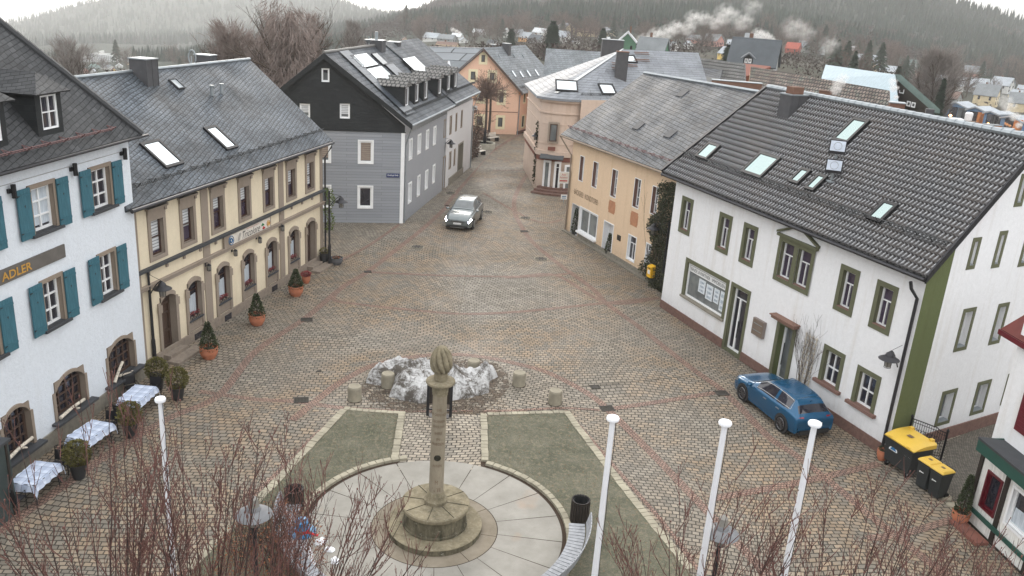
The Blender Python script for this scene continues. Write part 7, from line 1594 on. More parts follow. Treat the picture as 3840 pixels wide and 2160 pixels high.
def pollard(base, h, r, lab, seed, group='pollarded trees at the fountain'):
 t_ = thing('pollard_tree', lab, 'tree', tuple(base), 0, group); rr = random.Random(seed); m = L(); cz_ = h*.72
 m.tube([(0, 0, 0), (.05, 0, h*.3), (.0, .05, cz_*.8)], [.16, .13, .1], 8); m.build('trunk', M['bark'], t_); m = L()
 for k in range(70):
  a, e = rr.random()*6.28, rr.uniform(-.35, 1.3); d = V((math.cos(a)*math.cos(e), math.sin(a)*math.cos(e), math.sin(e)*.8)); twig(m, V((0, 0, cz_*.8)), d, r*.9, .035, 3, rr, None, .75, 0, 3, 3, .5, (3, 3), .008)
 m.build('crown', M['bare_twig'], t_); return t_
pollard(G('Z4', 567, 905), 8.2, 1.8, 'pollarded bare tree rising from the fountain side, shorter crown', 3); pollard(G('Z4', 592, 885), 8.6, 1.8, 'pollarded bare tree with round crown before the orange wall', 4)
for i, (z, x, y, rz, lab) in enumerate((('Z4', 535, 985, 1.1, 'wooden bench facing the street before the fountain'), ('Z4', 618, 895, .9, 'wooden bench behind the fountain'))):
 p = G(z, x, y); t_ = thing('park_bench', lab, 'bench', tuple(p), rz, 'wooden benches at the fountain'); m = L()
 for k in range(4): m.box((0, -.18+.12*k, .44), (1.7, .09, .04))
 m.build('seat', M['clay'], t_); m = L()
 for k in range(3): m.box((0, .28+.03*k, .55+.13*k), (1.7, .03, .1))
 m.build('backrest', M['clay'], t_)
 for s in (-.7, .7): m = L(); m.box((s, 0, 0), (.08, .5, .44)); m.build('leg', M['dark_metal'], t_)
for i, (z, x, y, r, h, lab) in enumerate((('Z4', 458, 1005, 1.2, 2.2, 'dense brown hedge bush at the end of the pale house'), ('Z4', 470, 940, 1.3, 4.2, 'taller bare bush beside the fountain hedge'), ('Z4', 500, 895, 1.6, 1.6, 'low hedge behind the fountain'))):
 p = G(z, x, y); t_ = thing('garden_bush', lab, 'bush', tuple(p)); m = L(); leaf_cloud(m, (0, 0, 0), r, h, 1400, .16, 'ball', 70+i); m.build('foliage', M['bare_twig'], t_); m = L(); rr = random.Random(i)
 for k in range(12): twig(m, V((0, 0, 0)), V((rr.uniform(-.5, .5), rr.uniform(-.5, .5), 1)).normalized(), h*.5, .04, 3, rr, None, .6, 0, 3, 3, .7, (2, 3), .01)
 m.build('stem', M['bark'], t_)
p = G('R5', 128, 945); t_ = thing('climbing_plant', 'dark creeper on the street edge of the pink corner house', 'climbing plant', tuple(p)); m = MB()
for k in range(12): leaf_cloud(m, V((p.x-.1, p.y, .25+k*.42)), .35, .6, 130, .14, 'ball', 90+k)
m.build('foliage', M['ivy_leaf'], t_)
m = MB(); m.tube([p, V((p.x, p.y, 5))], .04, 5); m.build('stem', M['bark'], t_)
# ================================================================ CARS
def car(name, lab, loc, heading, paint, Lc, Wc, Hc, wb, front_ax, rim='rim', lights_on=False, plate_txt='HO AB 70', hatch=1.0, wr=.33):
 """x forward, y left, z up, origin on the ground between the axles; heading = angle of +x"""
 t_ = thing(name, lab, 'car', loc, heading)
 hw = Wc/2; f = front_ax; h = Hc/1.45; zb = .0
 fr = f + (Lc-wb)*.53; re = f - wb - (Lc-wb)*.47     # front and rear ends
 ST = [(fr, .70, .30, .50, .60, .62), (fr-.05, .84, .22, .62, .71, .66), (fr-.22, .93, .20, .72, .81, .70), (fr-.60, .985, .20, .80, .905, .70), (f-.38, 1.0, .20, .88, .985, .68),
          (f-1.10, 1.0, .20, .93, 1.36, .60), (f-1.45, 1.0, .20, .945, 1.425, .60), (f-1.9, 1.0, .20, .955, 1.45, .60), (f-2.5, 1.0, .20, .975, 1.43, .59), (re+.75, .99, .22, .985, 1.40, .575), (re+.50, .975, .24, .97, 1.345, .56),
          (re+.10, .95, .26, .90, .935, .62), (re+.03, .93, .28, .84, .865, .64), (re, .86, .32, .74, .76, .64), (re+.03, .80, .30, .52, .54, .60)]
 def sec(s):
  x, w, z0, be, tp, rh = s; z0, be, tp = z0*h, be*h, tp*h; w *= hw; rh *= hw*1.1
  gl = tp-be
  up_ = max(gl, .0)
  return [(x, 0, z0-.02), (x, w*.88, z0), (x, w*.975, z0+.10), (x, w, z0+(be-z0)*.45), (x, w*.985, be-.10), (x, w*.94, be-.01), (x, w*.905 - (w*.905-rh)*.0, be+.02*(gl > .3)), (x, rh + (w*.905-rh)*.12 if gl > .2 else w*.80, be+gl*.84), (x, rh*.93 if gl > .2 else w*.66, be+gl*.97), (x, rh*.5, tp+.004), (x, 0, tp+.012)]
 A = [[V(p) for p in sec(s)] for s in ST]; K = 4; Q = 3
 def cr(a, b, c, d, t): return .5*((2*b) + (c-a)*t + (2*a-5*b+4*c-d)*t*t + (3*b-a-3*c+d)*t**3)
 n, m_ = len(A), len(A[0])
 rows = []
 for i in range(n-1):
  for k in range(K):
   t = k/K; rows.append((i+t, [cr(A[max(i-1, 0)][j], A[i][j], A[i+1][j], A[min(i+2, n-1)][j], t) for j in range(m_)]))
 rows.append((n-1, A[-1])); dense = []
 for iu, r in rows:
  L_ = []
  for j in range(m_-1):
   for k in range(Q):
    t = k/Q; L_.append((j+t, cr(r[max(j-1, 0)], r[j], r[j+1], r[min(j+2, m_-1)], t)))
  L_.append((m_-1, r[-1])); dense.append((iu, L_))
 wd = (dense[0][1].__len__())
 body = L(); gl_ = L(); trim = L(); lowr = L()
 def region(iu, jv):
  if 4.15 < iu < 4.95 and jv > 7.4: return 'g'                         # windscreen
  if 10.15 < iu < 10.85 and 7.0 < jv: return 'g'                       # rear window
  if 4.5 < iu < 9.6 and 6.15 < jv < 7.2 and not (6.95 < iu < 7.2): return 'g'
  if jv < 1.5: return 'l'
  return 'b'
 for sgn in (1, -1):
  for a in range(len(dense)-1):
   for b in range(wd-1):
    P_ = [dense[a][1][b][1], dense[a+1][1][b][1], dense[a+1][1][b+1][1], dense[a][1][b+1][1]]; P_ = [V((p.x, p.y*sgn, p.z)) for p in P_]
    if sgn < 0: P_.reverse()
    rg_ = region((dense[a][0]+dense[a+1][0])/2, (dense[a][1][b][0]+dense[a][1][b+1][0])/2)
    {'g': gl_, 'b': body, 'l': lowr}[rg_].poly(P_)
 def weld(mb, nm, mat, par):
  o = mb.build(nm, M[mat], par, smooth=False); bm = bmesh.new(); bm.from_mesh(o.data); bmesh.ops.remove_doubles(bm, verts=bm.verts, dist=.0008); bmesh.ops.recalc_face_normals(bm, faces=bm.faces); bm.to_mesh(o.data); bm.free()
  for p in o.data.polygons: p.use_smooth = True
  return o
 bo = weld(body, 'body', paint, t_); weld(gl_, 'window', 'glass_dark' if not lights_on else 'glass_grey', t_); weld(lowr, 'sill_trim', 'plastic_black', t_)
 for s, nm in ((ST[0], 'front_bumper'), (ST[-1], 'rear_bumper')):
  m = L(); P_ = [V(p) for p in sec(s)]; m.poly(P_ + [V((p.x, -p.y, p.z)) for p in P_[::-1][1:-1]]); m.build(nm, M[paint], t_)
 for nx_, x in (('f', f), ('r', f-wb)):
  for sgn in (1, -1):
   m = L(); m.tube([V((x, sgn*(hw-.06), wr+.01)), V((x, sgn*(hw+.004), wr+.01))], wr+.065, 28); m.build('wheel_arch', M['plastic_black'], t_)
   m = L(); m.tube([V((x, sgn*(hw-.2), wr)), V((x, sgn*(hw-.02), wr)), V((x, sgn*(hw+.012), wr))], [wr, wr, wr-.035], 28); w_ = m.build('wheel', M['rubber'], t_)
   m = L(); m.tube([V((x, sgn*(hw-.02), wr)), V((x, sgn*(hw+.016), wr))], [wr*.70, wr*.68], 24)
   rm = m.build('rim', M['dark_metal'], w_); m = L()
   for k in range(10):
    a = k*math.pi/5; d = V((math.cos(a), 0, math.sin(a))); e = V((-math.sin(a), 0, math.cos(a))); m.frame(V((x, sgn*(hw+.014), wr)) + d*.03 - e*.014, d, e, V((0, sgn, 0)), wr*.62, .028, .012)
   m.tube([V((x, sgn*(hw+.01), wr)), V((x, sgn*(hw+.03), wr))], .045, 12); m.tube([V((x, sgn*(hw+.02), wr)) + V((wr*.67*math.cos(a), 0, wr*.67*math.sin(a))) for a in [i*math.pi/12 for i in range(25)]], .012, 4); m.build('spokes', M[rim], w_)
 def surf(i, j, sgn=1, off=.006):
  i0 = int(i); t = i-i0; p = [A[i0][k].lerp(A[min(i0+1, n-1)][k], t) for k in range(m_)]; j0 = int(j); u = j-j0; q = p[j0].lerp(p[min(j0+1, m_-1)], u); q = V((q.x, q.y*sgn, q.z))
  c = V((q.x, 0, .7)); return q + (q-c).normalized()*off
 def patch(nm, mat, i0, i1, j0, j1, sgn, off=.01, N1=5, N2=3, par=None, th=True):
  m = L(); g_ = [[surf(i0+(i1-i0)*a/N1, j0+(j1-j0)*b/N2, sgn, off) for b in range(N2+1)] for a in range(N1+1)]
  for a in range(N1):
   for b in range(N2): P_ = [g_[a][b], g_[a+1][b], g_[a+1][b+1], g_[a][b+1]]; m.poly(P_ if sgn > 0 else P_[::-1])
  return m.build(nm, M[mat], par or t_, smooth=True)
 for sgn in (1, -1):
  patch('headlight', 'headlight_lit' if lights_on else 'glass_grey', (.7 if lights_on else .9), 2.4, 4.0, 5.8, sgn, .02, N1=8); patch('tail_light', 'tail_red', 11.15, 12.3, 4.6, 8.3, sgn, .012)
  m = L(); c = V((f-.52, sgn*(hw+.1), .98*h)); m.lathe([(.02, -.07), (.08, -.05), (.10, 0), (.08, .06), (.02, .08)], c, 12, fn=lambda r, z, t: r*(1+.25*abs(math.sin(t)))); m.tube([c, c - V((0, sgn*.12, .02))], .02, 5); m.build('side_mirror', M[paint], t_, smooth=True)
  for x in (f-1.45, f-2.3): m = L(); m.frame(V((x-.1, sgn*(hw-.012), .80*h)), V((1, 0, 0)), V((0, 0, 1)), V((0, sgn, 0)), .19, .028, .035); m.build('door_handle', M['rim_silver'] if not lights_on else M[paint], t_)
  m = L(); m.tube([surf(i/4, 7.25, sgn, .008) for i in range(18, 39)] + [surf(i/4, 6.15, sgn, .008) for i in range(39, 17, -1)], .009, 4); m.build('window_trim', M['rim_silver' if not lights_on else 'plastic_black'], t_)
  m = L()
  for iu in (4.75, 7.05): m.tube([surf(iu, j/4, sgn, .0015) for j in range(7, 25)], .0035, 3)
  m.build('door_gap', M['rubber'], t_)
 m = L(); m.tube([surf(4.1, j/4, 1, .004) for j in range(24, 41)] + [surf(4.1, j/4, -1, .004) for j in range(40, 23, -1)], .012, 4)
 for s in (1, -1): m.tube([surf(1.7+k*.22, 6.6, s, .003) for k in range(11)], .004, 3)
 m.build('bonnet_gap', M['rubber'], t_)
 m = L(); gz1 = .52*h; m.box((fr-.0, 0, gz1-.04), (.03, Wc*.42, .13)); gr_ = m.build('grille', M['plastic_black'], t_); m = L()
 for k in range(4): m.box((fr+.014, 0, gz1-.025+.032*k), (.012, Wc*.40, .010))
 m.build('grille_bar', M['rim_silver'], gr_)
 m = L(); m.box((fr+.0, 0, .24*h), (.05, Wc*.62, .12)); m.build('air_intake', M['plastic_black'], t_); m = L(); m.box((fr+.02, 0, .20*h), (.03, Wc*.5, .03)); m.build('skid_plate', M['rim_silver'], t_)
 def plate(x, z, sgn):
  m = L(); m.box((x, 0, z), (.02, .52, .11)); o = m.build('number_plate', M['plate'], t_); pl = Plane(V((x+sgn*.012, -sgn*.26, z)), V((0, sgn, 0)), V((sgn, 0, 0)))
  q = text(None, pl, plate_txt, .05, .02, .49, .07, 'ink', .001); q.parent = o
 plate(fr+.03, .40*h, 1); plate(re-.06, .60*h, -1)
 m = L(); m.box((re+.0, 0, .24*h), (.06, Wc*.72, .16)); m.build('rear_diffuser', M['plastic_black'], t_); m = L(); m.tube([(re+.48, 0, 1.345*h), (re+.42, 0, 1.42*h), (re+.38, 0, 1.42*h)], [.03, .02, .012], 6); m.build('antenna', M[paint], t_)
 m = L(); m.lathe([(.04, 0), (.035, .006), (0, .008)], n=12); e_ = m.build('badge', M['rim_silver'], t_); e_.data.transform(Matrix.Translation((re-.0, 0, .80*h)) @ Matrix.Rotation(-math.pi/2, 4, 'Y'));
 return t_
fl_, rl_ = G('Z2', 508, 1086), G('Z2', 768, 1300); hd = (fl_-rl_); wb_ = 2.65; ang = math.atan2(hd.y, hd.x); u_ = hd.normalized(); lft = V((-u_.y, u_.x, 0)); mid = (fl_+rl_)/2
org = mid - lft*.88                                             # visible side is the left one
if (org - EYE).length < (mid - EYE).length: org = mid + lft*.88
car('parked_car', 'shiny blue hatchback parked along the white house wall', (org.x, org.y, 0), ang, 'car_blue', 4.34, 1.80, 1.45, 2.65, 2.65/2, plate_txt='WUN AD 70')
a_, b_ = G('A4', 215, 1080), G('A4', 905, 1105); c_ = G('A4', 1105, 862); u_ = (b_-c_).normalized(); ang = math.atan2(u_.y, u_.x)
mid = (a_+b_)/2; org = mid - u_*(2.7/2 - .15)
car('driving_car', 'grey crossover car driving towards the square with headlights on', (org.x, org.y, 0), ang, 'car_grey', 4.55, 1.86, 1.66, 2.70, 2.70/2, rim='rim_silver', lights_on=True, plate_txt='WUN K 42', wr=.35)
# ================================================================ TOWN AND HILLS BEYOND
def TG(z, x, y, r0=105):       # where a line of sight meets the terrain
 d = ray(z, x, y); hd_ = math.hypot(d.x, d.y); r = r0
 while r < 3000:
  p = EYE + d*(r/hd_)
  if p.z <= TZ(p.x, p.y): return p, r
  r *= 1.015
 return EYE + d*(900/hd_), 900
for nm, c in (('w_white', (.62, .62, .60)), ('w_cream', (.62, .52, .34)), ('w_yellow', (.66, .48, .16)), ('w_pink', (.50, .26, .22)), ('w_green', (.10, .19, .13)), ('w_orange', (.62, .36, .18)), ('w_grey', (.33, .34, .34)), ('r_frost', (.34, .37, .40)), ('r_grey', (.20, .215, .225)), ('r_dark', (.085, .095, .105)), ('r_brown', (.16, .105, .085)), ('r_red', (.34, .085, .06)), ('r_white', (.58, .60, .62)), ('r_green', (.13, .18, .17))): plain(nm, c, .9, .15, .6)
def house(z, x, y, wpx, hpx, wall, roof, rz, lab, r=None, nm='village_house', cat='house', group='houses of the town beyond the square', rf=.45, wins=2, dpth=1.15, proud=None):
 s = Z[z][2]
 if r is None: b, r = TG(z, x, y+hpx/2)
 else: b = AT(z, x, y+hpx/2, r)
 k = r/CAM_F*1.03; W_ = wpx/s*k*.80; H_ = hpx/s*k; hr = H_*rf; he = H_-hr; D_ = W_*dpth
 t_ = thing(nm, lab, cat, tuple(b), rz, group); m = L(); z0 = -6
 P_ = [(-W_/2, -D_/2), (W_/2, -D_/2), (W_/2, D_/2), (-W_/2, D_/2)]
 v = [V((*p, z0)) for p in P_] + [V((*p, he)) for p in P_] + [V((0, -D_/2, H_)), V((0, D_/2, H_))]
 m.add(v, [(0, 1, 5, 8, 4), (1, 2, 6, 5), (2, 3, 7, 9, 6), (3, 0, 4, 7)]); m.build('wall', M[wall], t_)
 o = W_*.06; m = L(); a, b_, c, d = V((-W_/2-o, -D_/2-o, he-o)), V((-W_/2-o, D_/2+o, he-o)), V((0, D_/2+o, H_+.12)), V((0, -D_/2-o, H_+.12)); m.slab([b_, a, d, c], .2)
 a, b_ = V((W_/2+o, -D_/2-o, he-o)), V((W_/2+o, D_/2+o, he-o)); m.slab([a, b_, c, d], .2); ro_ = m.build('roof', M[roof], t_)
 m = L(); m.box((W_*.12, D_*.15, H_-.8), (W_*.09, W_*.09, 1.5)); m.build('chimney', M['chimney_brick'], ro_)
 ww_ = W_*.11; wh = min(he*.3, 1.4)
 for sx in (-.25, .25):
  for zz in ((.3, .72) if he > 3.5 else (.45,)): m = L(); m.box((W_*sx, -D_/2-.03, he*zz-wh/2+.2), (ww_, .08, wh)); m.build('window', M['glass_dark'], t_)
 for sy in (-.25, .25): m = L(); m.box((W_/2+.03, D_*sy, he*.55), (.08, ww_, wh)); m.build('window', M['glass_dark'], t_); m = L(); m.box((-W_/2-.03, D_*sy, he*.55), (.08, ww_, wh)); m.build('window', M['glass_dark'], t_)
 if H_ > 6: m = L(); m.box((0, -D_/2-.03, he+hr*.3), (ww_*.8, .08, wh*.8)); m.build('window', M['glass_dark'], t_)
 return t_
W, Y, G_, B = 'w_white', 'w_cream', 'w_grey', 'r_frost'
HS = [('B7', 395, 455, 190, 95, W, B, 1.1, 'white house with frosted roof above the solar roof chimney, leftmost of its row'), ('B7', 570, 470, 190, 85, G_, 'r_grey', 1.3, 'long grey roofed barn beside a smoke puff in the misty row'), ('B7', 690, 445, 120, 70, W, 'r_white', 1.2, 'white roofed house under the thin bent smoke trail'), ('B7', 765, 490, 110, 60, W, B, .2, 'low white house right of the bent smoke trail'),
 ('B7', 575, 545, 240, 60, Y, 'r_brown', 1.4, 'long brown roof just above the orange house wing'), ('B7', 60, 492, 115, 55, Y, 'r_brown', .3, 'small cream gable peeping over the slate chimney'), ('B7', 950, 395, 130, 70, G_, 'r_white', 1.1, 'pale roofed house with a wisp above it, left of the orange gable tip'), ('B7', 1225, 370, 80, 55, W, B, 1.2, 'small white house beside the tall white gable'), ('B7', 1285, 405, 75, 110, W, 'r_white', .2, 'tall narrow white gable in front of brown trees'),
 ('B7', 1430, 405, 110, 85, G_, B, 1.0, 'grey frosted house left of the apricot house'), ('B7', 1535, 455, 170, 105, 'w_orange', B, .7, 'apricot coloured house beside the dark spruce'), ('B7', 1645, 475, 160, 90, G_, 'r_dark', .9, 'dark roofed house touching the spruce'), ('B7', 1690, 395, 150, 90, W, 'r_white', 1.1, 'snowy white house behind the dark roofed one'), ('B7', 1995, 352, 190, 120, Y, B, .5, 'big cream gable high right of the spruce'), ('B7', 1965, 455, 160, 130, W, B, .9, 'white house below the big cream gable'),
 ('B7', 2270, 385, 240, 95, Y, 'r_brown', 1.35, 'long house with reddish roof and small roof windows'), ('B7', 2520, 395, 130, 100, Y, B, .8, 'cream house at the right of the reddish long roof'), ('B7', 2460, 490, 130, 75, W, 'r_white', 1.1, 'white flat looking house before the brown chimney stack'), ('B7', 2110, 500, 100, 60, W, B, .4, 'low white house under the round brown tree'), ('B7', 1120, 520, 120, 60, G_, 'r_dark', .9, 'dark roof behind the satellite dish on the orange house roof'),
 ('B6', 690, 565, 160, 100, W, 'r_grey', .6, 'grey roofed house right of the green gables'), ('B6', 985, 480, 180, 90, 'w_pink', 'r_grey', 1.1, 'faded pink house below the big smoke cloud'), ('B6', 1195, 495, 200, 130, 'w_pink', 'r_grey', .8, 'salmon pink house with pyramid like grey roof'), ('B6', 1345, 655, 150, 140, 'w_yellow', B, .25, 'bright yellow house with frosted roof'), ('B6', 1680, 485, 190, 120, W, 'r_grey', 1.3, 'white house with four windows above the dark hip roof'), ('B6', 2160, 595, 150, 120, 'r_red', 'r_red', 1.0, 'all red roofed house among the bare trees'), ('B6', 2310, 580, 170, 125, W, B, .9, 'white house right of the red roof'), ('B6', 2485, 620, 90, 90, G_, 'r_green', .6, 'small grey green house in front of brown trees'), ('B6', 1440, 540, 130, 90, G_, B, 1.2, 'half hidden frosted roof left of the dark hip roof'), ('B6', 900, 545, 90, 80, W, B, .3, 'tiny white gable behind the grey shrubs'),
 ('B5', 490, 290, 250, 160, Y, B, .9, 'cream house with frosted roof over the metal hall'), ('B5', 975, 320, 140, 120, G_, 'r_green', .9, 'green roofed small house left of the great bare tree'), ('B5', 700, 375, 210, 95, W, B, 1.2, 'white roofed low house behind the hall ridge'), ('B5', 655, 225, 70, 150, W, B, .1, 'narrow tall white gable above the hall'), ('B5', 1760, 410, 190, 130, 'w_pink', 'r_grey', 1.2, 'dull pink house high under the forest'), ('B5', 1700, 555, 340, 140, G_, B, 1.25, 'long grey house behind the bare trees'), ('B5', 1905, 690, 220, 210, Y, 'r_grey', .9, 'cream apartment house behind the blue building'), ('B5', 2100, 560, 190, 150, W, B, .7, 'white frosted house above the cream apartment house'), ('B5', 2310, 780, 220, 190, Y, 'r_grey', 1.1, 'cream block at the right edge behind the smoke'), ('B5', 1450, 540, 300, 150, W, B, 1.0, 'white house behind the trunk of the great bare tree'), ('B5', 1460, 700, 220, 120, G_, 'r_brown', .8, 'brown roof between the tree and the blue building'), ('B5', 2290, 670, 130, 90, Y, B, .4, 'small cream house near the right edge'), ('B5', 1080, 460, 190, 90, G_, 'r_brown', 1.1, 'brownish house behind the slanting black gable'), ('B5', 150, 275, 240, 80, G_, B, 1.3, 'grey frosted roofs left behind the metal hall'), ('B5', 310, 110, 110, 50, W, 'r_white', 1.2, 'tiny white roof high among the conifers'), ('B5', 2360, 600, 100, 70, W, B, .9, 'pale roof at the far right edge'),
 ('B8', 350, 628, 46, 34, W, B, .2, 'tiny white gable in the far left valley'), ('B8', 400, 590, 130, 30, G_, 'r_green', 1.3, 'long pale green roof in the far left valley'), ('B8', 480, 592, 80, 36, W, 'r_grey', 1.2, 'grey roofed hall below the white factory'), ('B8', 580, 582, 60, 34, W, 'r_white', .4, 'white gable at the right of the valley halls'), ('B8', 532, 622, 52, 38, 'w_yellow', 'r_brown', .5, 'yellow cottage in the far left valley'), ('B8', 700, 545, 80, 56, Y, B, 1.0, 'cream house left of the slate chimney'), ('B8', 785, 545, 66, 40, W, 'r_white', 1.1, 'white roof just over the slate chimney'), ('B8', 262, 622, 76, 48, 'w_pink', B, .9, 'rose house in front of the valley halls'), ('B8', 715, 590, 70, 50, Y, B, .5, 'cream gable touching the slate chimney'), ('B8', 620, 640, 60, 36, G_, 'r_brown', .7, 'brown roofed shed in the far left valley'), ('B8', 175, 640, 60, 40, W, 'r_grey', .8, 'grey roofed cottage by the left bare tree'), ('B8', 2145, 580, 80, 90, 'w_orange', 'r_red', .5, 'small red house among the birch trunks'), ('B8', 2250, 470, 90, 50, W, 'r_white', .5, 'white roofs between birch and gable')]
HR = []; HO = []
for a in HS: o = house(*a[:8], a[8]); HO.append(o); HR.append((math.atan2(o.location.x, o.location.y), math.hypot(o.location.x, o.location.y)))
b, r = TG('B8', 420, 545); k = r/CAM_F/2.3418; t_ = thing('factory_building', 'white ribbed factory building far in the left valley', 'factory', tuple(b), .1);
for x, w_, h in ((-95, 90, 30), (0, 120, 62), (95, 80, 55)): m = L(); m.box((x*k, 0, -4), (w_*k, 20, h*k+4)); m.build('wall', M['w_grey'], t_)
for i in range(20): m = L(); m.box(((-130+13*i)*k, -10.3, 0), (5*k, .6, (28 if i < 6 else 58)*k)); m.build('facade_rib', M['r_white'], t_)
HR.append((math.atan2(b.x, b.y), r+150)); HO.append(t_); m = L(); m.box((10*k, 0, 60*k), (14*k, 10, 25*k)); m.build('roof_tower', M['w_white'], t_)
house('B6', 150, 545, 250, 260, 'w_green', 'r_white', -.12, 'green gabled house with white framed windows behind the pale slate roof', r=118, rf=.34, group=None)
t_ = house('B6', 470, 580, 330, 190, 'w_green', 'r_grey', 1.15, 'dark green house with roof windows and grey roof', r=122, rf=.7, group=None)
house('B6', 1660, 760, 520, 450, 'w_grey', 'r_dark', 1.2, 'big dark slate roofed house with small gabled dormer', r=128, rf=.55, group=None)
q = [AT('B6', 1565, 745, 112), AT('B6', 1690, 765, 111), AT('B6', 1688, 722, 112), AT('B6', 1560, 705, 113)]
def bhouse(nm, lab, q, roof, wall, zb=-4, cat='house', sl=.8):
 if len(q[0]) == 2: re_, q = q[0], q[1]; e = [AT(*q[0], re_[0]), AT(*q[1], re_[1])]; q = e + [RG(*q[2], e[1], sl), RG(*q[3], e[0], sl)]
 o, _ = quad_house(nm, lab, cat, [q], roof, wall, zb); return o, roof_plane(q[0], q[1], q[3])
t_ = thing('roof_dormer', 'small gabled dormer with two white windows on the dark slate roof', 'dormer', tuple(AT('B6', 1620, 755, 117))); dp = AT('B6', 1565, 760, 117); pl = wall_plane(dp, AT('B6', 1680, 760, 117), dp.z); w_ = (AT('B6', 1680, 760, 117)-dp).length; m = MB(); m.poly([pl.at(0, 0), pl.at(w_, 0), pl.at(w_, w_*.55), pl.at(w_/2, w_*.95), pl.at(0, w_*.55)]); m.build('face', M['gable_slate'], t_)
m = MB(); m.slab([pl.at(-.3, w_*.42, .4), pl.at(w_/2, w_*1.0, .4), pl.at(w_/2, w_*1.0, -4), pl.at(-.3, w_*.42, -4)][::-1], .1); m.slab([pl.at(w_/2, w_, .4), pl.at(w_+.3, w_*.42, .4), pl.at(w_+.3, w_*.42, -4), pl.at(w_/2, w_, -4)][::-1], .1); m.build('roof', M['r_dark'], t_)
for s in (.18, .58): window(t_, pl, [w_*s, w_*.08, w_*(s+.24), w_*.45], .05, .05, .02, 'white_paint', fm='white_paint', gm='glass_dark', cols=2, fw=.06)
o, rp_ = bhouse('tiled_roof_house', 'grey tiled roof with frosted box dormer behind the bakery', [(84, 80), [('B6', 1085, 1010), ('B6', 1590, 1080), ('B6', 1585, 770), ('B6', 1045, 700)]], 'tile_grey', 'w_cream')
q0 = AT('B6', 1085, 920, 82); q1 = AT('B6', 1290, 948, 80.5); m = MB(); m.slab([q0, q1, RG('B6', 1315, 840, q1, .5), RG('B6', 1075, 815, q0, .5)], .15); dm = m.build('dormer_roof', M['slate_bakery'], o); m = MB(); m.poly([q0, q1, V((q1.x, q1.y, q1.z-2)), V((q0.x, q0.y, q0.z-2))]); m.build('dormer_wall', M['w_grey'], dm)
pl = wall_plane(q0, q1, q0.z-2); window(dm, pl, [2.2, .5, 3.4, 1.7], .08, .03, .02, 'white_paint', fm='white_paint', gm='glass_grey', cols=2, fw=.07, off=.05)
o, rp_ = bhouse('brick_annex', 'brick red gable wall strip between two tiled roofs', [AT('B6', 1590, 920, 86), AT('B6', 1655, 905, 86), AT('B6', 1900, 800, 91), AT('B6', 1570, 765, 91)], 'brick_red', 'brick_red')
b = AT('B6', 1480, 1050, 76); chimney(o, b, 4.1, .9, b.z-1.5, AT('B6', 1480, 985, 76).z, -.15, mat='chimney_brick', seams=False)
o, rp_ = bhouse('long_tiled_house', 'long house with brown and green mottled tile roof behind the white house', [(84, 74), [('B6', 1630, 1075), ('B5', 760, 870), ('B5', 755, 610), ('B6', 1660, 800)]], 'tile_brown', 'w_cream')
b = AT('B5', 45, 700, 79); chimney(o, b, 1.9, 1.4, b.z-2.8, AT('B5', 45, 618, 79).z, -.4, mat='chimney_brick', cap='r_brown', seams=False)
o, rp_ = bhouse('metal_roof_hall', 'hall with pale blue ribbed metal roof and black slanting gable', [(98, 90), [('R7', 268, 395), ('R7', 655, 520), ('R7', 640, 375), ('R7', 290, 325)]], 'metal_roof', 'dark_boards', sl=.7)
rA = math.hypot(*RG('R7', 640, 375, AT('R7', 655, 520, 90), .7)[:2])
m = MB(); A_2, B_2, C_2 = AT('R7', 640, 375, rA), AT('R7', 835, 548, rA-5), AT('R7', 640, 560, rA); m.poly([A_2, C_2, V((C_2.x, C_2.y, -4)), V((B_2.x, B_2.y, -4)), B_2]); m.build('gable_wall', M['dark_boards'], o); m = MB(); dd = B_2-A_2; m.frame(A_2 - V((0, 0, .3)), dd.normalized(), V((.3, -1, 0)).normalized(), V((0, 0, 1)), dd.length, .8, .35); m.build('bargeboard', M['r_green'], o)
pl = wall_plane(C_2, B_2, 0);
for bl, tr in ((('R7', 662, 465), ('R7', 688, 438)), (('R7', 698, 530), ('R7', 718, 514)), (('R7', 722, 536), ('R7', 742, 520))): window(o, pl, rect(pl, bl, tr, .3), .06, .03, .02, 'white_paint', fm='white_paint', gm='glass_grey', cols=1, fw=.05, off=.3)
o, rp_ = bhouse('flat_roof_annex', 'low flat roofed annex with parapet behind the tiled ridge', [AT('B5', 800, 900, 52), AT('B5', 1360, 1060, 47), AT('B5', 1350, 985, 52), AT('B5', 850, 840, 58)], 'r_brown', 'r_dark')
b = AT('B5', 1225, 950, 50); m = MB(); m.box(tuple(b - V((0, 0, .1))), (.4, .3, .6), rz=-.3); m.build('roof_unit', M['chimney_slate'], o)
b = AT('B5', 835, 840, 54); chimney(o, b, .8, .8, b.z-1, AT('B5', 835, 780, 54).z+.1, -.3, mat='chimney_brick', seams=False)
t_ = thing('blue_building', 'blue two storey building with zigzag roofs and orange shutters', 'school building', tuple(AT('B5', 1700, 1000, 232)))
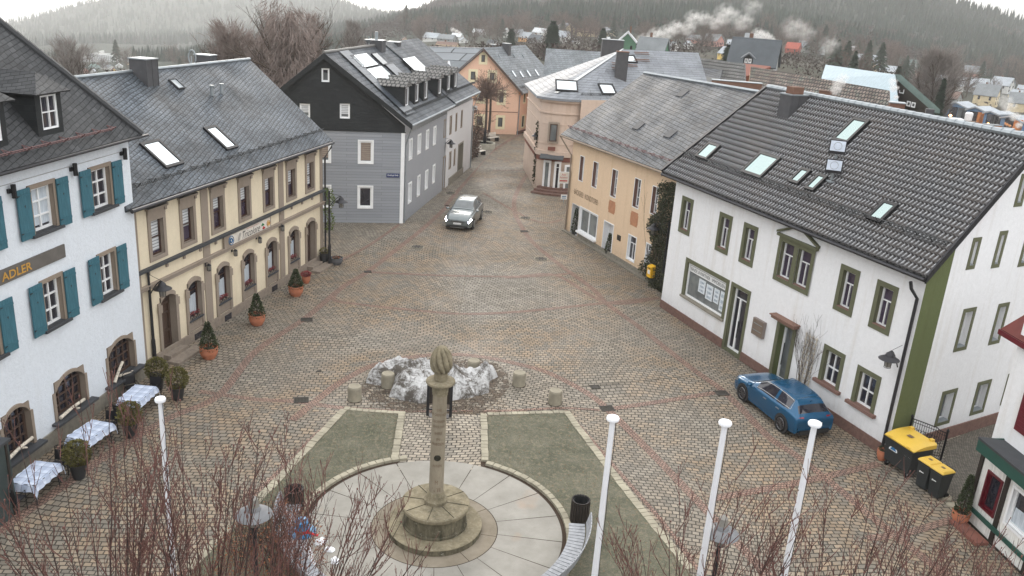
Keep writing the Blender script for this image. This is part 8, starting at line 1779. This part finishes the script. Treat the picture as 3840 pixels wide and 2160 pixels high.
for i, (x0, x1, yb0, yb1, yt0, ytm, yt1, r_) in enumerate(((1405, 1655, 960, 1010, 768, 735, 812, 232), (1655, 1870, 1010, 1050, 830, 790, 850, 228), (1870, 2040, 1040, 1080, 868, 845, 890, 224), (2075, 2330, 1080, 1160, 925, 900, 985, 219), (2330, 2500, 1160, 1200, 990, 975, 1030, 214))):
 A, Bq = AT('B5', x0, yb0, r_), AT('B5', x1, yb1, r_-2); A.z -= 3; Bq.z = A.z; pl = wall_plane(A, Bq, A.z); L_ = (Bq-A).length; f = lambda x, y: pl.px('B5', x, y)[1]
 h0, hm, h1 = f(x0, yt0), f((x0+x1)/2-(x1-x0)*.1, ytm), f(x1, yt1); m = MB(); m.poly([pl.at(0, -2), pl.at(L_, -2), pl.at(L_, h1), pl.at(L_*.45, hm), pl.at(0, h0)]); m.poly([pl.at(L_, -2), pl.at(L_, -2, -6), pl.at(L_, h1, -6), pl.at(L_, h1)]); m.poly([pl.at(0, -2), pl.at(0, h0), pl.at(0, h0, -6), pl.at(0, -2, -6)]); m.build('wall', M['blue_plaster'], t_)
 m = MB(); m.slab([pl.at(-.3, h0, .5), pl.at(L_*.45, hm, .5), pl.at(L_*.45, hm, -6), pl.at(-.3, h0, -6)],   .3); m.slab([pl.at(L_*.45, hm, .5), pl.at(L_+.2, h1, .5), pl.at(L_+.2, h1, -6), pl.at(L_*.45, hm, -6)],   .3); m.build('roof', M['r_frost'], t_)
 for fx, hz_, mt in ((.2, .6, 'glass_dark'), (.6, .6, 'orange_panel' if i % 2 else 'glass_grey'), (.8, .55, 'orange_panel' if i in (1, 3) else 'glass_dark'), (.7, .15, 'glass_dark')): m = MB(); pbox(m, pl, L_*fx, h0*hz_, L_*fx+1.9, h0*hz_+2.3, .01, .06); m.build('window', M[mt], t_)
for x, y in ((1495, 912), (1950, 1015), (2000, 1030), (2055, 1045)): b = AT('B5', x, y, 216); m = MB(); m.lathe([(.05, -.3), (.4, 0), (.05, .3)], b, 8); m.build('wall_lamp', M['warm_lamp'], t_)
b = AT('B5', 1695, 1010, 222); t_ = thing('silo', 'white cylindrical silo in front of the blue building', 'silo', tuple(b)); m = L(); hS = AT('B5', 1695, 870, 222).z-b.z; m.lathe([(.2, 0), (.3, hS*.2), (.8, hS*.3), (.85, hS*.9), (.6, hS), (0, hS*1.02)], n=16); m.build('tank', M['white_paint'], t_, smooth=True)
for a in (0, 2.1, 4.2): m = L(); m.tube([(.7*math.cos(a), .7*math.sin(a), 0), (.7*math.cos(a), .7*math.sin(a), hS*.4)], .08, 5); m.build('leg', M['zinc'], t_)
b = AT('B5', 1545, 1020, 215); t_ = thing('site_trailer', 'small white site trailer left of the silo', 'trailer', tuple(b - V((0, 0, 1)))); m = L(); m.box((0, 0, .5), (3.2, 2, 1.9), taper=.9); m.build('body', M['white_paint'], t_, bevel=.2); m = L(); m.box((-.2, -1.0, 1.3), (.7, .1, .6)); m.build('window', M['glass_dark'], t_); m = L(); m.tube([(0, -1, .4), (0, 1, .4)], .35, 12); m.build('wheel', M['rubber'], t_)
b = AT('B5', 1990, 1090, 212); t_ = thing('wooden_hut', 'orange lit wooden hut before the blue building', 'hut', tuple(b - V((0, 0, 1.5)))); m = L(); m.box((0, 0, 0), (3, 2, 2.6)); m.build('wall', M['orange_panel'], t_); m = L(); m.box((0, 0, 2.6), (3.3, 2.3, .15)); m.build('roof', M['r_grey'], t_)
pc = AT('B5', 1720, 1130, 190); m = MB(); m.lathe([(6.6, -3), (5, -.6), (2.9, 1.0), (1, 2.3), (0, 2.5)], pc, 28, fn=lambda r, z, t: r*(1+.15*math.sin(2*t)+.08*math.sin(5*t))); o = m.build('earth_heap', M['earth_heap'], None, smooth=True, origin=pc); tag(o, 'brown earth heap on the building site before the blue building', 'earth heap')
pg = AT('B5', 1700, 1120, 125); m = MB(); m.poly([AT('B5', 1200, 960, 235), AT('B5', 1900, 1180, 165), AT('B5', 2500, 1350, 150), AT('B5', 2600, 1120, 235)]); tag(m.build('building_site_ground', M['earth_heap']), kind='structure')
o, rp_ = bhouse('frosted_flat_house', 'house with white frosted roof and satellite dishes at the right edge', [(104, 98), [('B5', 1985, 1215), ('B5', 2235, 1290), ('B5', 2420, 1150), ('B5', 2150, 1080)]], 'r_white', 'w_grey', sl=.6)
for x, y in ((2195, 1110), (2320, 1145)): b = AT('B5', x, y, 101); chimney(o, b, .9, .7, b.z-1.5, AT('B5', x, y-40, 101).z, -.3, mat='chimney_slate', seams=False)
b = AT('B5', 2215, 1160, 99); m = MB(); m.lathe([(.05, 0), (.5, .2), (.55, .35)], b, 14); m.build('satellite_dish', M['zinc'], o)
# ================================================================ TREES
def cloud_tree(nm, lab, base, h, rx, mat, seed, n=1600, sz=.3, kind='bare', group='trees of the town', trunk=.2, low=.25):
 t_ = thing(nm, lab, 'tree', tuple(base), 0, group); rr = random.Random(seed); m = L()
 if kind == 'fir':
  m.tube([(0, 0, -1), (0, 0, h*.9)], [trunk, .03], 6); m.build('trunk', M['bark'], t_); m = L()
  for _ in range(n):
   q = rr.random()**.8; rad = rx*(1-q)*(.55+.45*rr.random())*(1+.25*math.sin(q*38)); a = rr.random()*6.283; p = V((rad*math.cos(a), rad*math.sin(a), h*(.08+.92*q))); s = sz*rr.uniform(.6, 1.3); d = V((math.cos(a), math.sin(a), -.35)).normalized()*s; e = V((-math.sin(a), math.cos(a), 0))*s*.5; m.poly([p-e, p+d, p+e, p-d*.5+V((0, 0, s*.3))])
  m.build('crown', M[mat], t_); return t_
 m.tube([(0, 0, -1), (.1, 0, h*.25), (0, .1, h*.55)], [trunk, trunk*.7, trunk*.35], 7)
 tips = []
 for k in range(16):
  a = rr.random()*6.28; e = rr.uniform(.5, 1.4); z0 = h*rr.uniform(.15, .5); d = V((math.cos(a)*math.cos(e), math.sin(a)*math.cos(e), math.sin(e))); l = h*rr.uniform(.22, .34); twig(m, V((0, 0, z0)), d, l, trunk*.42, 3, rr, None, .5, .03, 4, 3, .62, (3, 4), .012)
 m.build('trunk', M['bark'], t_); m = L(); CL = []
 for k in range(34):
  q = (k+.5)/34; e = rx*math.sqrt(max(.04, 1-(1.7*q-.9)**2))*rr.uniform(.25, .9); a = k*2.4; CL.append((V((e*math.cos(a), e*math.sin(a), h*(low+(.97-low)*q)-rx*.1)), rx*rr.uniform(.22, .5)))
 for _ in range(n):
  cl = CL[int(rr.random()**1.3*len(CL))]; g = V((rr.gauss(0, 1), rr.gauss(0, 1), rr.gauss(0, 1)))*.5*cl[1]; g.z *= 1.3 if kind == 'weep' else .9; p = cl[0] + g; a = math.atan2(p.y, p.x); s = sz*rr.uniform(.5, 1.6); dn = -1 if kind == 'weep' else 1.0
  d = (V((math.cos(a)*.6, math.sin(a)*.6, dn)) + V((rr.uniform(-.7, .7), rr.uniform(-.7, .7), rr.uniform(-.5, .5)))).normalized()*s; e = d.cross(V((rr.uniform(-1, 1), rr.uniform(-1, 1), .2))).normalized()*sz*.032
  m.poly([p-e, p+e, p+d]); d2 = (d + V((rr.uniform(-1, 1), rr.uniform(-1, 1), rr.uniform(-1, 1)))*s*.6)*.6; m.poly([p+d*.4-e*.7, p+d*.4+e*.7, p+d*.4+d2])
 m.build('crown', M[mat], t_); return t_
plain('birch_twig', (.23, .185, .165), .9, .2, 1); plain('grey_twig', (.23, .205, .19), .9, .2, 1)
def at_tree(z, x, yt, yb, wpx, r, nm, lab, **kw):
 b = AT(z, x, yb, r); tz = TZ(b.x, b.y); top = AT(z, x, yt, r).z; b.z = min(tz, top-4); s = Z[z][2]; return cloud_tree(nm, lab, b, top-b.z, wpx/s*r/CAM_F/2*1.05, kw.pop('mat', 'birch_twig'), kw.pop('seed', 1), **kw)
at_tree('B8', 2060, 35, 620, 420, 92, 'birch_tree', 'tall reddish weeping birch, biggest tree behind the grey gable', seed=11, n=7000, sz=1.0, kind='weep', trunk=.4, low=.12)
at_tree('B8', 2240, 90, 600, 300, 96, 'birch_tree', 'spreading birch right of the tallest one, with open top', seed=12, n=2600, sz=.8, kind='bare', trunk=.35, low=.3)
at_tree('B8', 1560, 215, 600, 360, 105, 'bare_tree', 'bare reddish tree behind the satellite dish of the restaurant roof', seed=13, n=6500, sz=.9, trunk=.3, low=.1)
at_tree('B8', 1790, 260, 600, 200, 100, 'bare_tree', 'bare tree filling the gap left of the tall birch', seed=14, n=3500, sz=.9, kind='weep', low=.1)
at_tree('B8', 150, 355, 740, 260, 120, 'bare_tree', 'pale bare tree above the inn roof at the far left valley', seed=15, n=2600, sz=.9, mat='grey_twig')
at_tree('R7', 815, 250, 520, 180, 130, 'bare_tree', 'great round crowned bare tree behind the slanting black gable', seed=16, n=7500, sz=1.0, mat='grey_twig', trunk=.5, low=.22)
at_tree('B7', 850, 395, 620, 130, 230, 'fir_tree', 'dark fir left behind the orange gable roofs', seed=17, n=900, sz=1.2, kind='fir', mat='pine_leaf') if False else None
at_tree('B7', 1830, 285, 590, 190, 200, 'spruce_tree', 'broad dark spruce above the slate ridge, biggest conifer of the town', seed=18, n=2600, sz=1.3, kind='fir', mat='pine_leaf', trunk=.4)
at_tree('B7', 1335, 370, 570, 90, 230, 'spruce_tree', 'slim spruce beside the tall narrow white gable', seed=19, n=1100, sz=1.2, kind='fir', mat='pine_leaf')
at_tree('B5', 1340, 470, 850, 130, 125, 'spruce_tree', 'dark spruce under the great bare tree', seed=20, n=1500, sz=.45, kind='fir', mat='pine_leaf')
at_tree('B5', 858, 330, 440, 50, 180, 'spruce_tree', 'tiny pointed spruce over the hall ridge', seed=21, n=600, sz=.8, kind='fir', mat='pine_leaf')
at_tree('B6', 1370, 560, 740, 120, 170, 'spruce_tree', 'dark conifer before the bright yellow house', seed=22, n=900, sz=.9, kind='fir', mat='pine_leaf')
at_tree('B7', 2440, 360, 560, 100, 240, 'spruce_tree', 'conifer between the reddish long roof and the cream house', seed=23, n=900, sz=1.2, kind='fir', mat='pine_leaf')
at_tree('R3', 490, 105, 260, 90, 140, 'bare_tree', 'bare round tree left of the slate chimney with the flue', seed=24, n=2200, sz=.8, mat='grey_twig')
pb = cloud_tree('garden_tree', 'bare brown garden tree in the misty town', V((0, 300, -300)), 9, 4.2, 'bare_twig', 31, n=900, sz=.9, trunk=.2); pc_ = cloud_tree('garden_conifer', 'dark garden conifer in the misty town', V((0, 310, -300)), 9.5, 3.3, 'pine_leaf', 32, n=520, sz=.8, kind='fir')
rr = random.Random(77); first = {0: pb, 1: pc_}; used = {0: False, 1: False}
TP = [('B7', x, rr.uniform(430, 560)) for x in (250, 480, 830, 900, 1010, 1080, 1170, 1380, 1500, 1780, 1860, 2060, 2150, 2220, 2300, 2400, 2560)] + [('B6', x, rr.uniform(470, 700)) for x in (560, 780, 850, 930, 1060, 1130, 1260, 1500, 1560, 1960, 2020, 2090, 2220, 2280, 2380, 2440, 2520, 2560, 1990, 2130)] + [('B5', x, rr.uniform(250, 700)) for x in (60, 180, 270, 600, 760, 820, 900, 1000, 1150, 1500, 1560, 1620, 1680, 1830, 1990, 2050, 2160, 2220, 2300, 2350)] + [('B8', x, rr.uniform(560, 690)) for x in (100, 220, 320, 440, 560, 650, 740, 1050, 1120, 1180)] + [('B7', rr.uniform(0, 2576), rr.uniform(360, 480)) for _ in range(26)] + [('B6', rr.uniform(300, 2576), rr.uniform(420, 560)) for _ in range(26)] + [('B5', rr.uniform(0, 2300), rr.uniform(150, 560)) for _ in range(26)]
SIDES = {'B7': 'above the slate roofs in the middle', 'B6': 'above the roofs left of the white house ridge', 'B5': 'behind the white house ridge', 'B8': 'in the far left valley'}
for z, x, y in TP:
 b, r = TG(z, x, y); k = 1 if rr.random() < .28 else 0; t_ = first[k] if not used[k] else copy_tree(first[k]); used[k] = True
 t_.location = b; s = rr.uniform(.7, 1.25)*(r/330)**.35; t_.scale = (s, s, s*rr.uniform(.85, 1.1)); t_.rotation_euler.z = rr.random()*6; t_['group'] = ('bare garden trees ', 'garden conifers ')[k] + SIDES[z]; t_['label'] = ('bare brown garden tree ', 'dark garden conifer ')[k] + SIDES[z]
def forest(nm, mats, spots, seed):
 rr = random.Random(seed); m = MB()
 for (x, y, h, k) in spots:
  z = TZ(x, y) - .5; w_ = h*rr.uniform(.16, .24)
  if k == 0:
   n = 6; ph = rr.random()*6
   for (z0, z1, w0) in ((.05, .55, 1.0), (.3, .8, .75), (.55, 1.0, .45)):
    ring_ = [V((x + w_*w0*rr.uniform(.75, 1.2)*math.cos(ph+i*2*math.pi/n), y + w_*w0*rr.uniform(.75, 1.2)*math.sin(ph+i*2*math.pi/n), z+h*(z0+rr.uniform(-.03, .03)))) for i in range(n)]; m.add(ring_ + [V((x, y, z+h*z1))], [(i, (i+1) % n, n) for i in range(n)], rr.choice((0, 0, 1)))
  else:
   h *= .8; w_ = h*.36
   for _ in range(26):
    a, e = rr.random()*6.28, rr.uniform(-.5, 1.5); q = rr.uniform(.5, 1); p = V((x + w_*q*math.cos(a)*math.cos(e), y + w_*q*math.sin(a)*math.cos(e), z + h*.55 + h*.42*q*math.sin(e))); s = h*.13; d = V((rr.uniform(-1, 1), rr.uniform(-1, 1), rr.uniform(-.2, 1.4))).normalized()*s; e_ = V((rr.uniform(-1, 1), rr.uniform(-1, 1), rr.uniform(-1, 1))).normalized()*s*.45; m.poly([p-e_, p+e_, p+d], 2)
 return tag(m.build(nm, [M[q] for q in mats]), kind='stuff')
plain('fir_a', (.014, .030, .022), 1, .3, .05); plain('fir_b', (.022, .036, .024), 1, .3, .05); plain('wood_brown', (.060, .046, .040), 1, .25, .05)
rr = random.Random(5); sp = []
while len(sp) < 15000:
 az = rr.uniform(-.62, .75); r = 330 + 780*rr.random()**.75; x, y = r*math.sin(az), r*math.cos(az)
 e = az > -.2
 if e:
  lim = 430 + 60*noise.noise(V((az*9, 0, 0))) - (60 if -.12 < az < .1 else 0)
  lim = max([lim] + [q[1]+25 for q in HR if abs(q[0]-az) < .03])
  if r < lim or (r > 1040): continue
  k = 1 if noise.noise(V((x*.012, y*.012, 4))) > (.0 if az < .12 else .36) or (r < lim+70 and rr.random() < .5) else 0
 else:
  lim = max([560] + [q[1]+40 for q in HR if abs(q[0]-az) < .03])
  if r < lim: continue
  k = 1 if noise.noise(V((x*.01, y*.01, 4))) > .15 else 0
 sp.append((x, y, rr.uniform(7, 11.5)*(1.0 if r < 800 else 1.1), k))
sc = []
while len(sc) < 1700:
 az = rr.uniform(-.45, .62); r = rr.uniform(150, 470); x, y = r*math.sin(az), r*math.cos(az)
 if (az > .43 and r < 300) or noise.noise(V((x*.02, y*.02, 7))) < -.12 or any((x-q.location.x)**2+(y-q.location.y)**2 < 120 or (abs(math.atan2(q.location.x, q.location.y)-az) < .02 and r < math.hypot(q.location.x, q.location.y) < r+45) for q in HO): continue
 sc.append((x, y, rr.uniform(3, 6.5), 1))
forest('scrub', ['fir_a', 'fir_b', 'wood_brown'], sc, 4)
forest('forest', ['fir_a', 'fir_b', 'wood_brown'], sp, 1)
sp = []
while len(sp) < 7000:
 az = rr.uniform(-.72, -.0); r = rr.uniform(1300, 2690); x, y = r*math.sin(az), r*math.cos(az); sp.append((x, y, rr.uniform(12, 18), 1 if rr.random() < .1 else 0))
forest('far_forest', ['fir_a', 'fir_b', 'wood_brown'], sp, 2)
# ================================================================ FOREGROUND SHRUB TWIGS
def fshrub(nm, lab, z, x, y, r, zo, tips, seed, n, rb=.025, fine=1.0, group='tall bare shrubs below the camera'):
 """tips: envelope [(x, y)] of the twig ends in the survey; stems fan out from one stool"""
 o = AT(z, x, y, r); rr = random.Random(seed); base = V((o.x, o.y, 0)); t_ = thing(nm, lab, 'shrub', tuple(base), 0, group); org = V((0, 0, zo)); st = L(); tw = L()
 st.tube([(0, 0, 0), (.03, .02, zo*.5), (0, 0, zo+.2)], [.13, .11, .09], 8)
 xs = [q[0] for q in tips]
 def env(x_):
  for (a, b), (c, d) in zip(tips, tips[1:]):
   if x_ <= c: return b + (d-b)*(x_-a)/(c-a)
  return tips[-1][1]
 for k in range(n):
  tx = rr.uniform(xs[0], xs[-1]); e = env(tx); ty = e + abs(rr.gauss(0, .42))*(1500-e)
  rd = r + rr.uniform(-1.5, 1.7); T = AT(z, tx, ty, rd) - base; s0 = org + V((rr.uniform(-.12, .12), rr.uniform(-.12, .12), rr.uniform(-.6, .5)))
  mid = s0.lerp(T, .45) + V(((T.x-s0.x)*.12, (T.y-s0.y)*.12, -.05)) + V((rr.uniform(-.1, .1), rr.uniform(-.1, .1), 0)); pts = []; N1 = 9; l = (T-s0).length; rb_ = rb*rr.uniform(.55, 1.15)*min(1, l/3.2)
  for i in range(N1+1):
   t = i/N1; p = s0*(1-t)**2 + mid*2*t*(1-t) + T*t*t; p += V((rr.uniform(-1, 1), rr.uniform(-1, 1), 0))*.022; pts.append(p)
  st.tube(pts, [max(rb_*(1-t/N1*.86), .0045) for t in range(N1+1)], 5, cap=False)
  for i in range(2, N1):
   for _ in range(rr.choice((1, 1, 2))):
    p = pts[i].lerp(pts[i+1], rr.random()); d = (pts[i+1]-pts[i]).normalized(); a = rr.random()*6.28; side_ = d.cross(V((math.cos(a), math.sin(a), .1))).normalized(); d2 = (d + side_*rr.uniform(.35, .8)).normalized(); l2 = rr.uniform(.35, 1.1)*(1-.45*i/N1)*1.25
    q = [p]; dd = d2
    for s_ in range(4): dd = (dd + V((0, 0, .16)) + V((rr.uniform(-1, 1), rr.uniform(-1, 1), rr.uniform(-1, 1)))*.10).normalized(); q.append(q[-1] + dd*l2/4)
    tw.tube(q, [max(.009*(1-.2*s_), .004)*(rb_/rb*.5+.55) for s_ in range(5)], 3, cap=False)
    for s_ in (1, 2, 3, 3):
     a = rr.random()*6.28; d3 = (dd + V((math.cos(a), math.sin(a), .5))*.6).normalized(); l3 = rr.uniform(.12, .38)*fine; e1 = q[s_] + d3*l3*.5 + V((0, 0, .01)); e2 = e1 + (d3 + V((0, 0, .3))).normalized()*l3*.5; tw.tube([q[s_], e1, e2], [.0055, .0045, .0038], 3, cap=False)
    for s_ in range(1, 5): tw.tube([q[s_] - dd*.012, q[s_] + dd*.012], .009, 3)
  for i in range(6, N1+1): c_ = pts[i]; tw.tube([c_ - V((0, 0, .016)), c_ + V((0, 0, .016))], .013, 4)
 st.build('stem', M['shrub_bark'], t_); tw.build('twigs', M['shrub_twig'], t_)
fshrub('bare_shrub', 'tall bare reddish shrub before the inn tables, leftmost of the shrubs', 'D', 250, 1449, 12.0, 3.2, [(-30, 1190), (60, 1080), (215, 850), (290, 960), (330, 1000), (400, 1120), (520, 1200)], 101, 30)
fshrub('bare_shrub', 'tall bare reddish shrub in front of the left flagpole', 'D', 500, 1449, 12.0, 3.2, [(330, 1010), (420, 1000), (520, 1010), (600, 1060), (700, 1090), (760, 1180), (830, 1220)], 102, 30)
fshrub('bare_shrub', 'bare reddish shrub leaning over the snow figure and stone circle', 'D', 730, 1500, 13.0, 2.6, [(660, 1110), (720, 1060), (800, 1130), (900, 1180), (960, 1190), (1040, 1290), (1090, 1400)], 103, 26)
fshrub('bare_shrub', 'bare reddish shrub between the first and second flagpole on the street side', 'D', 1760, 1500, 12.5, 2.6, [(1535, 1350), (1600, 1330), (1700, 1250), (1790, 1190), (1870, 1200), (1960, 1260), (2020, 1300)], 104, 24)
fshrub('bare_shrub', 'bare reddish shrub rising over the cobbles below the bins', 'D', 2130, 1500, 12.5, 2.6, [(1880, 1290), (1980, 1250), (2080, 1190), (2170, 1170), (2260, 1220), (2340, 1250), (2440, 1330)], 105, 26)
fshrub('bare_shrub', 'low bare shrub in the photo corner beside the half timbered house', 'D', 2460, 1560, 13.5, 2.0, [(2280, 1380), (2380, 1350), (2480, 1370), (2576, 1400)], 106, 12)
rr = random.Random(8); p = G('B2', 250, 1150, .3); t_ = thing('leafy_shrub', 'dense rusty brown shrub with dry leaves on the lawn corner by the litter bin', 'shrub', (p.x, p.y, 0)); m = L()
for k in range(38): twig(m, V((rr.uniform(-.9, .9), rr.uniform(-.9, .9), 0)), V((rr.uniform(-.3, .3), rr.uniform(-.3, .3), 1)).normalized(), 1.0, .016, 3, rr, None, .6, .03, 4, 3, .7, (2, 3), .004)
m.build('stem', M['shrub_bark'], t_); m = L()
for _ in range(2600):
 a = rr.random()*6.28; q = rr.random()**.5*1.5; x, y, z = q*math.cos(a), q*math.sin(a), rr.uniform(.1, 1.9)*(1-(q/1.9)**2); s = rr.uniform(.03, .07); d = V((rr.uniform(-1, 1), rr.uniform(-1, 1), rr.uniform(-1, 1))).normalized()*s; e = d.cross(V((.3, .2, 1))).normalized()*s*.5; c = V((x, y, z)); m.poly([c-e, c+d, c+e])
m.build('foliage', M['dry_leaf'], t_)
# ================================================================ HAZE AND SMOKE
hz = bpy.data.materials.new('haze'); hz.use_nodes = True; n_ = hz.node_tree; n_.nodes.clear(); pv = n_.nodes.new('ShaderNodeVolumePrincipled'); pv.inputs['Density'].default_value = HAZE; pv.inputs['Color'].default_value = (.985, .98, .97, 1); pv.inputs['Anisotropy'].default_value = .2; mo = n_.nodes.new('ShaderNodeOutputMaterial'); n_.links.new(pv.outputs[0], mo.inputs['Volume'])
m = MB(); m.box((0, 1400, -330), (5000, 3100, 560)); tag(m.build('haze', hz), kind='stuff')
t = bpy.data.materials.new('smoke'); t.use_nodes = True; n_ = t.node_tree; n_.nodes.clear(); pv = n_.nodes.new('ShaderNodeVolumePrincipled'); pv.inputs['Color'].default_value = (.97, .95, .93, 1)
tc = n_.nodes.new('ShaderNodeTexCoord'); ln = n_.nodes.new('ShaderNodeVectorMath'); ln.operation = 'LENGTH'; n_.links.new(tc.outputs['Object'], ln.inputs[0]); mr = n_.nodes.new('ShaderNodeMapRange'); mr.inputs[1].default_value = 1.0; mr.inputs[2].default_value = .2; n_.links.new(ln.outputs['Value'], mr.inputs[0])
ns = n_.nodes.new('ShaderNodeTexNoise'); ns.inputs['Scale'].default_value = 2.2; ns.inputs['Detail'].default_value = 5; n_.links.new(tc.outputs['Object'], ns.inputs['Vector']); m2_ = n_.nodes.new('ShaderNodeMapRange'); m2_.inputs[1].default_value = .42; m2_.inputs[2].default_value = .62; n_.links.new(ns.outputs['Fac'], m2_.inputs[0])
mu = n_.nodes.new('ShaderNodeMath'); mu.operation = 'MULTIPLY'; n_.links.new(mr.outputs[0], mu.inputs[0]); n_.links.new(m2_.outputs[0], mu.inputs[1]); oi = n_.nodes.new('ShaderNodeObjectInfo'); m3 = n_.nodes.new('ShaderNodeMath'); m3.operation = 'MULTIPLY'; n_.links.new(mu.outputs[0], m3.inputs[0]); n_.links.new(oi.outputs['Alpha'], m3.inputs[1]); n_.links.new(m3.outputs[0], pv.inputs['Density']); mo = n_.nodes.new('ShaderNodeOutputMaterial'); n_.links.new(pv.outputs[0], mo.inputs['Volume']); M['smoke'] = t
sph = None
def plume(lab, pts, r, base=None):
 """pts: (crop, x, y, radius in crop pixels, density)"""
 global sph
 q = AT(*pts[0][:3], r); t_ = thing('smoke_plume', lab, 'smoke', tuple(q)); t_['kind'] = 'stuff'
 for (z, x, y, rp_, dn) in pts:
  c = AT(z, x, y, r) - q; R = rp_/Z[z][2]*r/CAM_F
  if sph is None:
   m = L(); m.lathe([(.02, -1)] + [(math.cos(a), math.sin(a)) for a in [-1.3+i*.26 for i in range(11)]] + [(.02, 1)], n=20); o = m.build('puff', M['smoke'], t_); sph = o.data
  else: o = bpy.data.objects.new('puff', sph); C.objects.link(o); o.parent = t_
  o.location = c; o.scale = (R*1.25, R, R*1.05); o.color = (1, 1, 1, dn/R)
plume('white smoke column rising from the thin chimney behind the dark slate roof', [('B6', 1925, 690, 42, 5), ('B6', 1945, 610, 55, 5), ('B6', 1900, 520, 80, 4), ('B6', 1830, 450, 80, 3), ('B6', 1750, 410, 75, 2)], 150)
plume('long drifting smoke cloud in front of the wooded hill', [('B6', 380, 490, 90, 2.2), ('B6', 520, 430, 100, 2.2), ('B6', 650, 390, 95, 2.2), ('B6', 760, 330, 90, 2), ('B6', 900, 340, 90, 1.6), ('B6', 970, 220, 100, 1.8), ('B6', 1100, 220, 90, 1.2), ('B6', 1230, 270, 90, 1.4), ('B6', 1360, 170, 130, 1.6), ('B6', 1560, 250, 120, 1.2), ('B6', 1680, 80, 110, .7)], 165)
plume('small smoke puff over the long tiled roof chimney', [('B5', 110, 600, 60, 3), ('B5', 150, 520, 70, 2.4), ('B5', 200, 460, 60, 1.2)], 57)
plume('smoke wisp before the metal roofed hall', [('B5', 840, 690, 28, 3), ('B5', 815, 580, 50, 2.2), ('B5', 800, 500, 50, 1.4)], 60)
plume('smoke trail at the right edge before the cream block', [('B5', 2320, 1030, 35, 3.5), ('B5', 2270, 920, 55, 2.5), ('B5', 2200, 800, 75, 1.6), ('B5', 2140, 720, 80, .9)], 90)
plume('thin bent smoke trail above the white roofed house', [('B7', 715, 395, 22, 4), ('B7', 680, 375, 26, 3), ('B7', 635, 355, 30, 2)], 260)
plume('faint smoke veil over the trees right of the tall plume', [('B6', 2180, 330, 140, .8), ('B5', 40, 60, 110, .7), ('B6', 2330, 400, 110, .6)], 220)
w = bpy.data.worlds.new('World'); scene.world = w; w.use_nodes = True; nt = w.node_tree; nt.nodes.clear()
N_ = nt.nodes.new; lk = nt.links.new
SUN_EL, SUN_AZ = math.radians(22), math.radians(-12)
tc = N_('ShaderNodeTexCoord'); mp = N_('ShaderNodeMapping'); mp.vector_type = 'POINT'; mp.inputs['Location'].default_value = (0, 0, .16)
sky = N_('ShaderNodeTexSky'); sky.sky_type = 'NISHITA'; sky.sun_disc = False; sky.sun_elevation = SUN_EL; sky.sun_rotation = SUN_AZ; sky.air_density = 1.0; sky.dust_density = 3.0; sky.ozone_density = 1.0
lk(tc.outputs['Generated'], mp.inputs[0]); lk(mp.outputs[0], sky.inputs[0])
hs = N_('ShaderNodeHueSaturation'); hs.inputs['Saturation'].default_value = .22; lk(sky.outputs[0], hs.inputs['Color'])
mx = N_('ShaderNodeMix'); mx.data_type = 'RGBA'; mx.inputs[0].default_value = .8; lk(hs.outputs[0], mx.inputs[6]); sz_ = N_('ShaderNodeSeparateXYZ'); lk(tc.outputs['Generated'], sz_.inputs[0]); zr_ = N_('ShaderNodeMapRange'); zr_.inputs[1].default_value = -.02; zr_.inputs[2].default_value = .32; lk(sz_.outputs[2], zr_.inputs[0]); gm = N_('ShaderNodeMix'); gm.data_type = 'RGBA'; lk(zr_.outputs[0], gm.inputs[0]); gm.inputs[6].default_value = (2.1, 2.0, 1.85, 1); gm.inputs[7].default_value = (9.5, 9.55, 9.6, 1); lk(gm.outputs[2], mx.inputs[7])
bg = N_('ShaderNodeBackground'); bg.inputs['Strength'].default_value = .13; lk(mx.outputs[2], bg.inputs['Color'])
wo = N_('ShaderNodeOutputWorld'); lk(bg.outputs[0], wo.inputs['Surface'])
sd = bpy.data.lights.new('sun', 'SUN'); sd.energy = .75; sd.angle = math.radians(20); sd.color = (1.0, .90, .78)
so = bpy.data.objects.new('sun', sd); C.objects.link(so)
dv = V((math.sin(SUN_AZ)*math.cos(SUN_EL), math.cos(SUN_AZ)*math.cos(SUN_EL), math.sin(SUN_EL)))
so.rotation_euler = dv.to_track_quat('Z', 'Y').to_euler()
vs_ = scene.view_settings; vs_.view_transform = 'Standard'; vs_.look = 'None'; vs_.exposure = 1.04; vs_.gamma = 1; vs_.use_curve_mapping = False
scene.cycles.max_bounces = 5; scene.cycles.diffuse_bounces = 3; scene.cycles.glossy_bounces = 3; scene.cycles.volume_bounces = 1; scene.cycles.transparent_max_bounces = 8
scene.cycles.use_denoising = True
